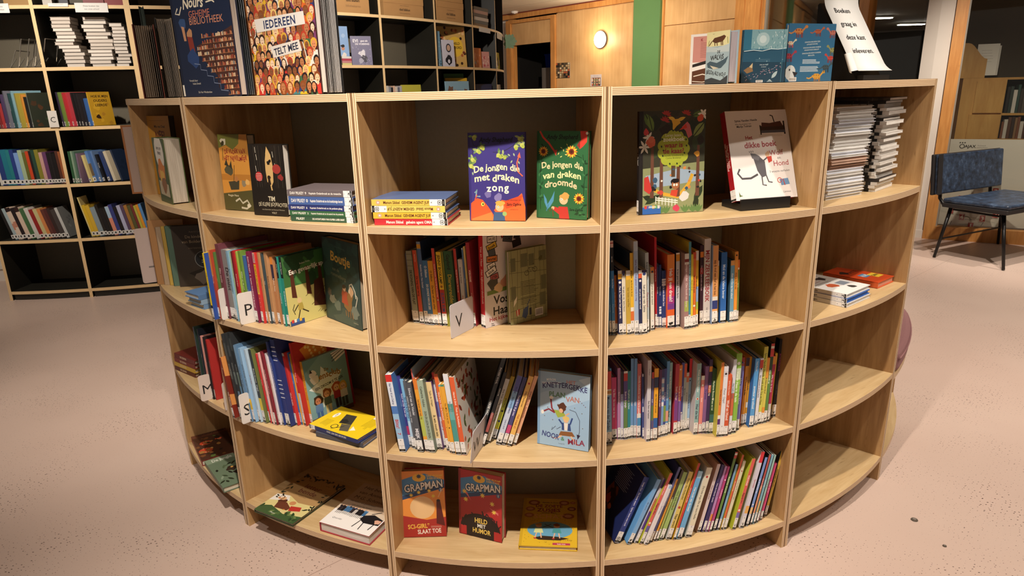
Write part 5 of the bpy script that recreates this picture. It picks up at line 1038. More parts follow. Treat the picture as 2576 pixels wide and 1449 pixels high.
def dikke(p):
    p.rect(0, 0, 100, 100, '#efe6e0')
    p.text('Sylvia Vanden Heede', 32, 11, 2.3, '#241c1c', maxw=42, rot=-2, bold=1); p.text('Met illustraties van', 27, 15, 1.8, '#241c1c', maxw=28, rot=-2); p.text('Marije Tolman', 28, 17.6, 2.2, '#241c1c', maxw=30, rot=-2, bold=1)
    p.rect(55, 18, 94, 23, '#3a2a26'); p.rect(53, 17, 55, 28, '#241a18'); p.rect(92, 13, 94.5, 28, '#241a18'); p.poly([(57, 14), (70, 15), (88, 13), (92, 19), (56, 19)], '#55332c'); p.line([(78, 14), (76, 7), (72, 6)], 1.6, '#241a18'); p.rect(55, 23, 94, 26, '#565a66'); lines(p, 50, 98, 28, 2, 1.5, '#c9bca8', .6)
    p.text('Het', 33, 30.5, 4, '#a8222c', maxw=14, rot=-2, bold=1); p.text('dikke boek', 50, 38.5, 6.2, '#a8222c', maxw=66, rot=-2, bold=1); p.text('van', 34, 46, 3.2, '#2a2024', maxw=12, rot=-2); p.text('Wolf', 74, 48.5, 5.8, '#a8222c', maxw=28, rot=-2, bold=0); p.text('en', 78, 54.5, 3.2, '#2a2024', maxw=8); p.text('Hond', 80, 60.5, 6, '#a8222c', maxw=34, rot=-2)
    p.text('3 woeste verhalen', 76, 69.5, 2.4, '#33282a', maxw=40, rot=-2)
    # tall dark animal in ink reaching up, with a curled tail
    p.poly([(36, 54), (46, 52), (54, 58), (54, 74), (46, 76), (40, 68)], '#565256'); p.poly([(34, 54), (32, 48), (40, 49), (47, 52), (44, 57)], '#6a666a'); p.line([(40, 72), (28, 76), (14, 76), (8, 70), (12, 65)], 3, '#4a4649'); p.line([(46, 75), (46, 84), (52, 85)], 2, '#565256'); p.line([(53, 73), (56, 81), (62, 82)], 2, '#565256'); p.line([(50, 58), (58, 54), (60, 50)], 2, '#565256')
    p.blob(60, 50, 4, '#e0b48c', 9, .3, 4); p.poly([(58, 53), (66, 52), (66, 58), (60, 60)], '#c8402e')
    p.poly([(74, 79), (88, 78), (90, 85), (76, 86)], '#6d93b8'); p.line([(80, 79), (82, 86)], 1.4, '#c4402e'); p.ring(74, 80, 4, 1, '#c4402e', 10); p.text('Lannoo', 84, 93, 2.2, '#33282a', maxw=20); p.poly([(6, 90), (8, 94), (12, 95), (6, 96)], '#5a6a2c')
def boutje(p):
    p.rect(0, 0, 100, 100, '#2a4140'); p.rect(0, 0, 4, 100, '#20312f'); r = random.Random(6)
    for i in range(16): p.blob(r.uniform(8, 96), r.uniform(4, 60), r.uniform(8, 16), r.choice(['#2f4a4a', '#27403f', '#335250']), 9, .3, i)
    p.text('Sanne Miltenburg', 50, 9, 2.2, '#5a7270', maxw=54, rot=4); p.text('Boutje', 50, 22, 11, '#e0b458', maxw=76, bold=1, rot=5); p.text('van de', 36, 36, 4, '#8f8f78', maxw=26, rot=5); p.text('rommelberg', 42, 43, 4.4, '#8f8f78', maxw=48, rot=6)
    for x, y, s, cc in ((22, 74, 8, '#8a8a7c'), (34, 80, 9, '#5f6a60'), (66, 70, 14, '#8a6236'), (84, 82, 10, '#707a70'), (54, 88, 10, '#3c4e48'), (14, 66, 6, '#5f564a'), (76, 58, 7, '#c49a74'), (56, 62, 8, '#8c4a38')): p.blob(x, y, s, cc, 11, .35, int(x))
    p.line([(70, 60), (72, 50), (78, 48), (86, 56), (88, 64)], 2.4, '#cfc6b0'); p.line([(86, 74), (92, 62), (88, 60)], 2, '#cfc6b0'); p.ell(57, 56, 4, 4.6, '#d9a884'); p.blob(56, 54, 4.6, '#3a2218', 9, .2, 2, .7); p.poly([(50, 60), (62, 60), (66, 76), (48, 74)], '#a8442e'); [p.line([(x, 82), (x + 1, 92)], 2, '#8a6236') for x in (58, 64, 70, 76)]
    p.poly([(20, 94), (50, 88), (90, 92), (80, 99), (30, 99)], '#3f524a'); p.text('Lemniscaat', 84, 94, 1.5, '#b9b49c')
def voshaas(p):
    p.rect(0, 0, 100, 100, '#d9cfd0'); r = random.Random(3)
    for (x, y, w, h_, cc, tx, ro) in ((20, 6, 17, 4.5, '#efe8e0', 'cactus', 24), (38, 5, 17, 5, '#a85a34', 'SOEP', -14), (38, 10, 20, 4.5, '#a8323a', 'TAART', -16), (62, 6, 11, 7, '#b8863a', 'bed', 14), (80, 12, 11, 8, '#b3a08c', '', -8), (14, 14, 13, 5, '#e2ded6', 'HUIS', 0), (13, 21, 14, 5, '#d9b03a', 'boek', -18), (38, 16, 13, 5.5, '#46505a', 'SOK', 12), (13, 27, 9, 6, '#4a5258', '', -10), (13, 33, 15, 5, '#d07a3a', 'wortel', 2), (12, 40, 11, 5, '#efe8e0', 'bal', -14), (11, 45, 15, 5, '#efe8e0', 'klok', -24), (16, 51, 11, 5, '#b85a5a', 'STEK', -12), (54, 13, 8, 10, '#22242a', '', 20), (52, 22, 12, 6, '#20242c', '', -10)):
        ca, sa = math.cos(math.radians(ro)), math.sin(math.radians(ro)); k = p.w / p.h
        q = [(x + (a * w / 2) * ca - (b * h_ / 2 / k) * sa, y + ((a * w / 2) * sa + (b * h_ / 2 / k) * ca) * k) for a, b in ((-1, -1), (-1, 1), (1, 1), (1, -1))]
        q2 = [(x + (a * w / 2 + a) * ca - (b * (h_ / 2 / k + 1)) * sa, y + ((a * w / 2 + a) * sa + (b * (h_ / 2 / k + 1)) * ca) * k) for a, b in ((-1, -1), (-1, 1), (1, 1), (1, -1))]
        p.poly(q2, '#2a2426'); p.poly(q, cc)
        if tx: p.text(tx, x, y, h_ * .55, '#1d181a', maxw=w * .8, bold=1, rot=-ro * -1)
    p.blob(14, 58, 8, '#4a463e', 9, .3, 3); p.blob(34, 58, 9, '#c98a70', 9, .3, 4); p.poly([(4, 64), (44, 62), (46, 66), (4, 68)], '#6a7f3c'); p.blob(22, 62, 6, '#d8b48a', 9, .3, 5)
    p.text('Vos en', 14, 74, 8, '#171316', 'l', 60, 1); p.text('Haas', 12, 85, 8, '#171316', 'l', 60, 1); p.text('Het kijkwoordenboek', 6, 92.5, 4, '#9c2a34', 'l', 84, 1); p.line([(9, 97), (13, 97), (9, 99), (14, 99)], 1.2, '#171316')
def fiets_back(p):
    p.rect(0, 0, 100, 100, '#9a9a70'); r = random.Random(12)
    for i in range(7): p.line([(r.uniform(0, 12) + i * 15, 0), (r.uniform(0, 12) + i * 15, 100)], .7, '#4c4c38')
    for y in (16, 32, 52, 68, 80, 94): p.line([(0, y + r.uniform(-3, 3)), (100, y + r.uniform(-3, 3))], .8, '#4c4c38')
    for x, y, w, h_ in ((4, 10, 12, 18), (30, 6, 18, 18), (52, 8, 14, 16), (80, 6, 18, 14), (3, 48, 12, 18), (84, 40, 14, 20), (80, 64, 16, 18)):
        p.rect(x, y, x + w, y + h_, '#74765a'); [p.line([(x + w * j / 4, y), (x + w * j / 4, y + h_)], .6, '#4c4c38') for j in range(5)]
    p.ring(46, 33, 6, 1, '#2c2a24'); p.ring(68, 30, 6, 1, '#2c2a24'); p.line([(46, 33), (52, 26), (62, 27), (68, 30)], 1, '#2c2a24'); p.line([(52, 26), (57, 33), (62, 27)], 1, '#2c2a24'); p.line([(62, 22), (66, 22)], 1, '#2c2a24'); p.blob(84, 16, 5, '#5a5a3c', 9, .3, 4)
    lines(p, 28, 76, 44, 9, 2.2, '#2a281f', .9, 5); lines(p, 28, 72, 66, 5, 2.2, '#2a281f', .9, 7)
    p.poly([(34, 82), (48, 78), (46, 90), (40, 96), (30, 92)], '#40547c'); p.poly([(14, 82), (24, 80), (24, 88), (16, 90)], '#b9423a'); p.line([(18, 81), (19, 90)], 2, '#efe8da'); p.rect(50, 82, 56, 92, '#2c3140'); p.line([(44, 78), (52, 70)], 2.4, '#4a5a70'); lines(p, 60, 72, 80, 3, 2, '#3a3a2c', .8)
    p.poly([(10, 68), (18, 62), (16, 70), (8, 76)], '#e9e2d4'); barcode(p, 66, 85, 88, 96)
def knetter(p):
    p.rect(0, 0, 100, 100, '#9dbdd9'); p.rect(0, 0, 5, 100, '#7fa6cc'); p.poly([(5, 30), (70, 10), (100, 2), (100, 30), (5, 60)], '#abc8e0'); p.poly([(78, 6), (100, 0), (100, 16)], '#c3d9ea')
    p.text('MYRON', 26, 10, 3, '#e9eef2', maxw=18, rot=-6, bold=1); p.text('VAN DER VELDEN', 26, 14.5, 3, '#e9eef2', maxw=36, rot=-6, bold=1); p.text('HET', 64, 10.5, 4.6, '#c98a86', maxw=20, bold=1)
    p.text('KNETTERGEKKE', 52, 19, 6.6, '#3a3a6e', maxw=86, bold=1, arc=3, jig=.2); p.text('PLAN', 38, 29, 6.6, '#5f8a6c', maxw=32, bold=1, jig=.2); p.text('VAN', 68, 33, 6.6, '#b9786a', maxw=26, bold=1, jig=.3); [p.ell(82 + i * 3.4, 34 + i * 2.2, .9, .9, '#6a2c3a', 6) for i in range(4)]
    p.line([(26, 36), (28, 48), (34, 54)], 3, '#8a2a34'); p.line([(34, 54), (22, 50), (12, 54)], 3, '#8a2a34'); p.ell(27, 34, 4, 3, '#f0ece4'); p.ell(10, 55, 3, 4, '#f0ece4'); p.poly([(32, 50), (48, 50), (56, 56), (40, 60)], '#9fb046'); p.blob(48, 46, 9, '#5a3222', 14, .4, 4); p.ell(46, 50, 4, 4.4, '#e4b08c'); p.line([(54, 56), (62, 52)], 2.4, '#e4b08c')
    p.ell(56, 62, 5, 5.4, '#e8bc94'); p.blob(56, 59, 6, '#e3c372', 10, .3, 5, .7); p.poly([(48, 66), (64, 66), (66, 76), (48, 76)], '#2f4a86'); p.poly([(52, 66), (60, 66), (59, 76), (53, 76)], '#eae4dc'); p.line([(49, 68), (42, 62)], 3, '#2f4a86'); p.line([(64, 67), (68, 58)], 3, '#2f4a86'); p.poly([(46, 78), (68, 77), (74, 83), (42, 84)], '#8a5a34'); p.line([(48, 84), (36, 89), (28, 88)], 2.6, '#e8bc94'); p.line([(66, 83), (74, 90), (80, 94)], 2.6, '#e8bc94')
    p.line([(62, 47), (74, 49), (82, 60), (82, 76), (80, 82)], .9, '#2c2440'); p.poly([(77, 79), (84, 80), (79, 86)], '#2c2440'); p.line([(46, 72), (38, 76), (36, 72), (28, 78), (30, 74)], 1, '#2c2440')
    p.text('NOOR', 26, 85.5, 7, '#2f3a7c', maxw=34, bold=1, rot=8); p.text('&', 50, 88, 5, '#4c8a68', bold=1); p.text('MILA', 76, 90, 7, '#8c2c4a', maxw=34, bold=1, jig=.2); p.text('Leopold', 48, 95, 1.6, '#2a3450')
    for x, y in ((20, 48), (14, 60), (40, 42), (72, 44), (86, 50), (30, 64), (88, 70)): p.ell(x, y, 1, 1, '#6a5a4a', 6)
def grap(p, base, lower, num, w1, w2, red):
    p.rect(0, 0, 100, 100, base); p.rect(0, 0, 5, 100, lower)
    p.poly([(5, 14), (42, 6), (60, 4), (100, 14), (100, 24), (5, 38)], '#4a86b8'); p.poly([(5, 44), (5, 38), (100, 20), (100, 26)], '#27456e')
    p.text('TJIBBE VELDKAMP', 80, 7.5, 2.6, '#e8c454', maxw=34, bold=1); p.text('& KEES DE BOER', 80, 11.2, 2.6, '#e8c454', maxw=30, bold=1)
    p.ell(48, 10, 14, 9, '#eeb93c', 14); p.star(48, 8, 6, '#2c3a52', 8, .55)
    [p.text('GRAPMAN', 56.5 + dx, 22.6 + dy, 10.6, '#1b1718', maxw=82, bold=1, rot=-8, slant=.08) for dx, dy in ((-1.2, 0), (1.6, .9), (1, -.6), (0, 1.2))]; p.text('GRAPMAN', 56.5, 22.6, 10.6, '#f0ebe2', maxw=82, bold=1, rot=-8, slant=.08)
    p.ell(92, 29 if num == '2' else 30, 4.4, 4.4, '#44658c'); p.text(num, 92, 29 if num == '2' else 30, 3.6, '#f0ebe2', bold=1)
def grapman2(p):
    grap(p, '#ea9440', '#b0452c', '2', '', '', False); p.ell(52, 55, 26, 26, '#e9c08a', 22)
    p.poly([(5, 66), (60, 74), (100, 70), (100, 100), (5, 100)], '#a92e28'); p.poly([(80, 80), (82, 46), (90, 46), (98, 84)], '#5a1c1c'); p.ell(86, 45, 4, 3, '#2a1214'); p.line([(86, 40), (90, 34), (96, 28)], 1.6, '#f0c08a')
    for x, y in ((30, 36), (46, 32), (68, 30), (76, 38)): p.star(x, y, 5, '#f0d24c', 7, .45)
    p.text('SCI-GIRL*', 42, 83.5, 6.4, '#f0c450', maxw=46, bold=1, rot=-3); p.text('SLAAT TOE', 64, 91.5, 6.4, '#f0e6da', maxw=50, bold=1, rot=-3); lines(p, 68, 96, 84, 2, 1.6, '#f0c8b4', .6)
def grapman1(p):
    grap(p, '#b22a2c', '#8c2024', '1', '', '', True)
    p.poly([(20, 34), (12, 32), (30, 46)], '#d9686a'); p.poly([(92, 56), (70, 50), (92, 60)], '#d9686a')
    for x, y in ((14, 33), (17, 45), (56, 34), (78, 44), (82, 56)): p.star(x, y, 6.5, '#f0cc58', 7, .45)
    p.ell(50, 86, 46, 34, '#1f1416', 20, a0=180, a1=360); p.rect(18, 84, 82, 100, '#1f1416'); r = random.Random(5)
    for i in range(24):
        x = 6 + i * 3.9; y = 64 + abs(i - 12) * 1.1 + r.uniform(-3, 3); p.line([(x, y + 8), (x + r.uniform(-4, 4), y), (x + r.uniform(-5, 5), y - 4)], 2.6, '#1f1416')
    p.text('HELD', 52, 74, 7, '#f0cc62', maxw=30, bold=1); p.text('MET', 53, 82, 5.4, '#f0ebe0', maxw=20, bold=1); p.text('HUMOR', 53, 90, 7, '#f0cc62', maxw=42, bold=1)
def zusjes(p):
    p.rect(0, 0, 100, 100, '#dfb52e'); p.rect(0, 0, 5, 100, '#cda428'); r = random.Random(3)
    for i in range(110): p.ell(r.uniform(8, 96), r.uniform(30, 96), .7, .7, '#6a4c14', 5)
    for x, y, s, cc in ((20, 10, 11, '#a3602c'), (76, 9, 10, '#a3602c'), (92, 8, 5, '#b96a34'), (14, 24, 9, '#b0703a'), (13, 38, 9, '#c07a3c'), (84, 38, 11, '#a3602c'), (90, 22, 8, '#8c4a2a')): p.ell(x, y, s, s * .75, cc); p.ell(x, y, s * .6, s * .4, '#d9a070')
    p.text('Hanneke de Zoete', 50, 9, 2.4, '#4a1a20', maxw=30, bold=1); p.text('DE ZOETE', 48, 17, 6, '#8c2a3c', maxw=50, bold=1); p.text('ZUSJES', 48, 26, 7, '#8c2a3c', maxw=62, bold=1); p.text('zoeken een', 48, 32, 2.6, '#4a1a20', maxw=30, bold=1); p.text('SCHAT', 50, 40, 8, '#e9b46a', maxw=60, bold=1, sp=.06)
    p.ell(52, 68, 40, 24, '#6aa6c2', 22); p.poly([(24, 84), (40, 80), (66, 81), (86, 84), (70, 88), (34, 88)], '#3a2a1c')
    for x, cc, hh, fl in ((32, '#d9dc9a', '#c9943a', 1), (64, '#4f9a9c', '#7c4a28', -1)):
        p.ell(x, 60, 5.5, 5, '#eab48c'); p.blob(x, 57, 6, hh, 10, .3, int(x), .6); p.poly([(x - 6, 65), (x + 6, 65), (x + 9, 74), (x - 8, 74)], cc); p.line([(x - 3, 74), (x - 5, 84)], 2, '#eab48c'); p.line([(x + 4, 74), (x + 6, 84)], 2, '#eab48c'); p.line([(x + 6 * fl, 64), (x + 22 * fl, 56)], 1.4, '#3a2418'); p.ell(x - 5, 85, 2.4, 1.8, '#b9342c')
    p.rect(58, 93, 88, 97, '#b9405a'); p.text('Lees mee', 73, 95, 1.8, '#f5e9dc', bold=1); p.text('Iris Boter', 84, 87, 2, '#4a1a20')
def letterbende(p):
    p.rect(0, 0, 100, 100, '#b08c5c'); r = random.Random(4)
    p.poly([(0, 60), (30, 54), (60, 62), (100, 58), (100, 100), (0, 100)], '#d9ca8a'); p.poly([(0, 58), (28, 54), (40, 64), (0, 74)], '#e6ded2')
    for i in range(70):
        if i % 2: x, y = r.choice([r.uniform(0, 9), r.uniform(91, 100)]), r.uniform(2, 70)
        else: x, y = r.uniform(0, 100), r.uniform(1, 7)
        p.leaf(x, y, r.uniform(7, 12), 3.6, r.uniform(0, 360), r.choice(['#2b2c1e', '#3a3c26', '#24241a']))
    p.text('lieke', 26, 13, 2.4, '#2a2018'); p.text('arian', 72, 13, 2.4, '#2a2018'); p.text('letter', 50, 25, 9, '#6a2026', maxw=64, bold=0, jig=.1); p.text('bende', 52, 37, 9, '#6a2026', maxw=64, bold=0, jig=.1)
    p.text('De wereld gaan letters bijna', 52, 46, 1.9, '#5a2a22', maxw=56); p.text('met je mee?', 52, 49, 1.9, '#5a2a22', maxw=36)
    p.blob(30, 70, 9, '#5a3222', 10, .3, 3); p.poly([(22, 72), (40, 68), (60, 76), (58, 82), (28, 84)], '#6a3a28'); p.poly([(56, 72), (78, 68), (84, 76), (62, 82)], '#b8362c'); p.ell(52, 66, 7, 6, '#c98a5a'); p.ell(24, 63, 6, 5, '#d9a878'); p.ring(18, 62, 6, 1.4, '#3a2418', 10); p.leaf(20, 66, 10, 5, 200, '#c98a5a')
    for i in range(8): p.star(r.uniform(24, 70), r.uniform(82, 90), 2.6, r.choice(['#c23a3a', '#efe2c4', '#d98a3a']), 5)
    p.poly([(0, 88), (20, 82), (60, 90), (100, 84), (100, 100), (0, 100)], '#3f5a34')
    for i in range(16): p.leaf(r.uniform(0, 100), r.uniform(88, 99), 13, 6, r.uniform(-160, -20), r.choice(['#4f6a3a', '#2f4628', '#6a7f4a']))
    p.text('Moon', 40, 94, 2.6, '#e9e6da')
def schmidt(p):
    p.rect(0, 0, 100, 100, '#c0a68c'); p.poly([(0, 62), (100, 62), (100, 100), (0, 100)], '#efe9e4'); p.rect(0, 55, 100, 66, '#d3bfa8')
    for i, (tx, y) in enumerate((('Het beste', 9), ('van Annie', 21), ('M.G. Schmidt', 33))): p.text(tx, 10, y, 6.6, '#33241e', 'l', 86, 0, slant=.15)
    p.text('Verhalen en gedichten', 10, 43, 3.2, '#33241e', 'l', 70, 0, slant=.2); p.text('om voor te lezen', 20, 50, 3.2, '#33241e', 'l', 60, 0, slant=.2); r = random.Random(6)
    for i in range(9):
        x = 8 + i * 6.2; y = 58 + r.uniform(-1, 1); p.blob(x, y, 4.2, r.choice(['#1d191c', '#3a4a6a', '#2b2428', '#6d93b0']), 9, .3, i); p.ell(x, y - 3, 2, 2.2, '#d9ae8e'); p.rect(x - 3, y, x + 3, y + 10, r.choice(['#1d191c', '#c0b8b2', '#3f6a94', '#2b2428'])); p.line([(x - 1, y + 10), (x - 1, y + 16)], 1, '#1d191c'); p.line([(x + 2, y + 10), (x + 2, y + 16)], 1, '#1d191c')
    p.poly([(60, 66), (76, 60), (98, 66), (98, 78), (70, 80), (58, 74)], '#1d191c'); p.line([(62, 76), (58, 92)], 1.6, '#1d191c'); p.line([(70, 78), (72, 94)], 1.6, '#1d191c'); p.line([(90, 76), (88, 90)], 1.6, '#1d191c'); p.blob(92, 72, 6, '#d9a58c', 9, .3, 3); p.line([(70, 60), (84, 52)], 1.6, '#1d191c')
    p.text('Querido', 12, 84, 3, '#2a2024', 'l', 24, slant=.2)
def yellow_back(p):
    p.rect(0, 0, 100, 100, '#e3c321'); lines(p, 12, 60, 8, 7, 2.6, '#6a560e', .8, 2)
    p.poly([(20, 52), (58, 40), (64, 62), (24, 72)], '#3c3a34'); p.poly([(58, 40), (84, 30), (90, 44), (64, 56)], '#5c5648'); p.blob(52, 58, 10, '#2a2824', 10, .3, 4); p.ring(80, 60, 9, 2, '#2a2824'); p.poly([(60, 34), (72, 22), (80, 30)], '#efe8d4'); p.line([(70, 46), (92, 60)], 2, '#2a2824'); p.ell(38, 84, 13, 6, '#f3eedf'); p.text('HELP!', 38, 84, 3, '#2a2824', rot=-12)
    lines(p, 60, 94, 74, 6, 2.6, '#6a560e', .8, 5); barcode(p, 4, 6, 12, 24)
def walvis(p):
    p.rect(0, 0, 100, 100, '#9fb4bc'); p.rect(0, 0, 100, 28, '#ddd6a2'); p.poly([(0, 28), (0, 26), (50, 31), (100, 25), (100, 40), (0, 38)], '#b9c6c8')
    p.poly([(24, 18), (34, 12), (60, 10), (76, 8), (84, 11), (78, 16), (70, 20), (40, 22)], '#5a3a28'); p.line([(24, 18), (12, 26)], 3, '#5a3a28'); [p.line([(x, 19), (x + 2, 27)], 3.6, '#5a3a28') for x in (36, 46, 64, 70)]; p.line([(8, 28), (12, 16)], 2, '#6f7a34'); p.line([(94, 24), (90, 12)], 2, '#6f7a34')
    p.text('Ingrid', 30, 4, 1.6, '#3a3430'); p.text('DE', 56, 39, 5, '#1c1a1d', bold=1); p.text('WALVIS', 50, 49, 9, '#1c1a1d', maxw=58, bold=1, jig=.3)
    p.poly([(6, 60), (20, 56), (50, 60), (80, 54), (98, 48), (90, 60), (70, 70), (36, 72), (10, 68)], '#465a66'); p.poly([(20, 64), (60, 70), (36, 72)], '#c9c2ae'); p.text('BEGON ALS WOLF', 48, 80, 7.4, '#1c1a1d', maxw=86, bold=1, rot=8, jig=.3)
    p.poly([(0, 92), (30, 88), (70, 94), (100, 84), (100, 100), (0, 100)], '#3a4046')
def kboek(p):
    p.rect(0, 0, 100, 100, '#e6e0da'); p.rect(10, 5, 100, 56, '#c58a80'); p.text('K', 42, 12, 5.5, '#8c2430', bold=1); lines(p, 38, 92, 18, 11, 2.8, '#7a3a3c', .9, 3)
    p.poly([(10, 60), (40, 56), (70, 52), (100, 44), (100, 66), (10, 66)], '#2a2424'); p.poly([(10, 66), (60, 60), (100, 60), (100, 72), (10, 76)], '#e9e4de'); p.poly([(10, 74), (60, 68), (100, 72), (100, 99), (10, 99)], '#5a3626'); p.line([(16, 84), (50, 80), (90, 86)], 3, '#e6dccb'); p.line([(12, 94), (50, 96), (90, 92)], 2, '#e6dccb')
def zee_back(p):
    p.rect(0, 0, 100, 100, '#1f3f54'); p.rect(0, 0, 100, 38, '#2f6c86'); p.rect(18, 0, 100, 36, '#7fa6ae'); r = random.Random(3)
    for i in range(46): x, y = r.uniform(20, 96), r.uniform(2, 34); p.line([(x, y), (x + r.uniform(-3, 3), y + r.uniform(2, 5))], 1, r.choice(['#c3d4d6', '#5b8c98', '#e3ecec', '#4a7c8c']))
    p.ell(44, 18, 15, 14, '#a9c4c8', 16); p.ell(44, 18, 8, 8, '#c9dadb', 14); p.line([(2, 40), (24, 38), (44, 40), (64, 36), (80, 37), (100, 35)], 1.4, '#cfdfe2'); p.poly([(0, 42), (100, 38), (100, 62), (0, 60)], '#28536c')
    lines(p, 30, 74, 56, 2, 3, '#6f8ea0', .5, 2); p.text('STEL DAT ALLE', 50, 66, 1.8, '#d9e2e6', maxw=36); p.text('DE ZEE IN', 50, 70, 1.6, '#c3d0d6'); p.text('Ned', 50, 75, 1.4, '#c3d0d6')
    p.poly([(4, 76), (14, 70), (24, 72), (26, 78), (12, 82)], '#8a6a48'); p.poly([(16, 70), (24, 62), (24, 72)], '#c9b48c'); p.leaf(70, 92, 20, 8, -50, '#a9bcc2'); [p.line([(66, 94), (60 + i * 3, 99)], 1, '#a9bcc2') for i in range(5)]
    for i in range(40): x = r.uniform(6, 92); y = 96 - x * .28 + r.uniform(-6, 5); p.leaf(x, y, 3, 1.2, -20, r.choice(['#b98a9a', '#9aa6b4', '#c9a9b2']))
    for i in range(6): p.ell(r.uniform(5, 95), r.uniform(50, 66), 1.2, 1.2, '#8fb0b8', 7)
    barcode(p, 34, 95, 50, 99.5); p.rect(91, 0, 92, 100, '#4a7c8c')
def dino(p, x, y, s, cc, c2, fl=1):
    k = p.w / p.h
    def Q(pts): return [(x + a * s * fl, y + b * s * k) for a, b in pts]
    p.poly(Q([(-9, -1), (-4, -4), (2, -4), (6, -2), (6, 2), (2, 3), (-4, 3)])[::fl], cc); p.line(Q([(-8, 0), (-13, 2), (-17, 1)]), s * 1.6, cc); p.line(Q([(5, -1), (8, -4), (10, -6)]), s * 2.2, cc); p.ell(x + 11 * s * fl, y - 6 * s * k, 2.6 * s, 2 * s, cc, 9)
    for a in (-4, -1, 3, 5): p.line(Q([(a, 1), (a + .5, 7)]), s * 1.3, c2)
    for a in (-5, -1, 3): p.ell(x + a * s * fl, y - 2 * s * k, s, s, c2, 7)
def dino_back(p):
    p.rect(0, 0, 100, 100, '#2f6488')
    dino(p, 22, 14, 1.3, '#b8763e', '#7c2c24'); dino(p, 62, 14, 1, '#a8583a', '#6a2c24'); dino(p, 94, 16, 1.1, '#b06a5c', '#7c3a3a', -1); dino(p, 6, 34, .9, '#c9c2a8', '#b8443a'); dino(p, 4, 56, 1.2, '#9c3a4a', '#6a2434'); dino(p, 98, 46, 1.1, '#8a8a58', '#5a5a38', -1); dino(p, 94, 60, 1, '#b8443a', '#7c2a26', -1); dino(p, 68, 92, 1.3, '#c9963c', '#a8702c'); dino(p, 86, 76, 1.1, '#3c4c52', '#2a3438')
    p.ell(10, 84, 11, 12, '#c9cfd0'); p.poly([(14, 82), (26, 84), (20, 92)], '#2c2a30'); p.ell(8, 79, 1.6, 1.8, '#2c2a30')
    for i, tx in enumerate(('DINOSAURUSSEN ZIJN', 'UITGESTORVEN.', 'DINOSAURUSSEN WAREN', 'GIGANTISCH GROOT.', 'DINOSAURUSSEN KONDEN', 'BRULLEN.')): p.text(tx, 52, 31 + i * 4 + (i // 2) * 1.6, 2.2, '#dfe6da', maxw=54 if i % 2 == 0 else 36, bold=0, sp=.06, rot=-3)
    lines(p, 34, 72, 62, 4, 2, '#dfe6ea', .7, 2); lines(p, 30, 70, 74, 5, 2, '#dfe6ea', .7, 4); barcode(p, 8, 92, 24, 99)
def nee_front(p):
    p.rect(0, 0, 100, 100, '#b9822c'); lines(p, 8, 92, 6, 1, 1, '#8a5a1c', .8); p.text('Mia van Daal', 54, 13, 3, '#3a2410', maxw=70, bold=1); p.text('NEE!', 52, 24, 10, '#6a2218', maxw=44, bold=1, jig=.2); p.text('De geest', 46, 32, 4.6, '#5a2a18', maxw=50, bold=1); r = random.Random(2)
    for i in range(30): p.ell(r.uniform(8, 92), r.uniform(38, 96), 1.6, 1.6, r.choice(['#8a5a1c', '#d9a84c']), 6)
def groen_front(p):
    p.rect(0, 0, 100, 100, '#44502a'); p.ell(50, 22, 38, 46, '#d9cfc0'); p.text('Het rare', 50, 15, 5, '#2a1c24', maxw=60, bold=1, jig=.3); p.text('feest', 50, 22, 6, '#3a2030', maxw=50, bold=1, jig=.3); p.blob(50, 52, 30, '#c8742e', 12, .3, 3); p.blob(46, 62, 22, '#d9a84a', 12, .3, 4); p.poly([(10, 66), (90, 70), (90, 90), (10, 88)], '#b9a98a'); p.blob(54, 72, 20, '#8a5a34', 12, .3, 6)
def kinderen_front(p):
    p.rect(0, 0, 100, 100, '#3c332c'); p.text('Astrid Lind', 52, 10, 3, '#8a7a64', maxw=60); p.text('De kinderen', 52, 18, 4.6, '#b9a88c', maxw=72); p.text('van Bolderburen', 52, 26, 4.6, '#b9a88c', maxw=80); p.text('WATERPARADIJS', 52, 37, 2.6, '#8a7a64'); p.ell(62, 56, 20, 22, '#20242a', 20); p.ring(62, 56, 20, 1.4, '#8f8f8a'); p.text('VOLLE', 62, 51, 3, '#a9a9a2'); p.text('5,-', 62, 59, 5, '#c9c9c0', bold=1); p.poly([(24, 78), (60, 70), (80, 84), (60, 92)], '#1f1916'); p.blob(56, 86, 16, '#6a6058', 10, .3, 3)
def padden(p):
    p.rect(0, 0, 100, 100, '#4c2c1e'); p.rect(0, 0, 100, 20, '#6a3c2a'); p.text('Sprookjesbos', 56, 11, 9, '#2c1a14', maxw=76, bold=1); r = random.Random(3)
    for x, y, s in ((30, 44, 17), (22, 70, 20), (68, 40, 10)): p.ell(x, y, s, s * .8, '#c8482a'); [p.ell(x + r.uniform(-s, s) * .6, y + r.uniform(-s, s) * .4, 1.6, 1.6, '#eec48a', 6) for i in range(9)]
    for i in range(26): p.blob(r.uniform(4, 98), r.uniform(24, 96), r.uniform(4, 8), r.choice(['#7a4a28', '#3a2c1c', '#a9783c', '#5a6a34', '#2c2018', '#d9a05a']), 9, .3, i)
def natuur(p):
    p.rect(0, 0, 100, 100, '#6d7f66'); p.rect(0, 0, 100, 16, '#8a9a80'); p.text('De jungle', 54, 9, 8, '#e3e6d8', maxw=70, bold=1); r = random.Random(8)
    for i in range(14): p.leaf(r.uniform(10, 90), r.uniform(24, 92), r.uniform(18, 34), 9, r.uniform(0, 360), r.choice(['#2a3020', '#3c4a34', '#8f9f86', '#1f2018', '#55654a']))
    p.blob(64, 50, 17, '#3a2c22', 12, .4, 3); p.ell(66, 46, 5, 5, '#d9a04a'); p.poly([(56, 62), (74, 60), (70, 74)], '#241c18'); p.rect(70, 84, 92, 96, '#e3dcd2')
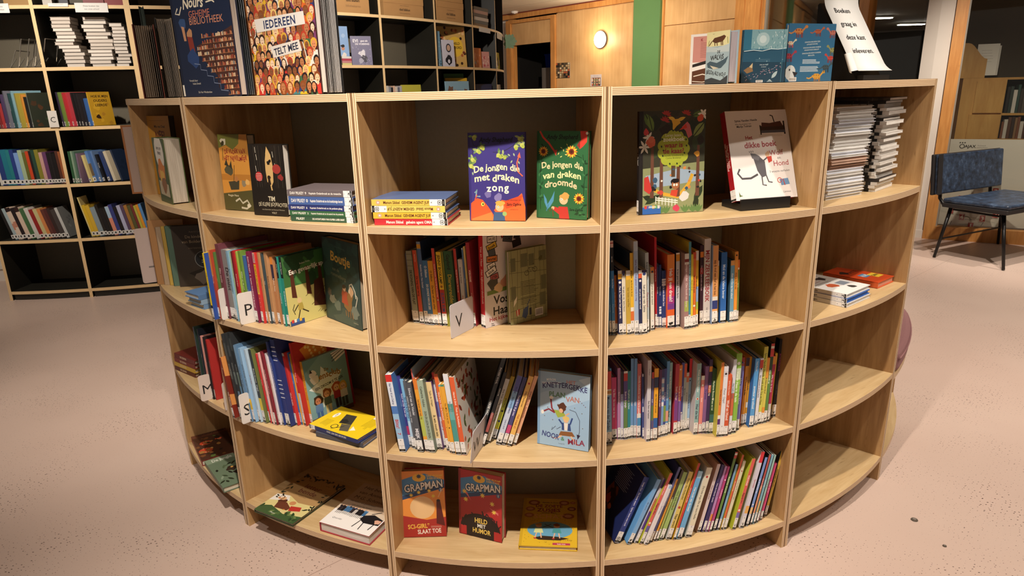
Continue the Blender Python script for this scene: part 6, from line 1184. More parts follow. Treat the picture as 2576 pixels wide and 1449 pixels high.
def spine_of(txt, col, tc='#f2ece4', ts=44, bands=(), rng=(8, 78)):
    def f(t, h):
        p = Paint(t, h); p.rect(0, 0, 100, 100, col)
        for a, b, cc in bands: p.rect(0, a, 100, b, cc)
        if txt: p.vtext(txt, 50, (rng[0] + rng[1]) / 2, ts, tc, rng[1] - rng[0], 1)
        return p
    return f
def lab_of(pic=1, letter='A', hh=.036): return lambda t, h: lib_label(t, h, pic, hh, letter=letter)
def FO(label, *a, group=None, **k):
    o, w, h = face_out(*a, **k); tag(o, label, 'book', group); return o
z1, z2, z3, z4 = ZS[1], ZS[2], ZS[3], ZS[4]
# --- top row, second bay
FO('orange and olive hardcover with a boat scene, standing behind the black forest book', (568, 528), (640, 533), 338, z1, .03, '#4a4630', vloek, lean=2, spine=spine_of('De vloek', '#6f7434'), page='#cfc4b0')
FO('black forest hardcover with a pale flame shape and round red sticker', (641, 541), (726, 546), 363, z1, .026, '#1d1712', tim, lean=2, spine=spine_of('TIM', '#1d1712'), page='#efe8dc')
# --- top row, third bay
FO('purple hardcover with green apples and an orange dragon, standing face-out', (1182.5, 556), (1322, 557.5), 334.5, z1, .022, '#3a3076', jongen_zong, lean=3, spine=spine_of('De jongen die met draken zong', '#322a6a', '#c9c2b0', 36))
FO('green hardcover with sunflowers and a boy in red, standing face-out', (1350, 548), (1476, 555), 330, z1, .022, '#28562f', jongen_droomde, lean=3, spine=spine_of('De jongen die van draken droomde', '#23492a', '#c9c2b0', 36))
# --- top row, fourth bay
FO('tall jungle search book with a lime green tree bubble, standing face-out', (1606, 542), (1768, 532), 281, z1, .012, '#2a2622', zoekboek, lean=3, spine=spine_of('waar is de kaas?', '#221d1c', '#d9d0c2', 40), lab=lab_of(0, 'E'))
# book on a black stand
bs = empty('book_stand'); sl, sr = on_z(1856, 528, z1), on_z(1978, 518.5, z1); sy = (sr - sl).normalized(); sn = Vector((sy.y, -sy.x, 0))
bs.matrix_world = axes(Vector((sl.x, sl.y, z1 + .0005)) - sn * .088 - sy * .006, sn, sy, Vector((0, 0, 1))); sw = (sr - sl).length
plain('black_plastic', C(22, 21, 22), .35)
MB().box(.02, .11, 0, sw, 0, .018).build('base', 'black_plastic', bs)
la = math.radians(20)
MB().prism([(.074, .018), (.079, .018), (.079 - math.tan(la) * .2, .218), (.074 - math.tan(la) * .2, .218)], .0, sw, axis='y').build('backrest', 'black_plastic', bs)
MB().box(.104, .11, 0, sw, .018, .03).build('front_lip', 'black_plastic', bs)
tag(bs, 'black plastic display stand under the thick white storybook with a red spine', 'book stand')
dw = .187; up = Vector((0, 0, 1)) * math.cos(la) - sn * math.sin(la); xn = sn * math.cos(la) + Vector((0, 0, 1)) * math.sin(la)
dt = .0225; base = bs.matrix_world @ Vector((.0802, -.009, .0182)); dh = .24
fp = Paint(dw, dh); dikke(fp)
sp_ = Paint(dt, dh); sp_.rect(0, 0, 100, 100, '#a81f28'); sp_.vtext('Het dikke boek', 62, 50, 30, '#e9c9bc', 40, 1); sp_.vtext('van Wolf en Hond', 28, 50, 30, '#f3e4da', 48, 1)
o = book(axes(base, xn, sy, up), dt, dw, dh, '#a3222a', sp_, fp, None, '#e6dfd4', True, lib_label(dt, dh, 0, .03)); tag(o, 'thick white storybook with red lettering and red spine, tilted back on a black stand', 'book')
# --- second shelf
FO('dark teal hardcover with big yellow lettering, angled beside the bow-and-arrow book', (823, 798), (912, 834), 594, z2, .028, '#253a38', boutje, lean=2, spine=spine_of('Boutje', '#1f302e'), page='#b9a68c')
L_, R_2 = on_z(1222, 827, z2), on_z(1366, 786, z2)
vy = (R_2 - L_).normalized(); vx = Vector((vy.y, -vy.x, 0)); vt, vw, vh = .02, .225, .292
fp = Paint(vw, vh); voshaas(fp); sp_ = Paint(vt, vh); sp_.rect(0, 0, 100, 100, '#cf2434'); sp_.rect(0, 0, 22, 100, '#b51f2e'); sp_.vtext('Vos en Haas   Het kijkwoordenboek', 58, 48, 40, '#f3dcd6', 56, 1)
o = book(axes(Vector((L_.x, L_.y, z2 + .0006)) - vx * vt, vx, vy, Vector((0, 0, 1))), vt, vw, vh, '#cf2434', sp_, fp, None, lab=lib_label(vt, vh, 0, .038)); tag(o, 'large white picture dictionary with red spine and scattered word tiles', 'book')
FO('sage green hardcover seen from the back, with a bicycle drawing', (1286, 819), (1377, 795), 634, z2, .016, '#8e8f66', fiets_back, lean=1, back_side=True, page='#d9d0bc')
# --- third shelf
FO('light blue hardcover with two leaping girls, standing half open', (1351.5, 1116), (1480, 1138), 932, z3, .018, '#86add0', knetter, lean=4, spine=spine_of('Het knettergekke plan', '#7fa6cc', '#33406e', 40), lab=lab_of(0))
# --- bottom shelf
FO('orange superhero comic novel with a red lower edge, marked number two', (1005.5, 1353.5), (1124, 1350), 1187, z4, .022, '#9c2c2a', grapman2, lean=4, spine=spine_of('GRAPMAN 2', '#8c2424'), page='#c9b49a')
FO('red superhero comic novel with black crowd and number one, standing open', (1155.5, 1341), (1262.5, 1367.5), 1178, z4, .03, '#9c2a2c', grapman1, lean=4, spine=spine_of('GRAPMAN 1', '#8c2024'), page='#d9ccb8')
def LY(label, tl, bl, br, z, t, col, paint, group=None, **k):
    """flat book from photo pixels of three corners of its upper cover (z = table height)"""
    TL, BL, BR = [on_z(q[0], q[1], z + t) for q in (tl, bl, br)]
    dz = (TL - BL); h = dz.length; dz.normalize(); yv = dz.cross(Vector((0, 0, 1))); w = (BR - BL).dot(yv)
    P = Vector((TL.x, TL.y, z)); o = lying(P, dz, w, h, t, col, front=paint, name='picture_book', **k); tag(o, label, 'book', group); return o
LY('yellow hardcover with two girls and biscuits, lying flat at the right of the bottom shelf', (1319, 1253), (1304, 1372), (1452, 1378), z4, .014, '#d4ab2a', zusjes)
LY('thin tan picture book with jungle leaf border, lying on the second bay\'s bottom shelf', (775, 1191), (639, 1281), (742, 1314), z4, .011, '#3a3f28', letterbende)
LY('thick white storybook with red cover edges and black parade figures, lying on the bottom shelf', (917, 1215), (803, 1313), (935, 1343), z4, .032, '#a03038', schmidt, page='#e6ded6')
# two lying books at the right of the second bay's third shelf
Fa, Fb = on_z(809, 1102, z3), on_z(913, 1128, z3); dz = (Fa - Fb).normalized()
o = lying(Vector((Fb.x, Fb.y, z3)) + (dz.cross(Vector((0, 0, 1)))) * .0, -dz, .13, (Fa - Fb).length + .02, .017, '#4a4c58', page='#d4ced4', face_up='back'); tag(o, 'grey hardcover lying under the yellow book', 'book')
Ya, Yb = on_z(779, 1077, z3 + .018), on_z(900, 1117, z3 + .018); dz = (Yb - Ya).normalized()
o = lying(Vector((Yb.x, Yb.y, z3 + .0185)), dz, .13, (Yb - Ya).length, .013, '#2f3c7a', back=yellow_back, face_up='back', spine=spine_of('DE BOEF DIE HET ZAG', '#2b3668', '#e0ded4', 40), lab=lab_of(1, hh=.022)); tag(o, 'yellow hardcover lying back cover up on a grey book', 'book')
# stack of five spines, second bay, top row
Sa, Sb = on_z(729, 556, z1), on_z(896, 562, z1); dz = (Sa - Sb).normalized(); zz = z1
for i, (th_, cc, num, tx, dx) in enumerate(((.0145, '#34543f', '', 'DE AVONTUREN VAN SUPER LUIER BABY', .004), (.0135, '#3c6644', '2', 'Kapitein Onderbroek en de aanval van de pratende', .002), (.0145, '#2f376e', '6', 'Kapitein Onderbroek en de pedante plaag', 0), (.0215, '#4a639c', '0', 'Kapitein Onderbroek en de krankzinnige komst', .003), (.0165, '#6d6264', '9', 'Kapitein Onderbroek en de revanche', .001))):
    L2_ = (Sa - Sb).length - .003
    def sp(t, h, cc=cc, num=num, tx=tx, i=i):
        p = Paint(t, h); p.rect(0, 0, 100, 100, cc); p.vtext('DAV PILKEY' if i else 'PILKEY', 50, 15, 40, '#efe9e0', 22, 1)
        if num: p.vtext(num, 50, 29, 36, '#efe9e0', 5, 1)
        p.vtext(tx, 50, 59, 30, '#efe9e0', 50, 1); return p
    o = lying(Vector((Sa.x, Sa.y, zz)) - dz * (dx + .001), dz, .13, L2_ - .004, th_, cc, spine=sp, lab=lab_of([1, 4, 4, 4, 4][i], hh=.024), page='#b9ab98')
    tag(o, ['dark green hardcover at the bottom of the five-book stack', 'green hardcover second from the bottom of the five-book stack', 'navy hardcover in the middle of the five-book stack', 'blue thick hardcover second from the top of the five-book stack', 'grey-mauve hardcover on top of the five-book stack'][i] + ', second bay', 'book', 'stack of five comic novels'); zz += th_ + .0006
# stack of four spines, third bay, top row
Sa = on_z(938, 566.5, z1); Sb = Sa + Vector((math.cos(math.radians(-9)), math.sin(math.radians(-9)), 0)) * .197; dz = (Sa - Sb).normalized(); zz = z1
for i, (cc, tx, flip, dx) in enumerate((('#bd2f38', 'Manon Sikkel   geheim agent OMA', 0, .002), ('#d2b23c', 'Manon Sikkel  GEHEIM AGENT JUF', 0, .0), ('#e0c862', 'Manon Sikkel  GEHEIM AGENT JUF', 1, .004), ('#d8bd54', 'Manon Sikkel  GEHEIM AGENT JUF', 0, -.002))):
    L2_ = (Sa - Sb).length - .006
    def sp(t, h, cc=cc, tx=tx, i=i):
        p = Paint(t, h); p.rect(0, 0, 100, 100, cc); p.rect(82, 0, 100, 100, '#6c7a9a') if False else None
        if i: p.ell(50, 9, 34, 34, '#c9a08a', 12); p.ell(50, 9, 14, 14, '#f2ece0', 9)
        p.vtext(tx, 50, 47, 44, '#5c1c1c' if i else '#f5e4dc', 62, 1); return p
    if not flip: o = lying(Vector((Sa.x, Sa.y, zz)) - dz * (dx + .003), dz, .14, L2_, .0158, cc if i == 0 else '#55658c', spine=sp, lab=lab_of(3, hh=.04))
    else: o = lying(Vector((Sb.x, Sb.y, zz)) + dz * (dx + .003), -dz, .14, L2_, .0158, '#55658c', spine=sp, lab=lab_of(3, hh=.04), face_up='back')
    tag(o, ['red-spined hardcover at the bottom of the four-book stack', 'yellow-spined hardcover second from the bottom of the four-book stack', 'yellow-spined hardcover with upside-down lettering in the four-book stack', 'yellow-spined hardcover on top of the four-book stack'][i] + ', third bay', 'book', 'stack of four yellow and red hardcovers'); zz += .0164
# --- first bay (narrow, far left)
FO('ochre hardcover with dark red lettering, standing at the back of the first bay\'s top shelf', (398, 489), (452, 494), 292, z1, .02, '#3a2e24', nee_front, lean=1, page='#4a4038')
Pa, Pb = on_z(414, 507.5, z1), on_z(435.3, 515.4, z1); yv = (Pb - Pa).normalized(); xv = Vector((yv.y, -yv.x, 0)); gd = .125
Pc = on_z(474.9, 510.5, z1); gt = .05
gh = solve_h(Pb, Vector((0, 0, 1)), 350); fp = Paint(gd, gh); groen_front(fp)
# fore-edge towards the viewer: front cover on the left
o = book(axes(Vector((Pb.x, Pb.y, z1 + .0006)) - yv * gd + (-xv) * 0, xv, yv, Vector((0, 0, 1))) if False else axes(Vector((Pb.x, Pb.y, z1 + .0006)) - yv * gd - xv * gt, xv, yv, Vector((0, 0, 1))), gt, gd, gh, '#4c5a30', None, fp, None, '#cdc0ae'); tag(o, 'thick green-bound book with its page edges facing out, first bay\'s top shelf', 'book')
AB2 = [
 (476, 1062, 312, '#a97c50', None, W_, {'tmm': 12, 'nolab': 1}),
 (520, 1096, 412, '#b29a80', 'oud boek', '#5a4634', {'tmm': 10, 'd': .15}),
 (562, 1118, 415, '#c4a24e', 'de reis', '#5a4016', {'tmm': 9, 'd': .15}),
 (600, 1136, 418, '#5c7666', 'Het bos', '#c9d2c4', {'tmm': 15, 'd': .15, 'nolab': 1}),
 (672, 1148, 420, '#5a4a3c', None, W_, {'tmm': 16, 'd': .15, 'nolab': 1, 'front': kinderen_front, 'cc': '#3c332c'}),
]
q0, q1 = on_z(462.9, 717.7, z2), on_z(500, 715.5, z2)
row((320, 480), 4.83, z2, AB2, (q1 - q0), 'on the first bay\'s second shelf', lean=0, xend=720, group='books on the second shelf of the first bay', limits=(WC, WRI, WA['A'], WA['B'], .013))
q = pol(WA['B'] - 3.6, WR - .10, z2); av = math.radians(WA['B']); dz = Vector((math.sin(av), -math.cos(av), 0)); zz = z2
for i, cc in enumerate(('#6f8fb4', '#8fa8c0', '#5b7ca6')):
    o = lying(Vector((q.x, q.y, zz)) + dz * (.085 + .006 * i), dz, .085, .15, .016, cc, spine=spine_of('Dolfi', cc, '#e6ecf2', 44)); zz += .0167
    tag(o, ['bottom', 'middle', 'top'][i] + ' one of three pale blue books stacked flat in the first bay', 'book', 'pale blue books lying in the first bay')
AB3 = [
 (292, 640, 132, '#1f3d58', 'zee', '#c9d6e0', {'tmm': 12, 'd': .2, 'cc': '#2a3c34'}),
 (322, 655, 150, '#2b3340', 'wolf', '#c9ccd2', {'tmm': 9, 'd': .2}),
 (345, 690, 205, '#cf8f86', 'roze', '#7a2a2c', {'tmm': 8, 'd': .2}),
 (364, 705, 215, '#241d20', 'ja', '#e6e0da', {'tmm': 8, 'd': .2, 'pic': 3}),
 (384, 708, 235, '#ad2f2c', 'rood hart', '#f0d0c4', {'tmm': 10, 'd': .2, 'pic': 4}),
]
row((420, 780), 3.15, z3, AB3, inw(-50), 'on the first bay\'s third shelf', lean=-2, xend=440, group='books on the third shelf of the first bay', limits=(WC, WRI, WA['A'], WA['B'], .013))
zz = z3; ga = on_z(492, 951, z3)
for i, cc in enumerate(('#5a1f1c', '#c9a03a', '#7a2a24', '#6a2420')):
    dz = Vector((-.80, .60, 0)).normalized()
    o = lying(Vector((ga.x, ga.y, zz)) + dz * (.14 - .004 * i), dz, .095, .14, .0165, cc, page='#b9a48e', spine=spine_of('DE ZEVEN', cc, '#e0c9a8', 40)); zz += .0172
    tag(o, ['lowest', 'second-lowest, yellow', 'second-highest', 'topmost'][i] + ' book of the small dark red stack in the first bay', 'book', 'small dark red stack in the first bay')
LY('glossy brown book with red toadstools, lying on the first bay\'s bottom shelf', (478, 1094), (507, 1160), (602, 1140), z4, .022, '#8c2c26', padden)
LY('sage green jungle book, lying in front of the toadstool book', (514, 1161), (561, 1228), (640, 1206), z4, .02, '#5a6a56', natuur)
# --- letter cards between the books
def card(label, bl, br, ytop, z, letter, col='#ddd6d0', lcol='#141214', translucent=False, flip=False, lx=58, ls=26, hfix=None, ext=0, dirn=None, wfix=None, lean=0, push=.006):
    L, R2 = on_z(bl[0], bl[1], z), on_z(br[0], br[1], z); y = (R2 - L).normalized(); w = (R2 - L).length + ext; n = Vector((y.y, -y.x, 0)); h = hfix or solve_h(L, Vector((0, 0, 1)), ytop)
    if dirn: y = dirn; w = wfix; n = Vector((y.y, -y.x, 0))
    la = math.radians(lean); zc_ = Vector((0, 0, 1)) * math.cos(la) - n * math.sin(la) * -1; yc_ = zc_.cross(y)
    L = L + n * push
    o = empty('letter_card'); o.matrix_world = axes(Vector((L.x, L.y, z + .0006)), y, yc_, zc_)
    r = .008; pts = []
    for cx, cz, a0 in ((r, r, 180), (w - r, r, 270), (w - r, h - r, 0), (r, h - r, 90)):
        for k in range(5): a = math.radians(a0 + k * 22.5); pts.append((cx + r * math.cos(a), cz + r * math.sin(a)))
    MB().prism(pts, 0, .0012, axis='y').build('plate', plain('card_' + col, C(col), .4), o)
    p = Paint(w, h); p.text(letter, lx, 56, ls, lcol, bold=0)
    if p.v: p.build('letter', o, (0, 0, 0), (1, 0, 0), (0, 0, 1), (0, -1, 0), 'matte_print')
    tag(o, label, 'divider card', 'letter divider cards'); return o
card('white divider card with a black letter O among the spines', (556.5, 806), (586, 797), 728, z2, 'O', ext=.02, lx=62, ls=36)
card('white divider card with a black letter P among the spines', (604.5, 817.5), (645, 808), 739, z2, 'P', lx=56, ls=36)
card('white divider card with a black letter V sticking out of the row', (1131, 853), (1188, 823.5), 769, z2, 'V', col='#cfcbd2', lx=36, ls=38)
card('grey-white divider card with a black letter W jutting past the shelf edge', (1178, 1169), (1202, 1085), 1086, z3, 'W', col='#cfccd4', lx=34, ls=38, dirn=inw(-17), wfix=.12, lean=7)
card('white divider card with a black letter S beside the yellow-footed blue spines', (607.5, 1068), (632, 1058), 994, z3, 'S', lx=66, ls=36)
card('greyish divider card with part of a letter R behind the first orange spine', (566, 1033), (590, 1026), 963, z3, 'R', col='#c2b2a8', lx=62, ls=36)
card('white divider card with a black letter M at the foot of the dark spines', (506, 1010), (536, 1002), 946, z3, 'M', col='#d4c3b8', lx=66, ls=34)
card('large translucent divider card with a grey letter L turned sideways', (361, 713), (432, 703), 576, z2, '', col='#c8b4ac')
lc = COL.objects[-1] if False else None
# sideways L on the big card
for o in COL.objects:
    if o.name.startswith('letter_card') and o.get('label', '').startswith('large translucent'):
        w = .13; p = Paint(.12, .12); p.line([(40, 40), (40, 60)], 5, '#7d7470'); p.line([(22, 60), (42, 60)], 5, '#7d7470')
        p.build('letter', o, (0, .0, .01), (1, 0, 0), (0, 0, 1), (0, -1, 0), 'matte_print')
# --- fifth bay: two piles of thin hardcovers and a few flat books
K0 = on_z(2202, 484.5, z1); bv = (on_z(2281, 455, z1) - K0); bv = Vector((bv.x, bv.y, 0)).normalized(); lv = Vector((-bv.y, bv.x, 0)); zz = z1; r = random.Random(5); i = 0
dzv = lv            # head of the spine points left, label at the right end
while zz < z1 + .272:
    th_ = r.choice([.0085, .0095, .0105, .008]); top = zz > z1 + .25
    cc = '#d9d3cc' if not top else ['#3a3430', '#b8a23a', '#22201f'][i % 3]
    if r.random() < .06: cc = '#2a2422'
    def sp(t, h, cc=cc, s=i):
        p = Paint(t, h); p.rect(0, 0, 100, 100, cc); q = random.Random(s); p.rect(0, 84, 100, 91, '#1d1a19'); p.ring(50, 66, 46, 12, '#2a2625', 10); p.ell(50, 66, 18, 18, '#2a2625', 8); p.rect(0, 76, 100, 77.5, '#55504c'); p.rect(0, 55, 100, 56, '#55504c'); p.rect(20, 58 + q.random(), 70, 60, '#2a2625'); return p
    sh = r.uniform(-.010, .008); dd = r.uniform(-.008, .006)
    out = dzv.cross(Vector((0, 0, 1))); side = -out
    o = lying(Vector((K0.x, K0.y, zz)) + dzv * (.20 + sh) + out * (.004 + dd), dzv, .165 + r.uniform(-.006, .004), .20, th_, cc, spine=sp, page='#f0ebe4', hard=False, name='booklet')
    tag(o, f'thin pale booklet, {ordinal(i + 1)} from the bottom of the right-hand pile, fifth bay', 'booklet', 'right-hand pile of thin hardcovers in the fifth bay'); zz += th_ + .0007; i += 1
A0, A1_ = on_z(2073, 506, z1), on_z(2166, 490, z1); dv = (A1_ - A0).normalized(); inn = Vector((-dv.y, dv.x, 0)); zz = z1; i = 0
while zz < z1 + .252:
    th_ = r.choice([.0075, .0085, .0095, .007]); q = zz - z1
    cc = r.choice(['#e9e6e2', '#efece8', '#dfe2ee', '#e6e2de']) if not .075 < q < .115 else r.choice(['#d9b9a6', '#c9a48e', '#e2cfc2'])
    pg = '#f4f1ec' if not .075 < q < .115 else '#d6bba8'
    sh = r.uniform(-.008, .008) + (.014 if q > .14 else 0)
    # fore-edge to the viewer, spine at the back
    w_ = .085; L_ = (A1_ - A0).length
    o = lying(Vector((A0.x, A0.y, zz)) + inn * w_ + dv * (L_ + sh), dv, w_ + r.uniform(-.004, .006), L_ - .004, th_, cc, page=pg, hard=True, face_up='front', name='booklet')
    tag(o, f'thin white booklet, {ordinal(i + 1)} from the bottom of the left-hand pile, fifth bay', 'booklet', 'left-hand pile of thin booklets in the fifth bay'); zz += th_ + .0006; i += 1
K0 = on_z(2130, 775, z2); Lq = on_z(2046, 756, z2); dzv = (Lq - K0).normalized()
def wit_front(p):
    p.rect(0, 0, 100, 100, '#e9e6e2'); lines(p, 10, 60, 12, 5, 6, '#b2483c', 1.4, 3); p.blob(70, 30, 12, '#3a3434', 9, .4, 3); p.blob(40, 60, 12, '#c8603c', 10, .4, 5); p.rect(60, 56, 88, 72, '#8f9aa8'); p.blob(66, 84, 10, '#3c3836', 9, .4, 8); lines(p, 14, 80, 44, 2, 4, '#55504e', 1.2)
zz = z2
for i, (cc, tx, pg) in enumerate((('#d9d4d0', 'Uitvindingen', '#f2efea'), ('#2f5fae', 'Technologie', '#5a86cc'), ('#e2deda', 'Sociale media', '#e9e5e0'))):
    o = lying(Vector((K0.x, K0.y, zz)) + dzv * .19 + Vector((0, .004 * i, 0)), dzv, .15 if i != 1 else .146, .19, .0125, cc, front=wit_front if i == 2 else None, spine=spine_of(tx, '#dcd7d2', '#26211f', 40), lab=lab_of(4, hh=.032), page=pg)
    tag(o, ['white book under the blue one on the fifth bay\'s second shelf', 'blue book between two white ones on the fifth bay\'s second shelf', 'white fact book on top of the blue one, fifth bay'][i], 'book', 'flat fact books in the fifth bay'); zz += .0131
def oranje(p):
    p.rect(0, 0, 100, 100, '#c8481f'); p.blob(30, 30, 14, '#3a2a28', 10, .4, 3); p.text('WATTE', 54, 36, 8, '#2a2220', bold=1, maxw=60); p.rect(30, 54, 62, 70, '#4a8ab8'); p.text('ALLES', 46, 62, 7, '#efe8dc', bold=1, maxw=30); p.rect(58, 62, 92, 84, '#e6c23a'); p.text('OMAN', 75, 73, 7, '#2a2220', bold=1, maxw=32)
q = on_z(2207, 727, z2); qr = on_z(2243, 711, z2); dd = (qr - q).normalized(); zd = Vector((dd.y, -dd.x, 0)); zd = -zd if zd.x > 0 else zd
o = lying(Vector((q.x, q.y, z2)) + zd * .18, zd, .12, .18, .02, '#cf5a2c', front=oranje, page='#e3a088'); tag(o, 'orange-red activity book lying behind the white fact books', 'book')
# ================================================================== TOP OF THE BIRCH BOOKCASE
zt = ZS[0] + .001
def stand_on(label, pl, rl, pr, rr, ytop, z, t, col, paint, c=WC, back_side=False, lean=0, cat='book', group=None, spine=None, lab=None, page='#e6dcc8', hard=True, far=False, mat='printed_cover'):
    L, R2 = on_cyl(pl[0], pl[1], c, rl, z), on_cyl(pr[0], pr[1], c, rr, z); yv = (R2 - L); w = yv.length; yv.normalize(); nv = Vector((yv.y, -yv.x, 0)); la = math.radians(lean)
    up = Vector((0, 0, 1)) * math.cos(la) - nv * math.sin(la); xn = nv * math.cos(la) + Vector((0, 0, 1)) * math.sin(la); h = solve_h(L, up, ytop); pt = Paint(w, h)
    if paint: paint(pt)
    if back_side: o = book(axes(Vector((R2.x, R2.y, z + .0006 + t * math.sin(la))), -xn, -yv, up), t, w, h, col, spine(t, h) if spine else None, None, pt, page, hard, lab(t, h) if lab else None, 'picture_book', mat)
    else:
        q = L - nv * (t * math.cos(la)); o = book(axes(Vector((q.x, q.y, z + .0006)), xn, yv, up), t, w, h, col, spine(t, h) if spine else None, pt, None, page, hard, lab(t, h) if lab else None, 'picture_book', mat)
    tag(o, label, cat, group); return o
def fan_book(label, P, a0, a1, n, w, h, cov, page, group=None, cov2=None):
    """book standing open on its lower edge, leaves fanned about the spine; angles in degrees of plan direction"""
    o = empty('open_book', P); r = random.Random(int(P.x * 1000))
    def leaf(name, a, ww, hh, th_, col, mat):
        a = math.radians(a); d = Vector((math.cos(a), math.sin(a), 0)); nn = Vector((-d.y, d.x, 0)) * th_ / 2
        b = MB(); p0 = d * .004; p1 = d * ww
        vs = [p0 - nn, p1 - nn, p1 + nn, p0 + nn]; vs = vs + [v + Vector((0, 0, hh)) for v in vs]
        b.add(vs, [(0, 3, 2, 1), (4, 5, 6, 7), (0, 1, 5, 4), (1, 2, 6, 5), (2, 3, 7, 6), (3, 0, 4, 7)]); return b
    for i, a in enumerate((a0, a1)):
        b = leaf('cover', a, w, h, .0026, cov, ''); col_mesh('cover', b.v, b.f, C(cov if i == 0 or not cov2 else cov2), 'printed_cover', o)
    b = MB()
    for i in range(n):
        a = a0 + (a1 - a0) * (i + 1) / (n + 1) + r.uniform(-.3, .3); q = leaf('p', a, w - .006, h - .006, .0006, page, ''); b.add([(v[0], v[1], v[2] + .003) for v in q.v], q.f)
    col_mesh('pages', b.v, b.f, C(page), 'matte_print', o)
    b = MB().tube([(0, 0, 0), (0, 0, h)], .004, 6); col_mesh('spine', b.v, b.f, C(cov), 'printed_cover', o)
    tag(o, label, 'book', group); return o
stand_on('big navy picture book with a painted library, standing on the bookcase top', (464, 246.5), 1.58, (608, 242.5), 1.568, -16, zt, .022, '#141d36', nours, spine=spine_of('Nours geheime bibliotheek', '#121b33'), page='#e0d8d0', lab=lab_of(0))
stand_on('big picture book crowded with drawn people, standing on the bookcase top', (648.7, 241), 1.53, (812, 237), 1.58, -20, zt, .02, '#3a2c2c', iedereen, page='#efeae4')
g = 'open books fanned on the bookcase top'
def fan(label, px, r, d0, d1, n, w, h, cov, page, cov2=None):
    P = on_cyl(px, 246, WC, r, zt); a = math.degrees(math.atan2(-P.y, -P.x)); fan_book(label, P, a + d0, a + d1, n, w, h, cov, page, g, cov2)
fan('red-brown open book fanned at the far left of the bookcase top', 412, 1.36, -17, 1, 9, .20, .235, '#7c3c34', '#cfc0b0', '#8c4a3c')
fan('cream-paged open book fanned against the navy picture book', 441, 1.36, -7, 7, 14, .20, .258, '#141414', '#d9ccbc', '#b9a994')
fan('tall dark green open book behind the fanned red-brown one', 396, 1.31, -13, 2, 5, .05, .305, '#2c3a34', '#8a9a90')
fan('thin open book with blue-edged leaves between the two big picture books', 632, 1.37, -9, 5, 7, .19, .34, '#4c7a8c', '#d9dfe4', '#c07a44')
fan('thick white-paged open book beside the crowd picture book', 842, 1.36, -11, 7, 18, .20, .33, '#e6e2de', '#efebe8', '#1b1a1c')
# right part of the top
stand_on('white-bordered book with a pink page of text, leftmost of the four on the bookcase top', (1733, 211), 1.43, (1800, 208), 1.50, 88, zt, .012, '#e6e0da', kboek)
stand_on('pale blue book with an otter and a swimming whale, on the bookcase top', (1772.5, 209.5), 1.515, (1829, 207), 1.60, 83, zt, .028, '#9fb4bc', walvis, page='#b9aeb4')
stand_on('dark teal ocean book seen from the back, on the bookcase top', (1864, 206), 1.50, (1972, 203), 1.53, 75.5, zt, .012, '#1c4256', zee_back, back_side=True, mat='printed_cover', spine=spine_of('', '#2f6c86'), lab=lab_of(0))
stand_on('blue dinosaur book seen from the back, beside the paper sign', (1974, 202.5), 1.50, (2090, 200.5), 1.52, 59, zt, .012, '#2a5c80', dino_back, back_side=True)
# paper sign on a black slanted stand
sn = Vector((.454, -.891, 0)).normalized(); sw = Vector((-sn.y, sn.x, 0)); la = math.radians(33); P0 = on_cyl(2150, 188, WC, 1.50, zt)
st = empty('sign_stand'); st.matrix_world = axes(Vector((P0.x, P0.y, zt + .0005)), sw, -sn, Vector((0, 0, 1)))
MB().prism([(.004, 0), (.15, 0), (.155, .02), (.160, .222), (.154, .226), (.010, .012)], .012, .13, axis='x').build('wedge', 'black_plastic', st)
MB().box(.018, .135, -.016, .006, 0, .014).build('front_lip', 'black_plastic', st)
tag(st, 'black slanted sign holder on the bookcase top', 'sign holder')
b_v, b_f = [], []; N = 24; W2, H2 = .150, .268
for i in range(N + 1):
    u = i / N; s = u * H2
    for j in range(2):
        x = (j) * W2; off = .006 + .018 * max(0, (u - .82) / .18) ** 2 + .012 * max(0, (.14 - u) / .14) ** 2
        y = s * math.sin(la) - off * math.cos(la) ; z = .0165 + s * math.cos(la) + off * math.sin(la)
        b_v.append((x - .005, y, z))
for i in range(N): b_f.append((2 * i, 2 * i + 1, 2 * i + 3, 2 * i + 2))
sg = empty('paper_sign'); sg.matrix_world = st.matrix_world.copy()
plain('paper', C(236, 234, 230), .7)
sh = mesh_obj('sheet', b_v, b_f, 'paper', sg, smooth=True); md = sh.modifiers.new('thick', 'SOLIDIFY'); md.thickness = .0004; md.offset = 0
p = Paint(W2, H2)
for i, tx in enumerate(('Boeken', 'graag in', 'deze kast', 'inleveren.')): p.text(tx, [44, 45, 48, 52][i], 19 + i * 17.5, 6.0, '#1d1c20', maxw=[46, 46, 56, 62][i])
pm = p.build('lettering', sg, (-.005, .006 * -math.cos(la) + 0, .0165 + .006 * math.sin(la)), (1, 0, 0), (0, math.sin(la), math.cos(la)), (0, -math.cos(la), math.sin(la)), 'matte_print')
pm.location = (0, -.0012 * math.cos(la), .0012 * math.sin(la))
# curled lower corner of the sheet
cv = [];
for i in range(9):
    a = math.pi * i / 8; cv += [(-.005 - .02 * math.sin(a), .006 - .022 * (1 - math.cos(a)) * .4, .02 + .0 + i * .001), (-.005 - .018 * math.sin(a), .03 - .018 * (1 - math.cos(a)) * .4, .07 + i * .001)]
mesh_obj('curled_corner', cv, [(2 * i, 2 * i + 1, 2 * i + 3, 2 * i + 2) for i in range(8)], 'paper', sg, smooth=True)
tag(sg, 'white paper sign with four lines of black text on a slanted holder', 'sign')

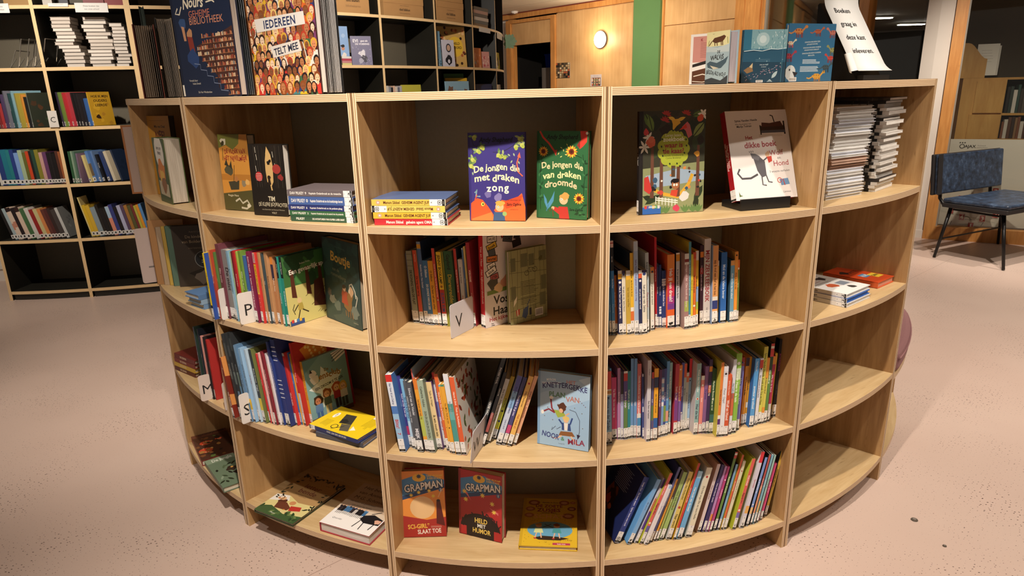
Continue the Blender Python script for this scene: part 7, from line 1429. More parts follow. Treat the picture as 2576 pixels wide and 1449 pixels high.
# ================================================================== BOOKS AND THINGS IN THE BLACK BOOKCASE
def LB(i): return (BCN, BRI, BA[i], BA[i + 1], .02)
kb, ob = 2.925, (0, 200)
def far_cover(cols, title='', tc='#2a1c10', seed=1):
    def f(p):
        r = random.Random(seed); p.rect(0, 0, 100, 100, cols[0])
        for i in range(14): p.blob(r.uniform(8, 92), r.uniform(30, 95), r.uniform(5, 13), r.choice(cols), 9, .35, i + seed)
        if title:
            for k, s in enumerate(title.split('|')): p.text(s, 52, 13 + k * 13, 7, tc, maxw=78, bold=1)
    return f
X1 = [(0, 335, 182, '#7a2a2c'), (18, 335, 178, '#a83434'), (44, 334, 112, '#4a3a5c'), (72, 334, 86, '#70707c'), (104, 333, 104, '#24484a', 'DE RUIVER', '#e6e6dc'), (130, 332, 86, '#7fa6b4'), (152, 331, 104, '#a8983c'), (196, 330, 112, '#d9923a', None, W_, {'tmm': 14}), (214, 330, 130, '#1d1b1c'), (240, 330, 100, '#8a9488', None, W_, {'front': far_cover(['#2f3428', '#4a3422', '#3a4a30', '#5a3a24'], seed=5), 'd': .15})]
row(ob, kb, BZ[3], X1, inw(-42), 'on the black bookcase\'s C shelf, left bay', lean=-3, xend=272, far=True, hmax=.35, limits=LB(0), cyl=(BCN, BR - .045), group='books left of the C card')
X2 = [(440, 326, 96, '#3a2c44'), (456, 326, 98, '#6f8a3c'), (485, 325, 100, '#b8323a'), (515, 325, 98, '#c0404a'), (546, 324, 100, '#1d1a1c'), (566, 324, 104, '#231f22'), (586, 323, 110, '#2a2528'), (610, 322, 150, '#26242a'), (634, 322, 142, '#3c6ab0'), (664, 321, 96, '#e0b02c', None, W_, {'front': far_cover(['#c99a26', '#b8862a', '#3a2410', '#d9aa30'], 'HOE IK MIJN|OUDERS|LEERDE', '#3a2410', 3), 'd': .14, 'cc': '#d9a828'})]
row(ob, kb, BZ[3], X2, inw(-38), 'on the black bookcase\'s C shelf, right bay', lean=-7, xend=690, far=True, hmax=.35, limits=LB(1), cyl=(BCN, BR - .045), group='books right of the C card')
X3 = [(2, 752, 560, '#d9d4cc', None, W_, {'nolab': 1}), (20, 752, 520, '#2a3f7c'), (58, 751, 520, '#24788a'), (95, 750, 520, '#2a7f86'), (122, 749, 520, '#2b3f86'), (150, 748, 542, '#7fa3dc'), (182, 747, 522, '#a9bf9c'), (212, 746, 540, '#6a6a30'), (236, 746, 530, '#cf4a26'), (260, 745, 528, '#231f20'), (276, 745, 520, '#2c4a3c'), (302, 744, 518, '#8a8230'), (332, 743, 538, '#c99c94'), (358, 742, 536, '#6a4068'), (386, 742, 545, '#1f1b1c'), (404, 741, 540, '#231f20'), (424, 741, 545, '#1b1819'), (450, 740, 528, '#5a3428'), (470, 740, 532, '#a05a34')]
row(ob, kb, BZ[4], X3, inw(2), 'on the black bookcase\'s fourth row, left bay', lean=-2, xend=490, far=True, hmax=.35, limits=LB(0), cyl=(BCN, BR - .045), group='row of books on the fourth black shelf, left bay')
X4 = [(516, 738, 530, '#3f6a48'), (536, 738, 528, '#9ab49a'), (552, 738, 530, '#5f7f6c'), (572, 737, 545, '#8a7088', None, W_, {'xe': 588}), (640, 735, 560, '#e2d08a', None, W_, {'tmm': 20, 'lean': -11}), (680, 734, 530, '#5b86c4', None, W_, {'tmm': 26, 'lean': -11, 'b': [(40, 80, '#6a5a48')]}), (732, 734, 530, '#6a86b0', None, W_, {'tmm': 14, 'lean': -11}), (760, 733, 555, '#1f1d1f', 'Borealis', '#d9d4cc', {'tmm': 17, 'lean': -12}), (796, 732, 536, '#34477c', None, W_, {'tmm': 20, 'lean': -13}), (834, 731, 532, '#d9ccb0', None, W_, {'tmm': 26, 'lean': -15, 'nolab': 1}), (892, 728, 520, '#22304a', None, W_, {'tmm': 16, 'lean': -16, 'nolab': 1, 'front': far_cover(['#22304a', '#22304a', '#1d2a42'], seed=2), 'd': .16})]
row(ob, kb, BZ[4], X4, inw(-20), 'on the black bookcase\'s fourth row, right bay', xend=930, far=True, hmax=.35, limits=LB(1), cyl=(BCN, BR - .045), group='leaning books on the fourth black shelf, right bay')
kb2, ob2 = 3.64, (0, 460)
X5 = [(92, 488, 250, '#2a2624'), (120, 488, 240, '#a9bcc0'), (150, 486, 232, '#e0c9b4', None, W_, {'b': [(0, 14, '#2a1c1c'), (50, 70, '#c98a72')]}), (184, 485, 232, '#e3ccb8', None, W_, {'b': [(0, 12, '#2a1c1c'), (44, 62, '#c98a72')]}), (214, 484, 236, '#2a2022'), (250, 483, 232, '#e0c7b2', None, W_, {'b': [(0, 14, '#3a2422')]}), (292, 482, 240, '#4a7048'), (334, 481, 236, '#d9d3cc', None, W_, {'nolab': 1}), (372, 480, 250, '#9c2a28'), (410, 479, 244, '#cfc48c'), (446, 478, 244, '#d98a50'), (478, 477, 250, '#6a3c34'), (508, 476, 244, '#5a2f2c'), (536, 476, 240, '#3c2c2a'), (566, 475, 250, '#4a4240'), (610, 474, 232, '#c9c9c6', None, W_, {'tmm': 20, 'front': far_cover(['#8f8f8c', '#a4a4a0', '#7c7c7a'], seed=7), 'd': .12})]
row(ob2, kb2, BZ[5], X5, inw(2), 'on the black bookcase\'s fifth row, left bay', lean=-13, xend=640, far=True, hmax=.35, limits=LB(0), cyl=(BCN, BR - .045), group='leaning books on the fifth black shelf, left bay')
X6 = [(748, 476, 140, '#e3cf8c', None, W_, {'tmm': 8, 'nolab': 1}), (776, 476, 212, '#e0b82e'), (806, 475, 214, '#d9b23a'), (842, 474, 232, '#8c9ca4'), (890, 473, 208, '#2b2622', None, W_, {'xe': 918}), (920, 472, 240, '#221f20'), (952, 472, 240, '#26221f'), (980, 471, 224, '#dd8f78', None, W_, {'b': [(0, 40, '#a9c3da')]}), (1016, 470, 206, '#3c4486'), (1052, 469, 232, '#231e20'), (1086, 468, 214, '#b4b6d2'), (1122, 467, 212, '#5c4862'), (1152, 466, 212, '#a9783c'), (1184, 465, 214, '#5a5a34'), (1216, 464, 204, '#7a3430'), (1240, 463, 214, '#b9b44c'), (1262, 462, 206, '#e0982e'), (1288, 461, 198, '#5b8cc0')]
row(ob2, kb2, BZ[5], X6, inw(6), 'on the black bookcase\'s fifth row, right bay', lean=-10, xend=1316, far=True, hmax=.35, limits=LB(1), cyl=(BCN, BR - .045), group='leaning books on the fifth black shelf, right bay')
# card C
cc_ = on_cyl(125, 318, BCN, BR + .008); cw = .06
o = empty('letter_card'); d2 = Vector((math.cos(math.radians(7)), math.sin(math.radians(7)), 0)); o.matrix_world = axes(Vector((cc_.x, cc_.y, BZ[3] + .001)), d2, Vector((-d2.y, d2.x, 0)), Vector((0, 0, 1)))
MB().box(0, cw, 0, .0015, 0, .108).build('plate', plain('card_white', C(226, 220, 212), .4), o); p = Paint(cw, .108); p.text('C', 50, 54, 32, '#141214'); p.build('letter', o, (0, 0, 0), (1, 0, 0), (0, 0, 1), (0, -1, 0), 'matte_print'); MB().box(.01, .05, .002, .06, 0, .001).build('foot', plain('card_white', C(226, 220, 212), .4), o)
tag(o, 'white divider card with a black letter C on the black bookcase', 'divider card', 'letter divider cards')
# three stacks of pale books, page edges outward: the smallest books of all, joined
sv, sf, scol = [], [], []
for s_, (x0, x1, n) in enumerate(((163, 211, 14), (231, 288, 14), (296, 329, 13))):
    L, R2 = on_cyl(x0, 161, BCN, BR - .07, BZ[2]), on_cyl(x1, 161, BCN, BR - .07, BZ[2]); dv = (R2 - L).normalized(); inn = Vector((-dv.y, dv.x, 0)); w = (R2 - L).length; zz = BZ[2] + .0006; r = random.Random(s_ + 2)
    for i in range(n):
        th_ = r.uniform(.019, .025); shf = r.uniform(-.012, .012) - (.03 if s_ == 0 and i > 4 else 0) - (.012 if i > 9 else 0); wd_ = w * r.uniform(.95, 1.12)
        if zz + th_ > BZ[1] - .026: break
        cc = C(r.choice(['#8a8076', '#a09488', '#7d746c', '#b0a294', '#6f6862'])); pg = C(r.choice(['#e3d8cc', '#d9cdc0', '#e9e0d4']))
        for (a0, a1, b0, b1, h0, h1, col) in ((0, wd_, 0, .13, 0, .002, cc), (0, wd_, 0, .13, th_ - .002, th_, cc), (0, wd_, .127, .13, .002, th_ - .002, cc), (.003, wd_ - .003, .003, .127, .002, th_ - .002, pg)):
            q_ = MB().box(a0, a1, b0, b1, h0, h1); off = len(sv); sv += [L + dv * (v[0] + shf) + inn * v[1] + Vector((0, 0, zz - L.z + v[2])) for v in q_.v]; sf += [tuple(k + off for k in f) for f in q_.f]; scol += [col] * 8
        zz += th_ + .0006
me = bpy.data.meshes.new('stacked_books'); me.from_pydata([tuple(v) for v in sv], [], sf); me.materials.append(MATS['matte_print']); ca = me.color_attributes.new('Col', 'FLOAT_COLOR', 'POINT'); ca.data.foreach_set('color', [x for c in scol for x in c]); me.update()
sb = link(bpy.data.objects.new('stacked_books', me)); sb['kind'] = 'stuff'; tag(sb, 'three tall stacks of pale-paged books on the black bookcase', 'books')
# wire rack
wr = empty('wire_book_rack', on_cyl(10, 168, BCN, BR - .03, BZ[2])); plain('chrome_wire', C(214, 206, 192), .25, .9)
ix, iy = Vector((1, .02, 0)), Vector((-.02, 1, 0))
for j, y in enumerate((.02, .16)):
    pts = []
    for i in range(5): pts += [ix * (.03 + i * .052) + iy * y + Vector((0, 0, .0045)), ix * (.085 + i * .052) + iy * y + Vector((0, 0, .18 if i else .11))]
    for i in range(0, len(pts) - 1, 2):
        MB().tube([pts[i], pts[i + 1]], .0032, 6).build('wire', 'chrome_wire', wr)
        MB().tube([pts[i], pts[i] + Vector((.05, 0, .055))], .0028, 6).build('wire', 'chrome_wire', wr)
        if j == 0: MB().tube([pts[i + 1], pts[i + 1] + iy * .14], .0032, 6).build('wire', 'chrome_wire', wr); MB().tube([pts[i], pts[i] + iy * .14], .0032, 6).build('wire', 'chrome_wire', wr)
tag(wr, 'zigzag chrome wire book rack on the black bookcase, empty', 'book rack')
# paper slips on the top shelf edge and books above
def slip(label, x0, x1, y0, y1, txt, z=BZ[1], c=BCN, rr=BR + .004):
    L, R2 = on_cyl(x0, y0, c, rr), on_cyl(x1, y0, c, rr); dv = (R2 - L); dv.z = 0; w = dv.length; dv.normalize(); L2 = on_cyl(x0, y1, c, rr); h = L.z - L2.z
    o = empty('paper_slip'); o.matrix_world = axes(Vector((L.x, L.y, L2.z)), dv, Vector((-dv.y, dv.x, 0)), Vector((0, 0, 1)))
    MB().box(0, w, 0, .0008, 0, h).build('sheet', 'paper', o); p = Paint(w, h)
    for i, s in enumerate(txt.split('|')): p.text(s, 50, 32 + i * 32, 16, '#4a4440', maxw=80)
    p.build('lettering', o, (0, 0, 0), (1, 0, 0), (0, 0, 1), (0, -1, 0), 'matte_print'); tag(o, label, 'paper slip', 'paper slips on the black shelf edge')
slip('larger paper slip with two handwritten lines hanging from the black bookcase\'s shelf edge', 186, 269, 7, 31, 'Deze boeken zijn|van onze school')
slip('small printed paper strip on the black bookcase\'s shelf edge', 120, 170, 8, 16.5, 'Prentenboeken voor de kleuters')
slip('paper slip cut off by the left edge of the picture', -22, 20, 9, 33, 'Deze|boeken')
for (x0, x1, yt, cc, lb) in ((210, 262, -60, '#7c2026', 'dark red book above the handwritten slip, black bookcase'), (264, 312, -50, '#8c2a2c', 'red book beside the dark red one, black bookcase'), (108, 132, -40, '#c9c2b8', 'pale book above the printed strip, left one'), (150, 172, -44, '#3a3a44', 'charcoal book above the printed strip'), (10, 74, -6, '#b08a58', 'flat brown box above the wire rack')):
    stand_on(lb, (x0, 12), BR - .06, (x1, 12), BR - .06, yt, BZ[1], .03, cc, far_cover([cc, cc]), c=BCN)
# right part of the black bookcase
def FB(label, x0, x1, yt, z, cc, paint=None, t=.015, r0=.06, r1=None, lean=3, group=None):
    return stand_on(label, (x0, 170), BR - r0, (x1, 172), BR - (r1 if r1 is not None else r0), yt, z, t, cc, paint, c=BCN, lean=lean)
def stel(p):
    p.rect(0, 0, 100, 100, '#8fb0dc'); p.blob(60, 24, 16, '#a9c3e6', 9, .2, 2); p.ell(50, 56, 14, 16, '#c98a6a'); p.blob(50, 50, 17, '#1d1a1e', 10, .2, 3, .7); p.blob(56, 74, 20, '#e6dcd2', 10, .3, 4)
def evi(p):
    p.rect(0, 0, 100, 100, '#77738f'); p.text('EVI', 24, 16, 10, '#efeaf0', maxw=30, bold=1); p.text('gaat als', 66, 16, 6, '#efeaf0', maxw=44, bold=1); p.text('DE VOERING', 56, 27, 6, '#efeaf0', maxw=70, bold=1); p.blob(54, 60, 16, '#dcd8e0', 10, .4, 3); p.blob(60, 76, 16, '#45424f', 10, .4, 5); p.blob(44, 84, 12, '#a9a6b8', 9, .4, 6)
    r = random.Random(2); [p.ell(r.uniform(5, 95), r.uniform(36, 96), 2, 2, '#aca9bf', 6) for i in range(24)]
def held(p):
    p.rect(0, 0, 100, 100, '#c9a05a'); r = random.Random(7)
    for i in range(60):
        x, y = r.uniform(4, 96), r.uniform(4, 96)
        if (x - 62) ** 2 / 900 + (y - 50) ** 2 / 500 > 1: p.ell(x, y, 4.6, 4.6, r.choice(['#7a3a24', '#e2b884', '#a85a30', '#3a2418', '#d98a54']), 8)
    p.ell(62, 50, 28, 30, '#e2b73c', 20); p.text('HELD', 66, 42, 6, '#3a2c14', maxw=34, bold=1); p.text('WOORD', 66, 52, 6, '#3a2c14', maxw=38, bold=1)
def wit(p):
    p.rect(0, 0, 100, 100, '#ccc8d4'); p.ell(52, 30, 22, 26, '#3a3840'); p.ell(52, 30, 15, 18, '#c9a58c'); p.blob(50, 76, 28, '#26242a', 11, .2, 3); p.ell(48, 80, 10, 12, '#d0ccd4'); p.text('Juul en', 50, 56, 5, '#3a3840', maxw=60)
FB('light blue picture book with a hugging couple, on the black bookcase', 853, 883, 66, BZ[2], '#7fa0cc', stel, r0=.15, r1=.13)
FB('grey-purple picture book with a knight, on the black bookcase', 887.5, 939, 91, BZ[2], '#6a667f', evi, r0=.09, r1=.03)
for i, cc in enumerate(('#d9cf8a', '#c98a8c', '#b8485a', '#e2dcd6')):
    L = on_cyl(862, 166, BCN, BR - .03, BZ[2]); R2 = on_cyl(886, 166, BCN, BR - .03, BZ[2]); dv = (R2 - L).normalized()
    o = lying(Vector((L.x, L.y, BZ[2] + i * .0165)) - dv * 0, -dv, .10, (R2 - L).length, .0158, cc, spine=spine_of('', cc)); tag(o, ['lowest, yellow', 'pink', 'red', 'topmost, white'][i] + ' book of the little pile below the couple picture book', 'book', 'little pile on the black bookcase')
FB('blue picture book half hidden behind the black upright', 1098, 1113, 78, BZ[2], '#55728c', far_cover(['#6d92a8', '#3a4a5c', '#a9bcc4'], seed=4), r0=.07, r1=.06)
FB('large yellow-centred picture book framed by drawn faces, on the black bookcase', 1107, 1176, 65, BZ[2], '#b98a44', held, r0=.17, r1=.03, lean=5)
FB('small white book with an oval portrait, in front of the yellow-centred book', 1117, 1146, 100, BZ[2], '#b9b5c0', wit, r0=.06, r1=.03)
FB('orange picture book on the black bookcase, left of the pink one', 1191, 1213, 120, BZ[2], '#c9703a', far_cover(['#d9783c', '#e9a884', '#b9a294', '#e0906a'], seed=3), r0=.10, r1=.07)
FB('pink picture book on the black bookcase, right of the orange one', 1213.5, 1233, 130, BZ[2], '#d98f86', far_cover(['#e0a096', '#c8525a', '#efc9b8'], seed=6), r0=.08, r1=.03)
FB('yellow-green picture book at the right end of the black bookcase', 1247, 1260, 131, BZ[2], '#c0b84a', far_cover(['#cfc55a', '#e6e0cc', '#5a3a28'], seed=8), r0=.08, r1=.05)
FB('green picture book behind the yellow one, lower black shelf', 1118, 1171, 186, BZ[3], '#3f6a34', far_cover(['#44723a', '#3c6a34'], seed=1), r0=.19, r1=.09)
FB('yellow picture book between a green and a blue one, lower black shelf', 1121, 1176, 197, BZ[3], '#d9a82a', far_cover(['#e0b030', '#e0b030'], 'HET LEVEN', '#6a4a10', 2), r0=.14, r1=.05)
FB('pale blue picture book with small figures, lower black shelf', 1121, 1180, 205, BZ[3], '#8fb2c4', far_cover(['#8fb2c4', '#7a5a48', '#3c3a44', '#d9b894'], seed=5), r0=.09, r1=.02)
FB('navy picture book with white edge, lower black shelf', 1197, 1238, 212, BZ[3], '#24345c', far_cover(['#24345c', '#2c4a74', '#1d2a48'], seed=4), r0=.12, r1=.03)
FB('small white book at the right end of the lower black shelf', 1249, 1262, 213, BZ[3], '#d0cbc6', far_cover(['#d8d2cc', '#3a3634', '#d8d2cc'], seed=9), r0=.07, r1=.05)
FB('yellow-green picture book lying open-faced near the small spines, lower black shelf', 1009, 1058, 214, BZ[3], '#b8b23e', far_cover(['#c2bb48', '#b5b048', '#7a2c20'], seed=5), r0=.06)
for i, cc in enumerate(('#c9c4bc', '#8a8f98', '#2c2a30', '#d9b59c', '#d4c8bc', '#6a6e7c', '#b0aab0')):
    FB(f'small {cname(cc)} spine, {ordinal(i + 1)} from the left on the lower black shelf', 969 + i * 5.6, 974 + i * 5.6, 216 + (i % 3) * 2, BZ[3], cc, None, t=.06, r0=.05, lean=0)
pl = on_cyl(1191, 66, BCN, BR - .05, BZ[1]); pr = on_cyl(1236, 72, BCN, BR - .012, BZ[1]); dv = (pr - pl).normalized(); zz = BZ[1]
for i, cc in enumerate(('#7a5a48', '#3a4a5c', '#c9c2bc', '#2c3040', '#b08a84', '#3a3a40')):
    o = lying(Vector((pl.x, pl.y, zz)) + dv * (.01 * (i % 3)), -dv, .085, (pr - pl).length * .8, .03, cc, spine=spine_of('', cc)); tag(o, f'{cname(cc)} book, {ordinal(i + 1)} from the bottom of the pile beside the cardboard boxes', 'book', 'pile beside the cardboard boxes'); zz += .031
# cardboard boxes
plain('cardboard', C(186, 140, 88), .8, noise=.06, nscale=15)
def carton(label, x0, x1, z, h, r0=.05, d=.16, slant=0):
    L, R2 = on_cyl(x0, 40, BCN, BR - r0, z), on_cyl(x1, 45, BCN, BR - r0 - slant, z); dv = R2 - L; w = dv.length; dv.normalize(); o = empty('cardboard_box'); o.matrix_world = axes(Vector((L.x, L.y, z + .0006)), dv, Vector((-dv.y, dv.x, 0)), Vector((0, 0, 1)))
    MB().box(0, w, .001, d, 0, h).build('body', 'cardboard', o); MB().box(-.002, w + .002, -.0012, d + .002, h - .05, h + .001).build('lid', 'cardboard', o)
    p = Paint(w, h); p.text('nbd biblion', 52, 60, 12, '#3a2a1c', maxw=40, bold=1); p.text('bibliotheekservice', 52, 78, 7, '#8a6a48', maxw=44); p.text('www.nbdbiblion.nl', 52, 40, 6, '#8a6a48', maxw=40); p.build('lettering', o, (0, 0, 0), (1, 0, 0), (0, 0, 1), (0, -1, 0), 'matte_print'); tag(o, label, 'box', 'cardboard boxes on the black bookcase')
carton('cardboard box with dark lettering, leftmost on the black bookcase', 846, 931, BZ[1], .26)
carton('lower cardboard box of the middle pair on the black bookcase', 966, 1066, BZ[1], .155)
carton('upper cardboard box of the middle pair on the black bookcase', 968, 1067, BZ[1] + .158, .155)
carton('lower cardboard box of the right-hand pair on the black bookcase', 1099, 1166, BZ[1], .17, slant=-.03)
carton('upper cardboard box of the right-hand pair on the black bookcase', 1100, 1166, BZ[1] + .173, .17, slant=-.03)
slip('white paper hanging under the pile of books at the black bookcase\'s right end', 1205, 1233, 67, 79, '')
slip('curved white paper at the very right end of the black bookcase', 1250, 1263, 80, 96, '')
# paper palm leaf at the end of the black bookcase
lf = pol(BA[9], BR + .012, on_cyl(1262, 100, BCN, BR).z, BCN); o = empty('paper_leaf', (lf.x + .03, lf.y - .02, lf.z)); plain('leaf_green', C(150, 184, 146), .6)
for i in range(11):
    a = math.radians(-150 + i * 30); b = MB(); L = .085 if i % 2 else .075; ux = Vector((math.cos(a), .1 * math.sin(3 * a), math.sin(a))); uy = Vector((-math.sin(a), .15, math.cos(a))).normalized()
    vs = [Vector((.03, 0, 0)) + ux * q * L + uy * wv for q, wv in ((0, .004), (.5, .024), (1, .012), (1, -.012), (.5, -.024), (0, -.004))]; vs2 = [v + Vector((0, .002, 0)) for v in vs]
    b.add(vs + vs2, [(0, 1, 2, 3, 4, 5), (11, 10, 9, 8, 7, 6)] + [(k, (k + 1) % 6, 6 + (k + 1) % 6, 6 + k) for k in range(6)]); b.build('leaflet', 'leaf_green', o)
MB().tube([(.03, 0, 0), (-.02, .02, -.05)], .004, 6).build('stem', 'leaf_green', o)
tag(o, 'pale green paper leaf ornament at the end of the black bookcase', 'leaf ornament')
# book sticking out past the left end upright
q0 = on_z(318, 470, 1.06); pA = pol(WA['A'] - 1.6, WR + .0, z1); pd = Vector((math.sin(math.radians(WA['A'] - 14)), -math.cos(math.radians(WA['A'] - 14)), 0))
def noteb(p): p.rect(0, 0, 100, 100, '#a0663a'); p.rect(4, 2.5, 97, 97.5, '#ab9284'); p.rect(70, 84, 73, 95, '#2a2220'); p.ell(78, 48, 2, 2, '#3a2c28')
bpt = Paint(.16, .235); noteb(bpt)
o = book(axes(pA - pd * .128 + Vector((0, 0, .0006)), Vector((pd.y, -pd.x, 0)), pd, Vector((0, 0, 1))), .006, .16, .235, '#a0663a', None, bpt, bpt, hard=False); tag(o, 'slim brown-edged book sticking out beyond the left end upright', 'book')

# ================================================================== ROOM SHELL
wb = empty('wall_back'); struct(wb); wb.matrix_world = WM
MB().box(-6, .0, .12, .2, 0, CEIL).build('wall_backing', 'white_paint', wb)
MB().box(1.28, 5.0, .03, .2, 0, CEIL).build('wall_backing', 'maple_wall', wb)
for (a, b, z0, z1_) in ((1.285, 2.955, 0, 2.57), (3.52, 3.93, 0, 2.19), (3.52, 4.66, 2.205, CEIL - .01), (.14, 1.165, 2.14, 2.5)):
    MB().box(a, b, .0, .028, z0, z1_).build('panel', 'maple_wall', wb)
for (a, b, z0, z1_) in ((-.2, 2.98, 2.585, 2.66), (0, .125, 0, 2.56), (1.17, 1.275, 0, 2.56), (.125, 1.17, 2.505, 2.56), (4.67, 4.80, 0, CEIL), (3.49, 3.515, 0, CEIL)):
    MB().box(a, b, -.03, .03, z0, z1_).build('frame_rail', 'pine_frame', wb)
plain('red_trim', C(128, 52, 34), .5)
MB().box(-.2, 2.98, -.02, .02, 2.662, 2.679).build('top_trim', 'red_trim', wb)  # red-brown strip along the top of the wooden wall
MB().box(-.0, .14, .03, .11, 0, 2.6).build('jamb', 'pine_frame', wb)
# dark room behind the open doorway
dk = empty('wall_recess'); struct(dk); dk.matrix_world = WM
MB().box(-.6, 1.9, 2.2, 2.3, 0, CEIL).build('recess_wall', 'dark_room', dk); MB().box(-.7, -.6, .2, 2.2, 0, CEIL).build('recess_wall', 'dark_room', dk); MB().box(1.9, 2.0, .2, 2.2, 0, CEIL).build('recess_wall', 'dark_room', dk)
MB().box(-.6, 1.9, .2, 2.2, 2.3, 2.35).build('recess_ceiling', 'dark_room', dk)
fc = empty('filing_cabinet'); fc.matrix_world = WM @ Matrix.Translation((.10, .75, 0)); plain('grey_metal', C(132, 122, 112), .4, noise=.05); plain('blue_plastic', C(24, 44, 120), .3)
MB().box(0, .62, 0, .5, .0, 1.76).build('body', 'grey_metal', fc); [MB().box(.02, .60, -.012, 0, .05 + i * .57, .58 + i * .57).build('drawer', 'grey_metal', fc) for i in range(3)]
tag(fc, 'grey filing cabinet in the dark doorway', 'cabinet')
bb = empty('blue_bin'); bb.matrix_world = WM @ Matrix.Translation((.16, .8, 1.7606)); MB().prism([(0, 0), (.26, 0), (.28, .24), (-.02, .24)], 0, .3, axis='y').build('tub', 'blue_plastic', bb); MB().box(-.03, .29, -.012, .312, .225, .245).build('rim', 'blue_plastic', bb); tag(bb, 'blue plastic bin on the grey filing cabinet', 'bin')
# round wall lamp
lm = empty('wall_lamp'); lm.matrix_world = WM @ Matrix.Translation((2.30, 0, 2.10))
plain('lamp_glow', C(255, 246, 226), .4, emit=(1, .86, .66, 1), est=14); plain('lamp_rim', C(90, 80, 70), .4)
b = MB(); n = 24; vs = []; fs = []
for j in range(6):
    a = math.pi / 2 * j / 5; rr, dd = .125 * math.cos(a), -.03 - .03 * math.sin(a)
    for i in range(n): vs.append((rr * math.cos(2 * math.pi * i / n), dd, rr * math.sin(2 * math.pi * i / n)))
for j in range(5):
    for i in range(n): fs.append((j * n + i, j * n + (i + 1) % n, (j + 1) * n + (i + 1) % n, (j + 1) * n + i))
b.add(vs, fs); b.build('shade', 'lamp_glow', lm, smooth=True)
MB().tube([(0, -.001, 0), (0, -.03, 0)], .132, 24).build('base_ring', 'lamp_rim', lm); tag(lm, 'glowing round wall lamp on the wooden wall', 'lamp')
pl_ = bpy.data.lights.new('wall_lamp_light', 'POINT'); pl_.energy = 9; pl_.color = (1, .84, .6); pl_.shadow_soft_size = .1; lo = bpy.data.objects.new('wall_lamp_light', pl_); link(lo, lm); lo.location = (0, -.22, 0)
def wall_print(label, x0, x1, y0, y1, paint, name):
    a, b2 = wpx(x0, y0), wpx(x1, y1); w, h = abs(b2.x - a.x), abs(a.z - b2.z); o = empty(name); o.matrix_world = WM @ Matrix.Translation((min(a.x, b2.x), -.003, min(a.z, b2.z)))
    MB().box(0, w, 0, .002, 0, h).build('sheet', 'paper', o); p = Paint(w, h); paint(p); p.build('picture', o, (0, 0, 0), (1, 0, 0), (0, 0, 1), (0, -1, 0), 'matte_print'); tag(o, label, 'poster')
def collage(p):
    p.rect(0, 0, 100, 100, '#2a2018'); r = random.Random(5)
    for i in range(7):
        for j in range(7): p.rect(i * 14 + 1, j * 14 + 1, i * 14 + 13, j * 14 + 13, r.choice(['#8a6a44', '#3a2c20', '#c9a878', '#5a4a34', '#b85a34', '#1d1814', '#d9c8a4', '#6a5a48']))
def klas(p):
    p.rect(0, 0, 100, 100, '#cfc0bc'); p.text('Wij lezen samen', 50, 12, 6, '#5a4a4a', maxw=80); p.rect(12, 26, 92, 96, '#6a4a3a'); r = random.Random(3)
    for i in range(12): x, y = 18 + (i % 4) * 21, 36 + (i // 4) * 20; p.ell(x, y, 6, 6, '#d9a884', 8); p.rect(x - 7, y + 6, x + 7, y + 16, r.choice(['#b8503a', '#e2dcd0', '#4a5a7c', '#3a3a3c', '#7c9a6a']))
wall_print('small dark photo collage on the wooden wall', 1398, 1434, 159, 196, collage, 'photo_collage')
wall_print('small white class poster below the round lamp', 1486, 1513, 188, 217, klas, 'class_poster')
# green pillar
MB().box(3.0, 3.485, -.07, .06, 0, CEIL).build('pillar_face', 'green_paint', wb)
MB().box(2.955, 2.998, -.02, .06, 0, CEIL).build('pillar_gap', 'dark_room', wb)
# glazed dark door in the right part of the wooden wall
dr = empty('door_1'); struct(dr); dr.matrix_world = WM
for (a, b, z0, z1_) in ((3.935, 4.0, 0, 2.19), (4.6, 4.66, 0, 2.19), (4.0, 4.6, 1.98, 2.19)): MB().box(a, b, -.01, .028, z0, z1_).build('door_frame', 'maple_wall', dr)
MB().box(4.0, 4.6, .01, .02, .0, 1.98).build('pane', 'dark_room', dr)
# ceiling: slab and tiles
cl = mesh_obj('ceiling', [(-9, -4, CEIL + .03), (-9, 28, CEIL + .03), (20, 28, CEIL + .03), (20, -4, CEIL + .03)], [(0, 1, 2, 3)], 'ceiling_grid'); struct(cl)
tm = MB().box(0, .588, 0, .588, 0, .02); tmesh = None
for i in range(-6, 9):
    for j in range(1, 15):
        if tmesh is None: o = tm.build('ceiling_tile', 'ceiling_tile', cl); tmesh = o.data
        else: o = bpy.data.objects.new('ceiling_tile', tmesh); link(o, cl)
        o.matrix_world = WM @ Matrix.Translation((i * .6, -j * .6, CEIL))
b = MB()
sdp = on_z(1294, 33, CEIL); o = empty('smoke_detector', (sdp.x, sdp.y - .3, CEIL)); MB().tube([(0, 0, -.035), (0, 0, -.001)], [.05, .065], 14).build('housing', 'white_paint', o); MB().tube([(0, 0, -.042), (0, 0, -.034)], .02, 8).build('sensor', 'white_paint', o); tag(o, 'small white ceiling detector near the doorway', 'detector')
# glazed partition between the wooden wall and the white column
G0 = WM @ Vector((5.02, .05, 0)); G1 = Vector((3.57, 6.14, 0)); GM = wall_frame(G0, (G1 - G0).normalized()); GL = (G1 - G0).length
gw = empty('window_1'); struct(gw); gw.matrix_world = GM
sgn = 1 if (GM.to_3x3() @ Vector((0, 1, 0))).x > 0 else -1
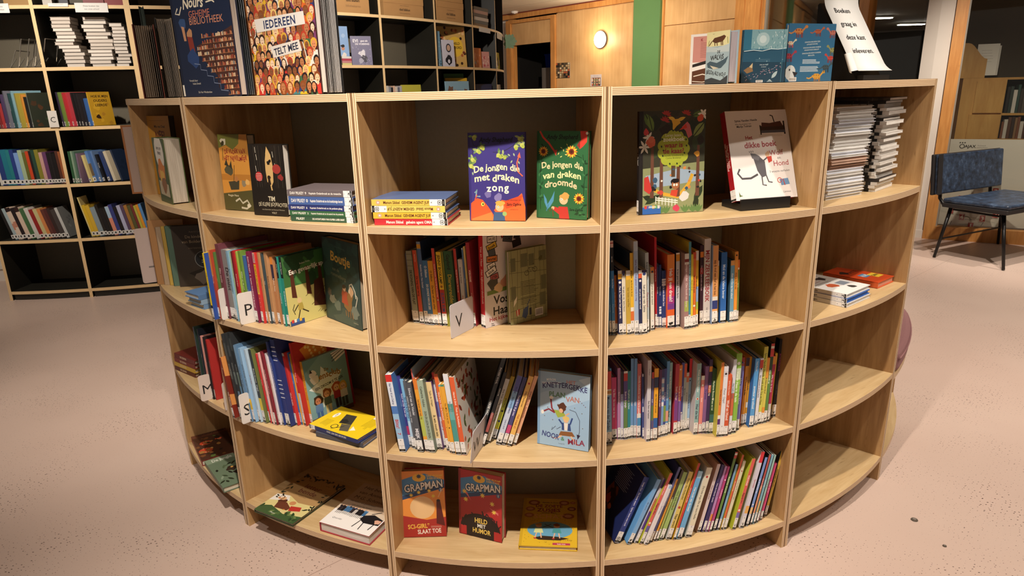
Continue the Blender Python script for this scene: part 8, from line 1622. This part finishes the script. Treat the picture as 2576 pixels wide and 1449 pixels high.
# frame posts
def gx(x, y=60): return wpx(x, y, GM).x
WMD = 4.80
MB().box(4.80, 5.02, -.02, .08, 0, CEIL, M=None).build('reveal', 'pine_frame', wb)
for xa, xb in ((0, .10), (gx(2166), gx(2191))): MB().box(xa, xb, -.04, .04, 0, CEIL).build('frame_post', 'pine_frame', gw)
MB().box(.10, GL, -.035, .035, 0, .08).build('frame_rail', 'pine_frame', gw); MB().box(.10, GL, -.035, .035, CEIL - .08, CEIL).build('frame_rail', 'pine_frame', gw)
for xa, xb in ((.10, gx(2166)), (gx(2191), GL)): MB().box(xa, xb, -.004, .004, .08, CEIL - .08).build('pane', 'glass', gw)
plain('grey_strip', C(150, 140, 126), .4); MB().box(.10, .118, -.02, .02, .08, CEIL - .08).build('glazing_bead', 'grey_strip', gw)
# dark room behind
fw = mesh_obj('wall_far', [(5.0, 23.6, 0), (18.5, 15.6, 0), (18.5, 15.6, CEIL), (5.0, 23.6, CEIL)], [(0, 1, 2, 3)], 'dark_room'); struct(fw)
for px, py in ((2207, 46), (2292, 62)):
    P = on_z(px, py, CEIL - .02); o = empty('ceiling_light', (P.x, P.y, CEIL - .0)); plain('tube_glow', C(250, 245, 235), .4, emit=(1, .95, .85, 1), est=30)
    MB().box(-.3, .3, -.06, .06, -.03, -.001).build('diffuser', 'tube_glow', o); MB().box(-.32, .32, -.08, .08, -.012, -.0005).build('housing', 'white_paint', o)
    tag(o, 'bright ceiling light seen through the dark glass, ' + ('left one' if px < 2250 else 'right one'), 'ceiling light')
# white column
wc = struct(MB().prism([(3.565, 6.09), (3.63, 6.015), (3.722, 5.97), (3.77, 6.06), (3.64, 6.2)], 0, CEIL).build('wall_column', 'white_paint'))
bs_ = MB().prism([(3.557, 6.09), (3.628, 6.007), (3.724, 5.961), (3.727, 5.97), (3.63, 6.017), (3.567, 6.095)], 0, .07).build('baseboard_column', 'white_paint'); struct(bs_)
# glazed partition on the right with pine frame
D2 = Vector((.884, -.467, 0)); P2 = Vector((3.728, 5.972, 0)); PM = wall_frame(P2, D2)
w2 = empty('window_2'); struct(w2); w2.matrix_world = PM
for xa, xb, za, zb in ((0, .088, 0, CEIL), (.088, 2.4, 0, .115), (2.3, 2.4, .115, CEIL), (.088, 2.3, CEIL - .09, CEIL)): MB().box(xa, xb, -.04, .05, za, zb).build('frame_post' if zb - za > 1 else 'frame_rail', 'pine_frame', w2)
MB().box(.088, 2.3, .0, .008, .115, CEIL - .09).build('pane', 'glass', w2); MB().box(.088, .102, -.015, .02, .115, CEIL - .09).build('glazing_bead', 'grey_strip', w2)
def on_pm(x, y, off=0.0):
    M = PM @ Matrix.Translation((0, off, 0)); return M.inverted() @ on_plane(x, y, M.translation, M.to_3x3() @ Vector((0, 1, 0)))
# tactics board leaning behind the glass
a = on_pm(2384, 356, .1); bd = empty('tactics_board'); bd.matrix_world = PM @ Matrix.Translation((.115, .10, .001)); bw, bh = 1.25, a.z + .02
plain('board_white', C(206, 200, 190), .5); MB().box(0, bw, 0, .015, .116 - .0, bh).build('panel', 'board_white', bd)
p = Paint(bw, bh - .116)
def bx_(x): return (on_pm(x, 500, .1).x - .115) / bw * 100
def by_(y, x=2400): return 100 - (on_pm(x, y, .1).z - .116) / (bh - .116) * 100
p.text('AJAX', bx_(2419), by_(368), 3.2, '#1d1a1a', maxw=7, bold=1); p.ring(bx_(2399), by_(368), 1.6, .5, '#3a3634'); [p.star(bx_(2399) + q * 1.4, by_(359), .7, '#2a2624') for q in (-1, 0, 1)]; p.text('Technisch', bx_(2447), by_(366), 1.4, '#6a6460', maxw=8); p.text('coaching board', bx_(2448), by_(371), 1.2, '#6a6460', maxw=10)
p.line([(1, by_(503)), (20, by_(503))], .3, '#4a4644'); p.line([(bx_(2425), by_(592)), (bx_(2425), by_(579)), (bx_(2455), by_(576)), (bx_(2455), by_(590))], .3, '#33302e'); p.line([(bx_(2400), by_(575)), (bx_(2403), by_(556))], .3, '#33302e'); p.line([(bx_(2479), by_(580)), (bx_(2484), by_(556))], .3, '#33302e')
p.line([(bx_(2430) + i * .55, by_(548) - 2.2 * math.sin(math.pi * i / 8)) for i in range(9)], .3, '#33302e'); p.line([(bx_(2430), by_(550)), (bx_(2462), by_(551))], .3, '#33302e'); p.line([(bx_(2440) + i * .6, by_(496) - 2.4 * math.sin(math.pi * i / 8)) for i in range(9)], .3, '#33302e')
for n_, x, y in (('5', 2392, 529), ('4', 2419, 546), ('3', 2471, 550), ('1', 2441, 568), ('7', 2504, 482), ('6', 2417, 500), ('2', 2504, 540)):
    q = on_pm(x, y, .1); X, Y = (q.x - .115) / bw * 100, 100 - (q.z - .116) / (bh - .116) * 100; nc = MB().box(q.x - .115 - .024, q.x - .115 + .024, -.004, -.0005, q.z - .032, q.z + .032).build('number_card', 'board_white', bd); pc = Paint(.048, .064); pc.rect(8, 6, 92, 94, '#a8322e'); pc.text(n_, 50, 50, 52, '#efe6de', bold=1); pc.build('digit', nc, (q.x - .115 - .024, -.004, q.z - .032), (1, 0, 0), (0, 0, 1), (0, -1, 0), 'matte_print')
p.build('field_lines', bd, (0, 0, .116), (1, 0, 0), (0, 0, 1), (0, -1, 0), 'matte_print'); tag(bd, 'white football tactics board with red number cards behind the glass', 'board')
# wooden storage cabinet, tray, papers and binders behind the glass
CM = PM @ Matrix.Translation((0, .75, 0))
def cm(x, y): return CM.inverted() @ on_plane(x, y, CM.translation, CM.to_3x3() @ Vector((0, 1, 0)))
c0, c1, ct = cm(2440, 300).x, cm(2518, 300).x, cm(2480, 196).z
sc_ = empty('storage_cabinet'); sc_.matrix_world = CM
MB().box(cm(2408, 300).x, c1, .01, .45, 0, ct).build('body', 'oak_cabinet', sc_)
MB().box(cm(2443, 300).x, c1 - .01, -.012, .01, cm(2480, 284).z, ct - .03).build('door', 'oak_cabinet', sc_); MB().box(cm(2436, 300).x, c1 - .01, -.012, .01, cm(2480, 352).z - .4, cm(2480, 288).z).build('door', 'oak_cabinet', sc_)
MB().box(c1, c1 + .5, .40, .45, 0, ct).build('back', 'dark_room', sc_); [MB().box(c1, c1 + .5, .05, .42, zz - .02, zz).build('shelf', 'oak_cabinet', sc_) for zz in (cm(2550, 285).z, cm(2550, 350).z, ct, .1)]
tag(sc_, 'pale wooden storage cupboard seen through the right-hand glass', 'cupboard')
tr = empty('paper_tray'); tr.matrix_world = CM; x0, x1 = cm(2408, 160).x, cm(2483, 160).x; zb = ct + .001; za, zc = cm(2440, 108).z, cm(2480, 148).z
pts = [(x0, zb), (x1, zb), (x1, zc)] + [(x1 + (x0 - x1) * (i / 10), zc + (za - zc) * (.5 - .5 * math.cos(math.pi * min(1, i / 7)))) for i in range(1, 11)]
MB().prism(pts, .02, .04, axis='y').build('side', 'oak_cabinet', tr); MB().prism(pts, .28, .30, axis='y').build('side', 'oak_cabinet', tr); MB().box(x0, x1, .04, .28, zb, zb + .02).build('bottom', 'oak_cabinet', tr); tag(tr, 'wooden paper tray with a wavy side, on the cupboard', 'tray')
for i, (xa, xb, y0) in enumerate(((2462, 2518, 108), (2470, 2526, 112))):
    o = empty('paper_sheet'); o.matrix_world = CM @ Matrix.Translation((0, .10 + i * .09, 0)); X0, X1, Z1 = cm(xa, 130).x, cm(xb, 130).x, cm(xb, y0).z
    MB().box(X0, X1, 0, .003, zb + .021, Z1).build('sheet', 'paper', o); p = Paint(X1 - X0, Z1 - zb - .021); lines(p, 20, 80, 20, 5, 9, '#8a8480', 1, i); p.build('lettering', o, (X0, 0, zb + .021), (1, 0, 0), (0, 0, 1), (0, -1, 0), 'matte_print'); tag(o, ('front' if i == 0 else 'rear') + ' sheet of paper standing in the wooden tray', 'paper')
r = random.Random(3); xx = c1 + .02
for i in range(12):
    w_ = r.uniform(.02, .035); hh = r.uniform(.2, .26); zz = cm(2550, 285).z + .001
    o = book(CM @ Matrix.Translation((xx, .06, zz)), w_, .2, hh, ['#1d1b1c', '#2a3a36', '#d0ccc4', '#2b4a44', '#3a3430', '#55504a'][i % 6], None, None, None, name='binder'); tag(o, f'{["black", "dark green", "white", "teal", "brown", "grey"][i % 6]} binder, {ordinal(i + 1)} from left on the cupboard\'s upper shelf', 'binder', 'binders in the cupboard'); xx += w_ + .001
xx = c1 + .02
for i in range(14):
    w_ = r.uniform(.012, .03); hh = r.uniform(.15, .2); zz = cm(2550, 350).z + .001
    o = book(CM @ Matrix.Translation((xx, .06, zz)), w_, .17, hh, ['#7a4a34', '#c9c2b8', '#5a3a2c', '#3a2c28', '#8a6a4c'][i % 5], None, None, None, name='folder'); tag(o, f'{["rust", "white", "brown", "dark brown", "tan"][i % 5]} folder, {ordinal(i + 1)} from left on the cupboard\'s middle shelf', 'folder', 'folders in the cupboard'); xx += w_ + .001
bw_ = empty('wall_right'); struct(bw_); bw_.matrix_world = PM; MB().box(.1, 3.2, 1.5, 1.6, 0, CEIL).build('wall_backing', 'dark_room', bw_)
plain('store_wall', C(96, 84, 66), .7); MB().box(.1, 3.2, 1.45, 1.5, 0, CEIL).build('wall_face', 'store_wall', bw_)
# ================================================================== CHAIR
ch = empty('lounge_chair'); ux = Vector((.893, .45, 0)).normalized(); vy_ = Vector((-ux.y, ux.x, 0))      # x along the back, y towards the back
ch.matrix_world = axes(Vector((3.40, 5.25, 0)), ux, vy_, Vector((0, 0, 1)))
m, nt, p_ = newmat('blue_leather'); tc = node(nt, 'ShaderNodeTexCoord'); nz = node(nt, 'ShaderNodeTexNoise', i_Scale=22.0, i_Detail=5.0, i_Roughness=.65); nt.links.new(tc.outputs['Object'], nz.inputs['Vector'])
r_ = ramp(nt, [(.35, C(34, 40, 52)), (.6, C(58, 74, 98)), (.75, C(96, 116, 142))]); nt.links.new(nz.outputs['Fac'], r_.inputs[0]); nt.links.new(r_.outputs[0], p_.inputs['Base Color']); p_.inputs['Roughness'].default_value = .4; bp = node(nt, 'ShaderNodeBump', i_Strength=.35, i_Distance=.004); nt.links.new(nz.outputs['Fac'], bp.inputs['Height']); nt.links.new(bp.outputs['Normal'], p_.inputs['Normal'])
plain('dark_leather', C(40, 36, 36), .55, noise=.1, nscale=60); plain('black_steel', C(24, 22, 22), .35, .3)
def pad(name, box, mats, parent, M=None, bev=.012):
    b = MB().box(*box, M=M); o = b.build(name, mats, parent); md = o.modifiers.new('bevel', 'BEVEL'); md.width = bev; md.segments = 3; return o
pad('seat_base', (.03, .86, -.46, .02, .405, .44), 'dark_leather', ch, bev=.006); pad('seat', (.03, .86, -.46, .02, .4405, .475), 'blue_leather', ch, bev=.014)
TB = Matrix.Rotation(math.radians(-6), 4, 'X'); TB = Matrix.Translation((0, .05, .50)) @ TB
pad('backrest', (.0, .88, -.004, .028, 0, .31), 'blue_leather', ch, TB, .012); pad('backrest_shell', (-.012, .892, .0285, .055, -.004, .314), 'dark_leather', ch, TB, .008); pad('backrest_edge', (-.012, .045, -.008, -.0042, -.002, .312), 'dark_leather', ch, TB, .0015)
for sx, x in ((-1, .10), (1, .79)):
    MB().tube([(x, -.02, .40), (x + .0, .05, .415), (x, .085, .46), (x, .095, .54), (x, .09, .66)], .013, 8).build('back_post', 'black_steel', ch, smooth=True)
for (xa, ya, xb, yb) in ((.09, -.02, .0, .0), (.80, -.02, .89, .0), (.10, -.40, .03, -.50), (.79, -.40, .86, -.50)):
    MB().tube([(xa, ya, .404), (xb, yb, .004)], [.015, .011], 8).build('leg', 'black_steel', ch, smooth=True)
MB().tube([(.035, -.006, .15), (.855, -.006, .15)], .007, 6).build('stretcher', 'black_steel', ch); MB().tube([(.07, -.05, .39), (.07, -.40, .385)], .008, 6).build('side_rail', 'black_steel', ch); MB().tube([(.82, -.05, .39), (.82, -.40, .385)], .008, 6).build('side_rail', 'black_steel', ch)
tag(ch, 'wide blue leather chair with thin black steel legs, in front of the glass partition', 'chair')
# ================================================================== SMALL THINGS ON THE FLOOR
for (px, py, rr, lb) in ((2300, 1308, .011, 'round dark floor cap on the pink linoleum, right of the bookcase'), (2376, 1374, .006, 'tiny dark floor plug below the round floor cap')):
    P = on_z(px, py, 0); o = empty('floor_cap', P); MB().tube([(0, 0, .0004), (0, 0, .003)], [rr, rr * .85], 16).build('rim', 'lamp_rim', o); MB().tube([(0, 0, .003), (0, 0, .0042)], rr * .5, 10).build('screw', 'grey_metal', o); tag(o, lb, 'floor cap')
# low display bin left of the black bookcase
q0 = on_z(26, 716, 0); db = empty('display_bin', (q0.x - .85, q0.y + .12, 0)); MB().box(0, .8, 0, .4, 0, .16).build('plinth', 'white_paint', db); MB().box(-.01, .81, -.012, .41, .1, .13).build('plinth_band', 'ceiling_tile', db); tag(db, 'white low display plinth at the left edge, beyond the black bookcase', 'display')
for i in range(4):
    w_ = .19; h = .25 + .04 * (i % 2); M = axes(Vector((q0.x - .85 + .02 + i * .195, q0.y + .20, .161)), Vector((0, -1, 0)), Vector((1, 0, 0)), Vector((0, 0, 1))); fp = Paint(w_, h); far_cover([['#e0c23a', '#3c5a9c', '#d9d4cc', '#a8443a'], ['#d9d4cc', '#5a7ab0', '#2c3a5c', '#c9a03a'], ['#e3dcc8', '#4a7a4c', '#b8523a', '#7a4a6a'], ['#d9c24a', '#d0d4da', '#3a4a86', '#4a6a44']][i], seed=i + 3)(fp)
    o = book(M, .012, w_, h, '#c9c2b4', None, fp, None, name='picture_book'); tag(o, f'colourful picture book, {ordinal(i + 1)} from left on the white display plinth', 'book', 'picture books on the display plinth')
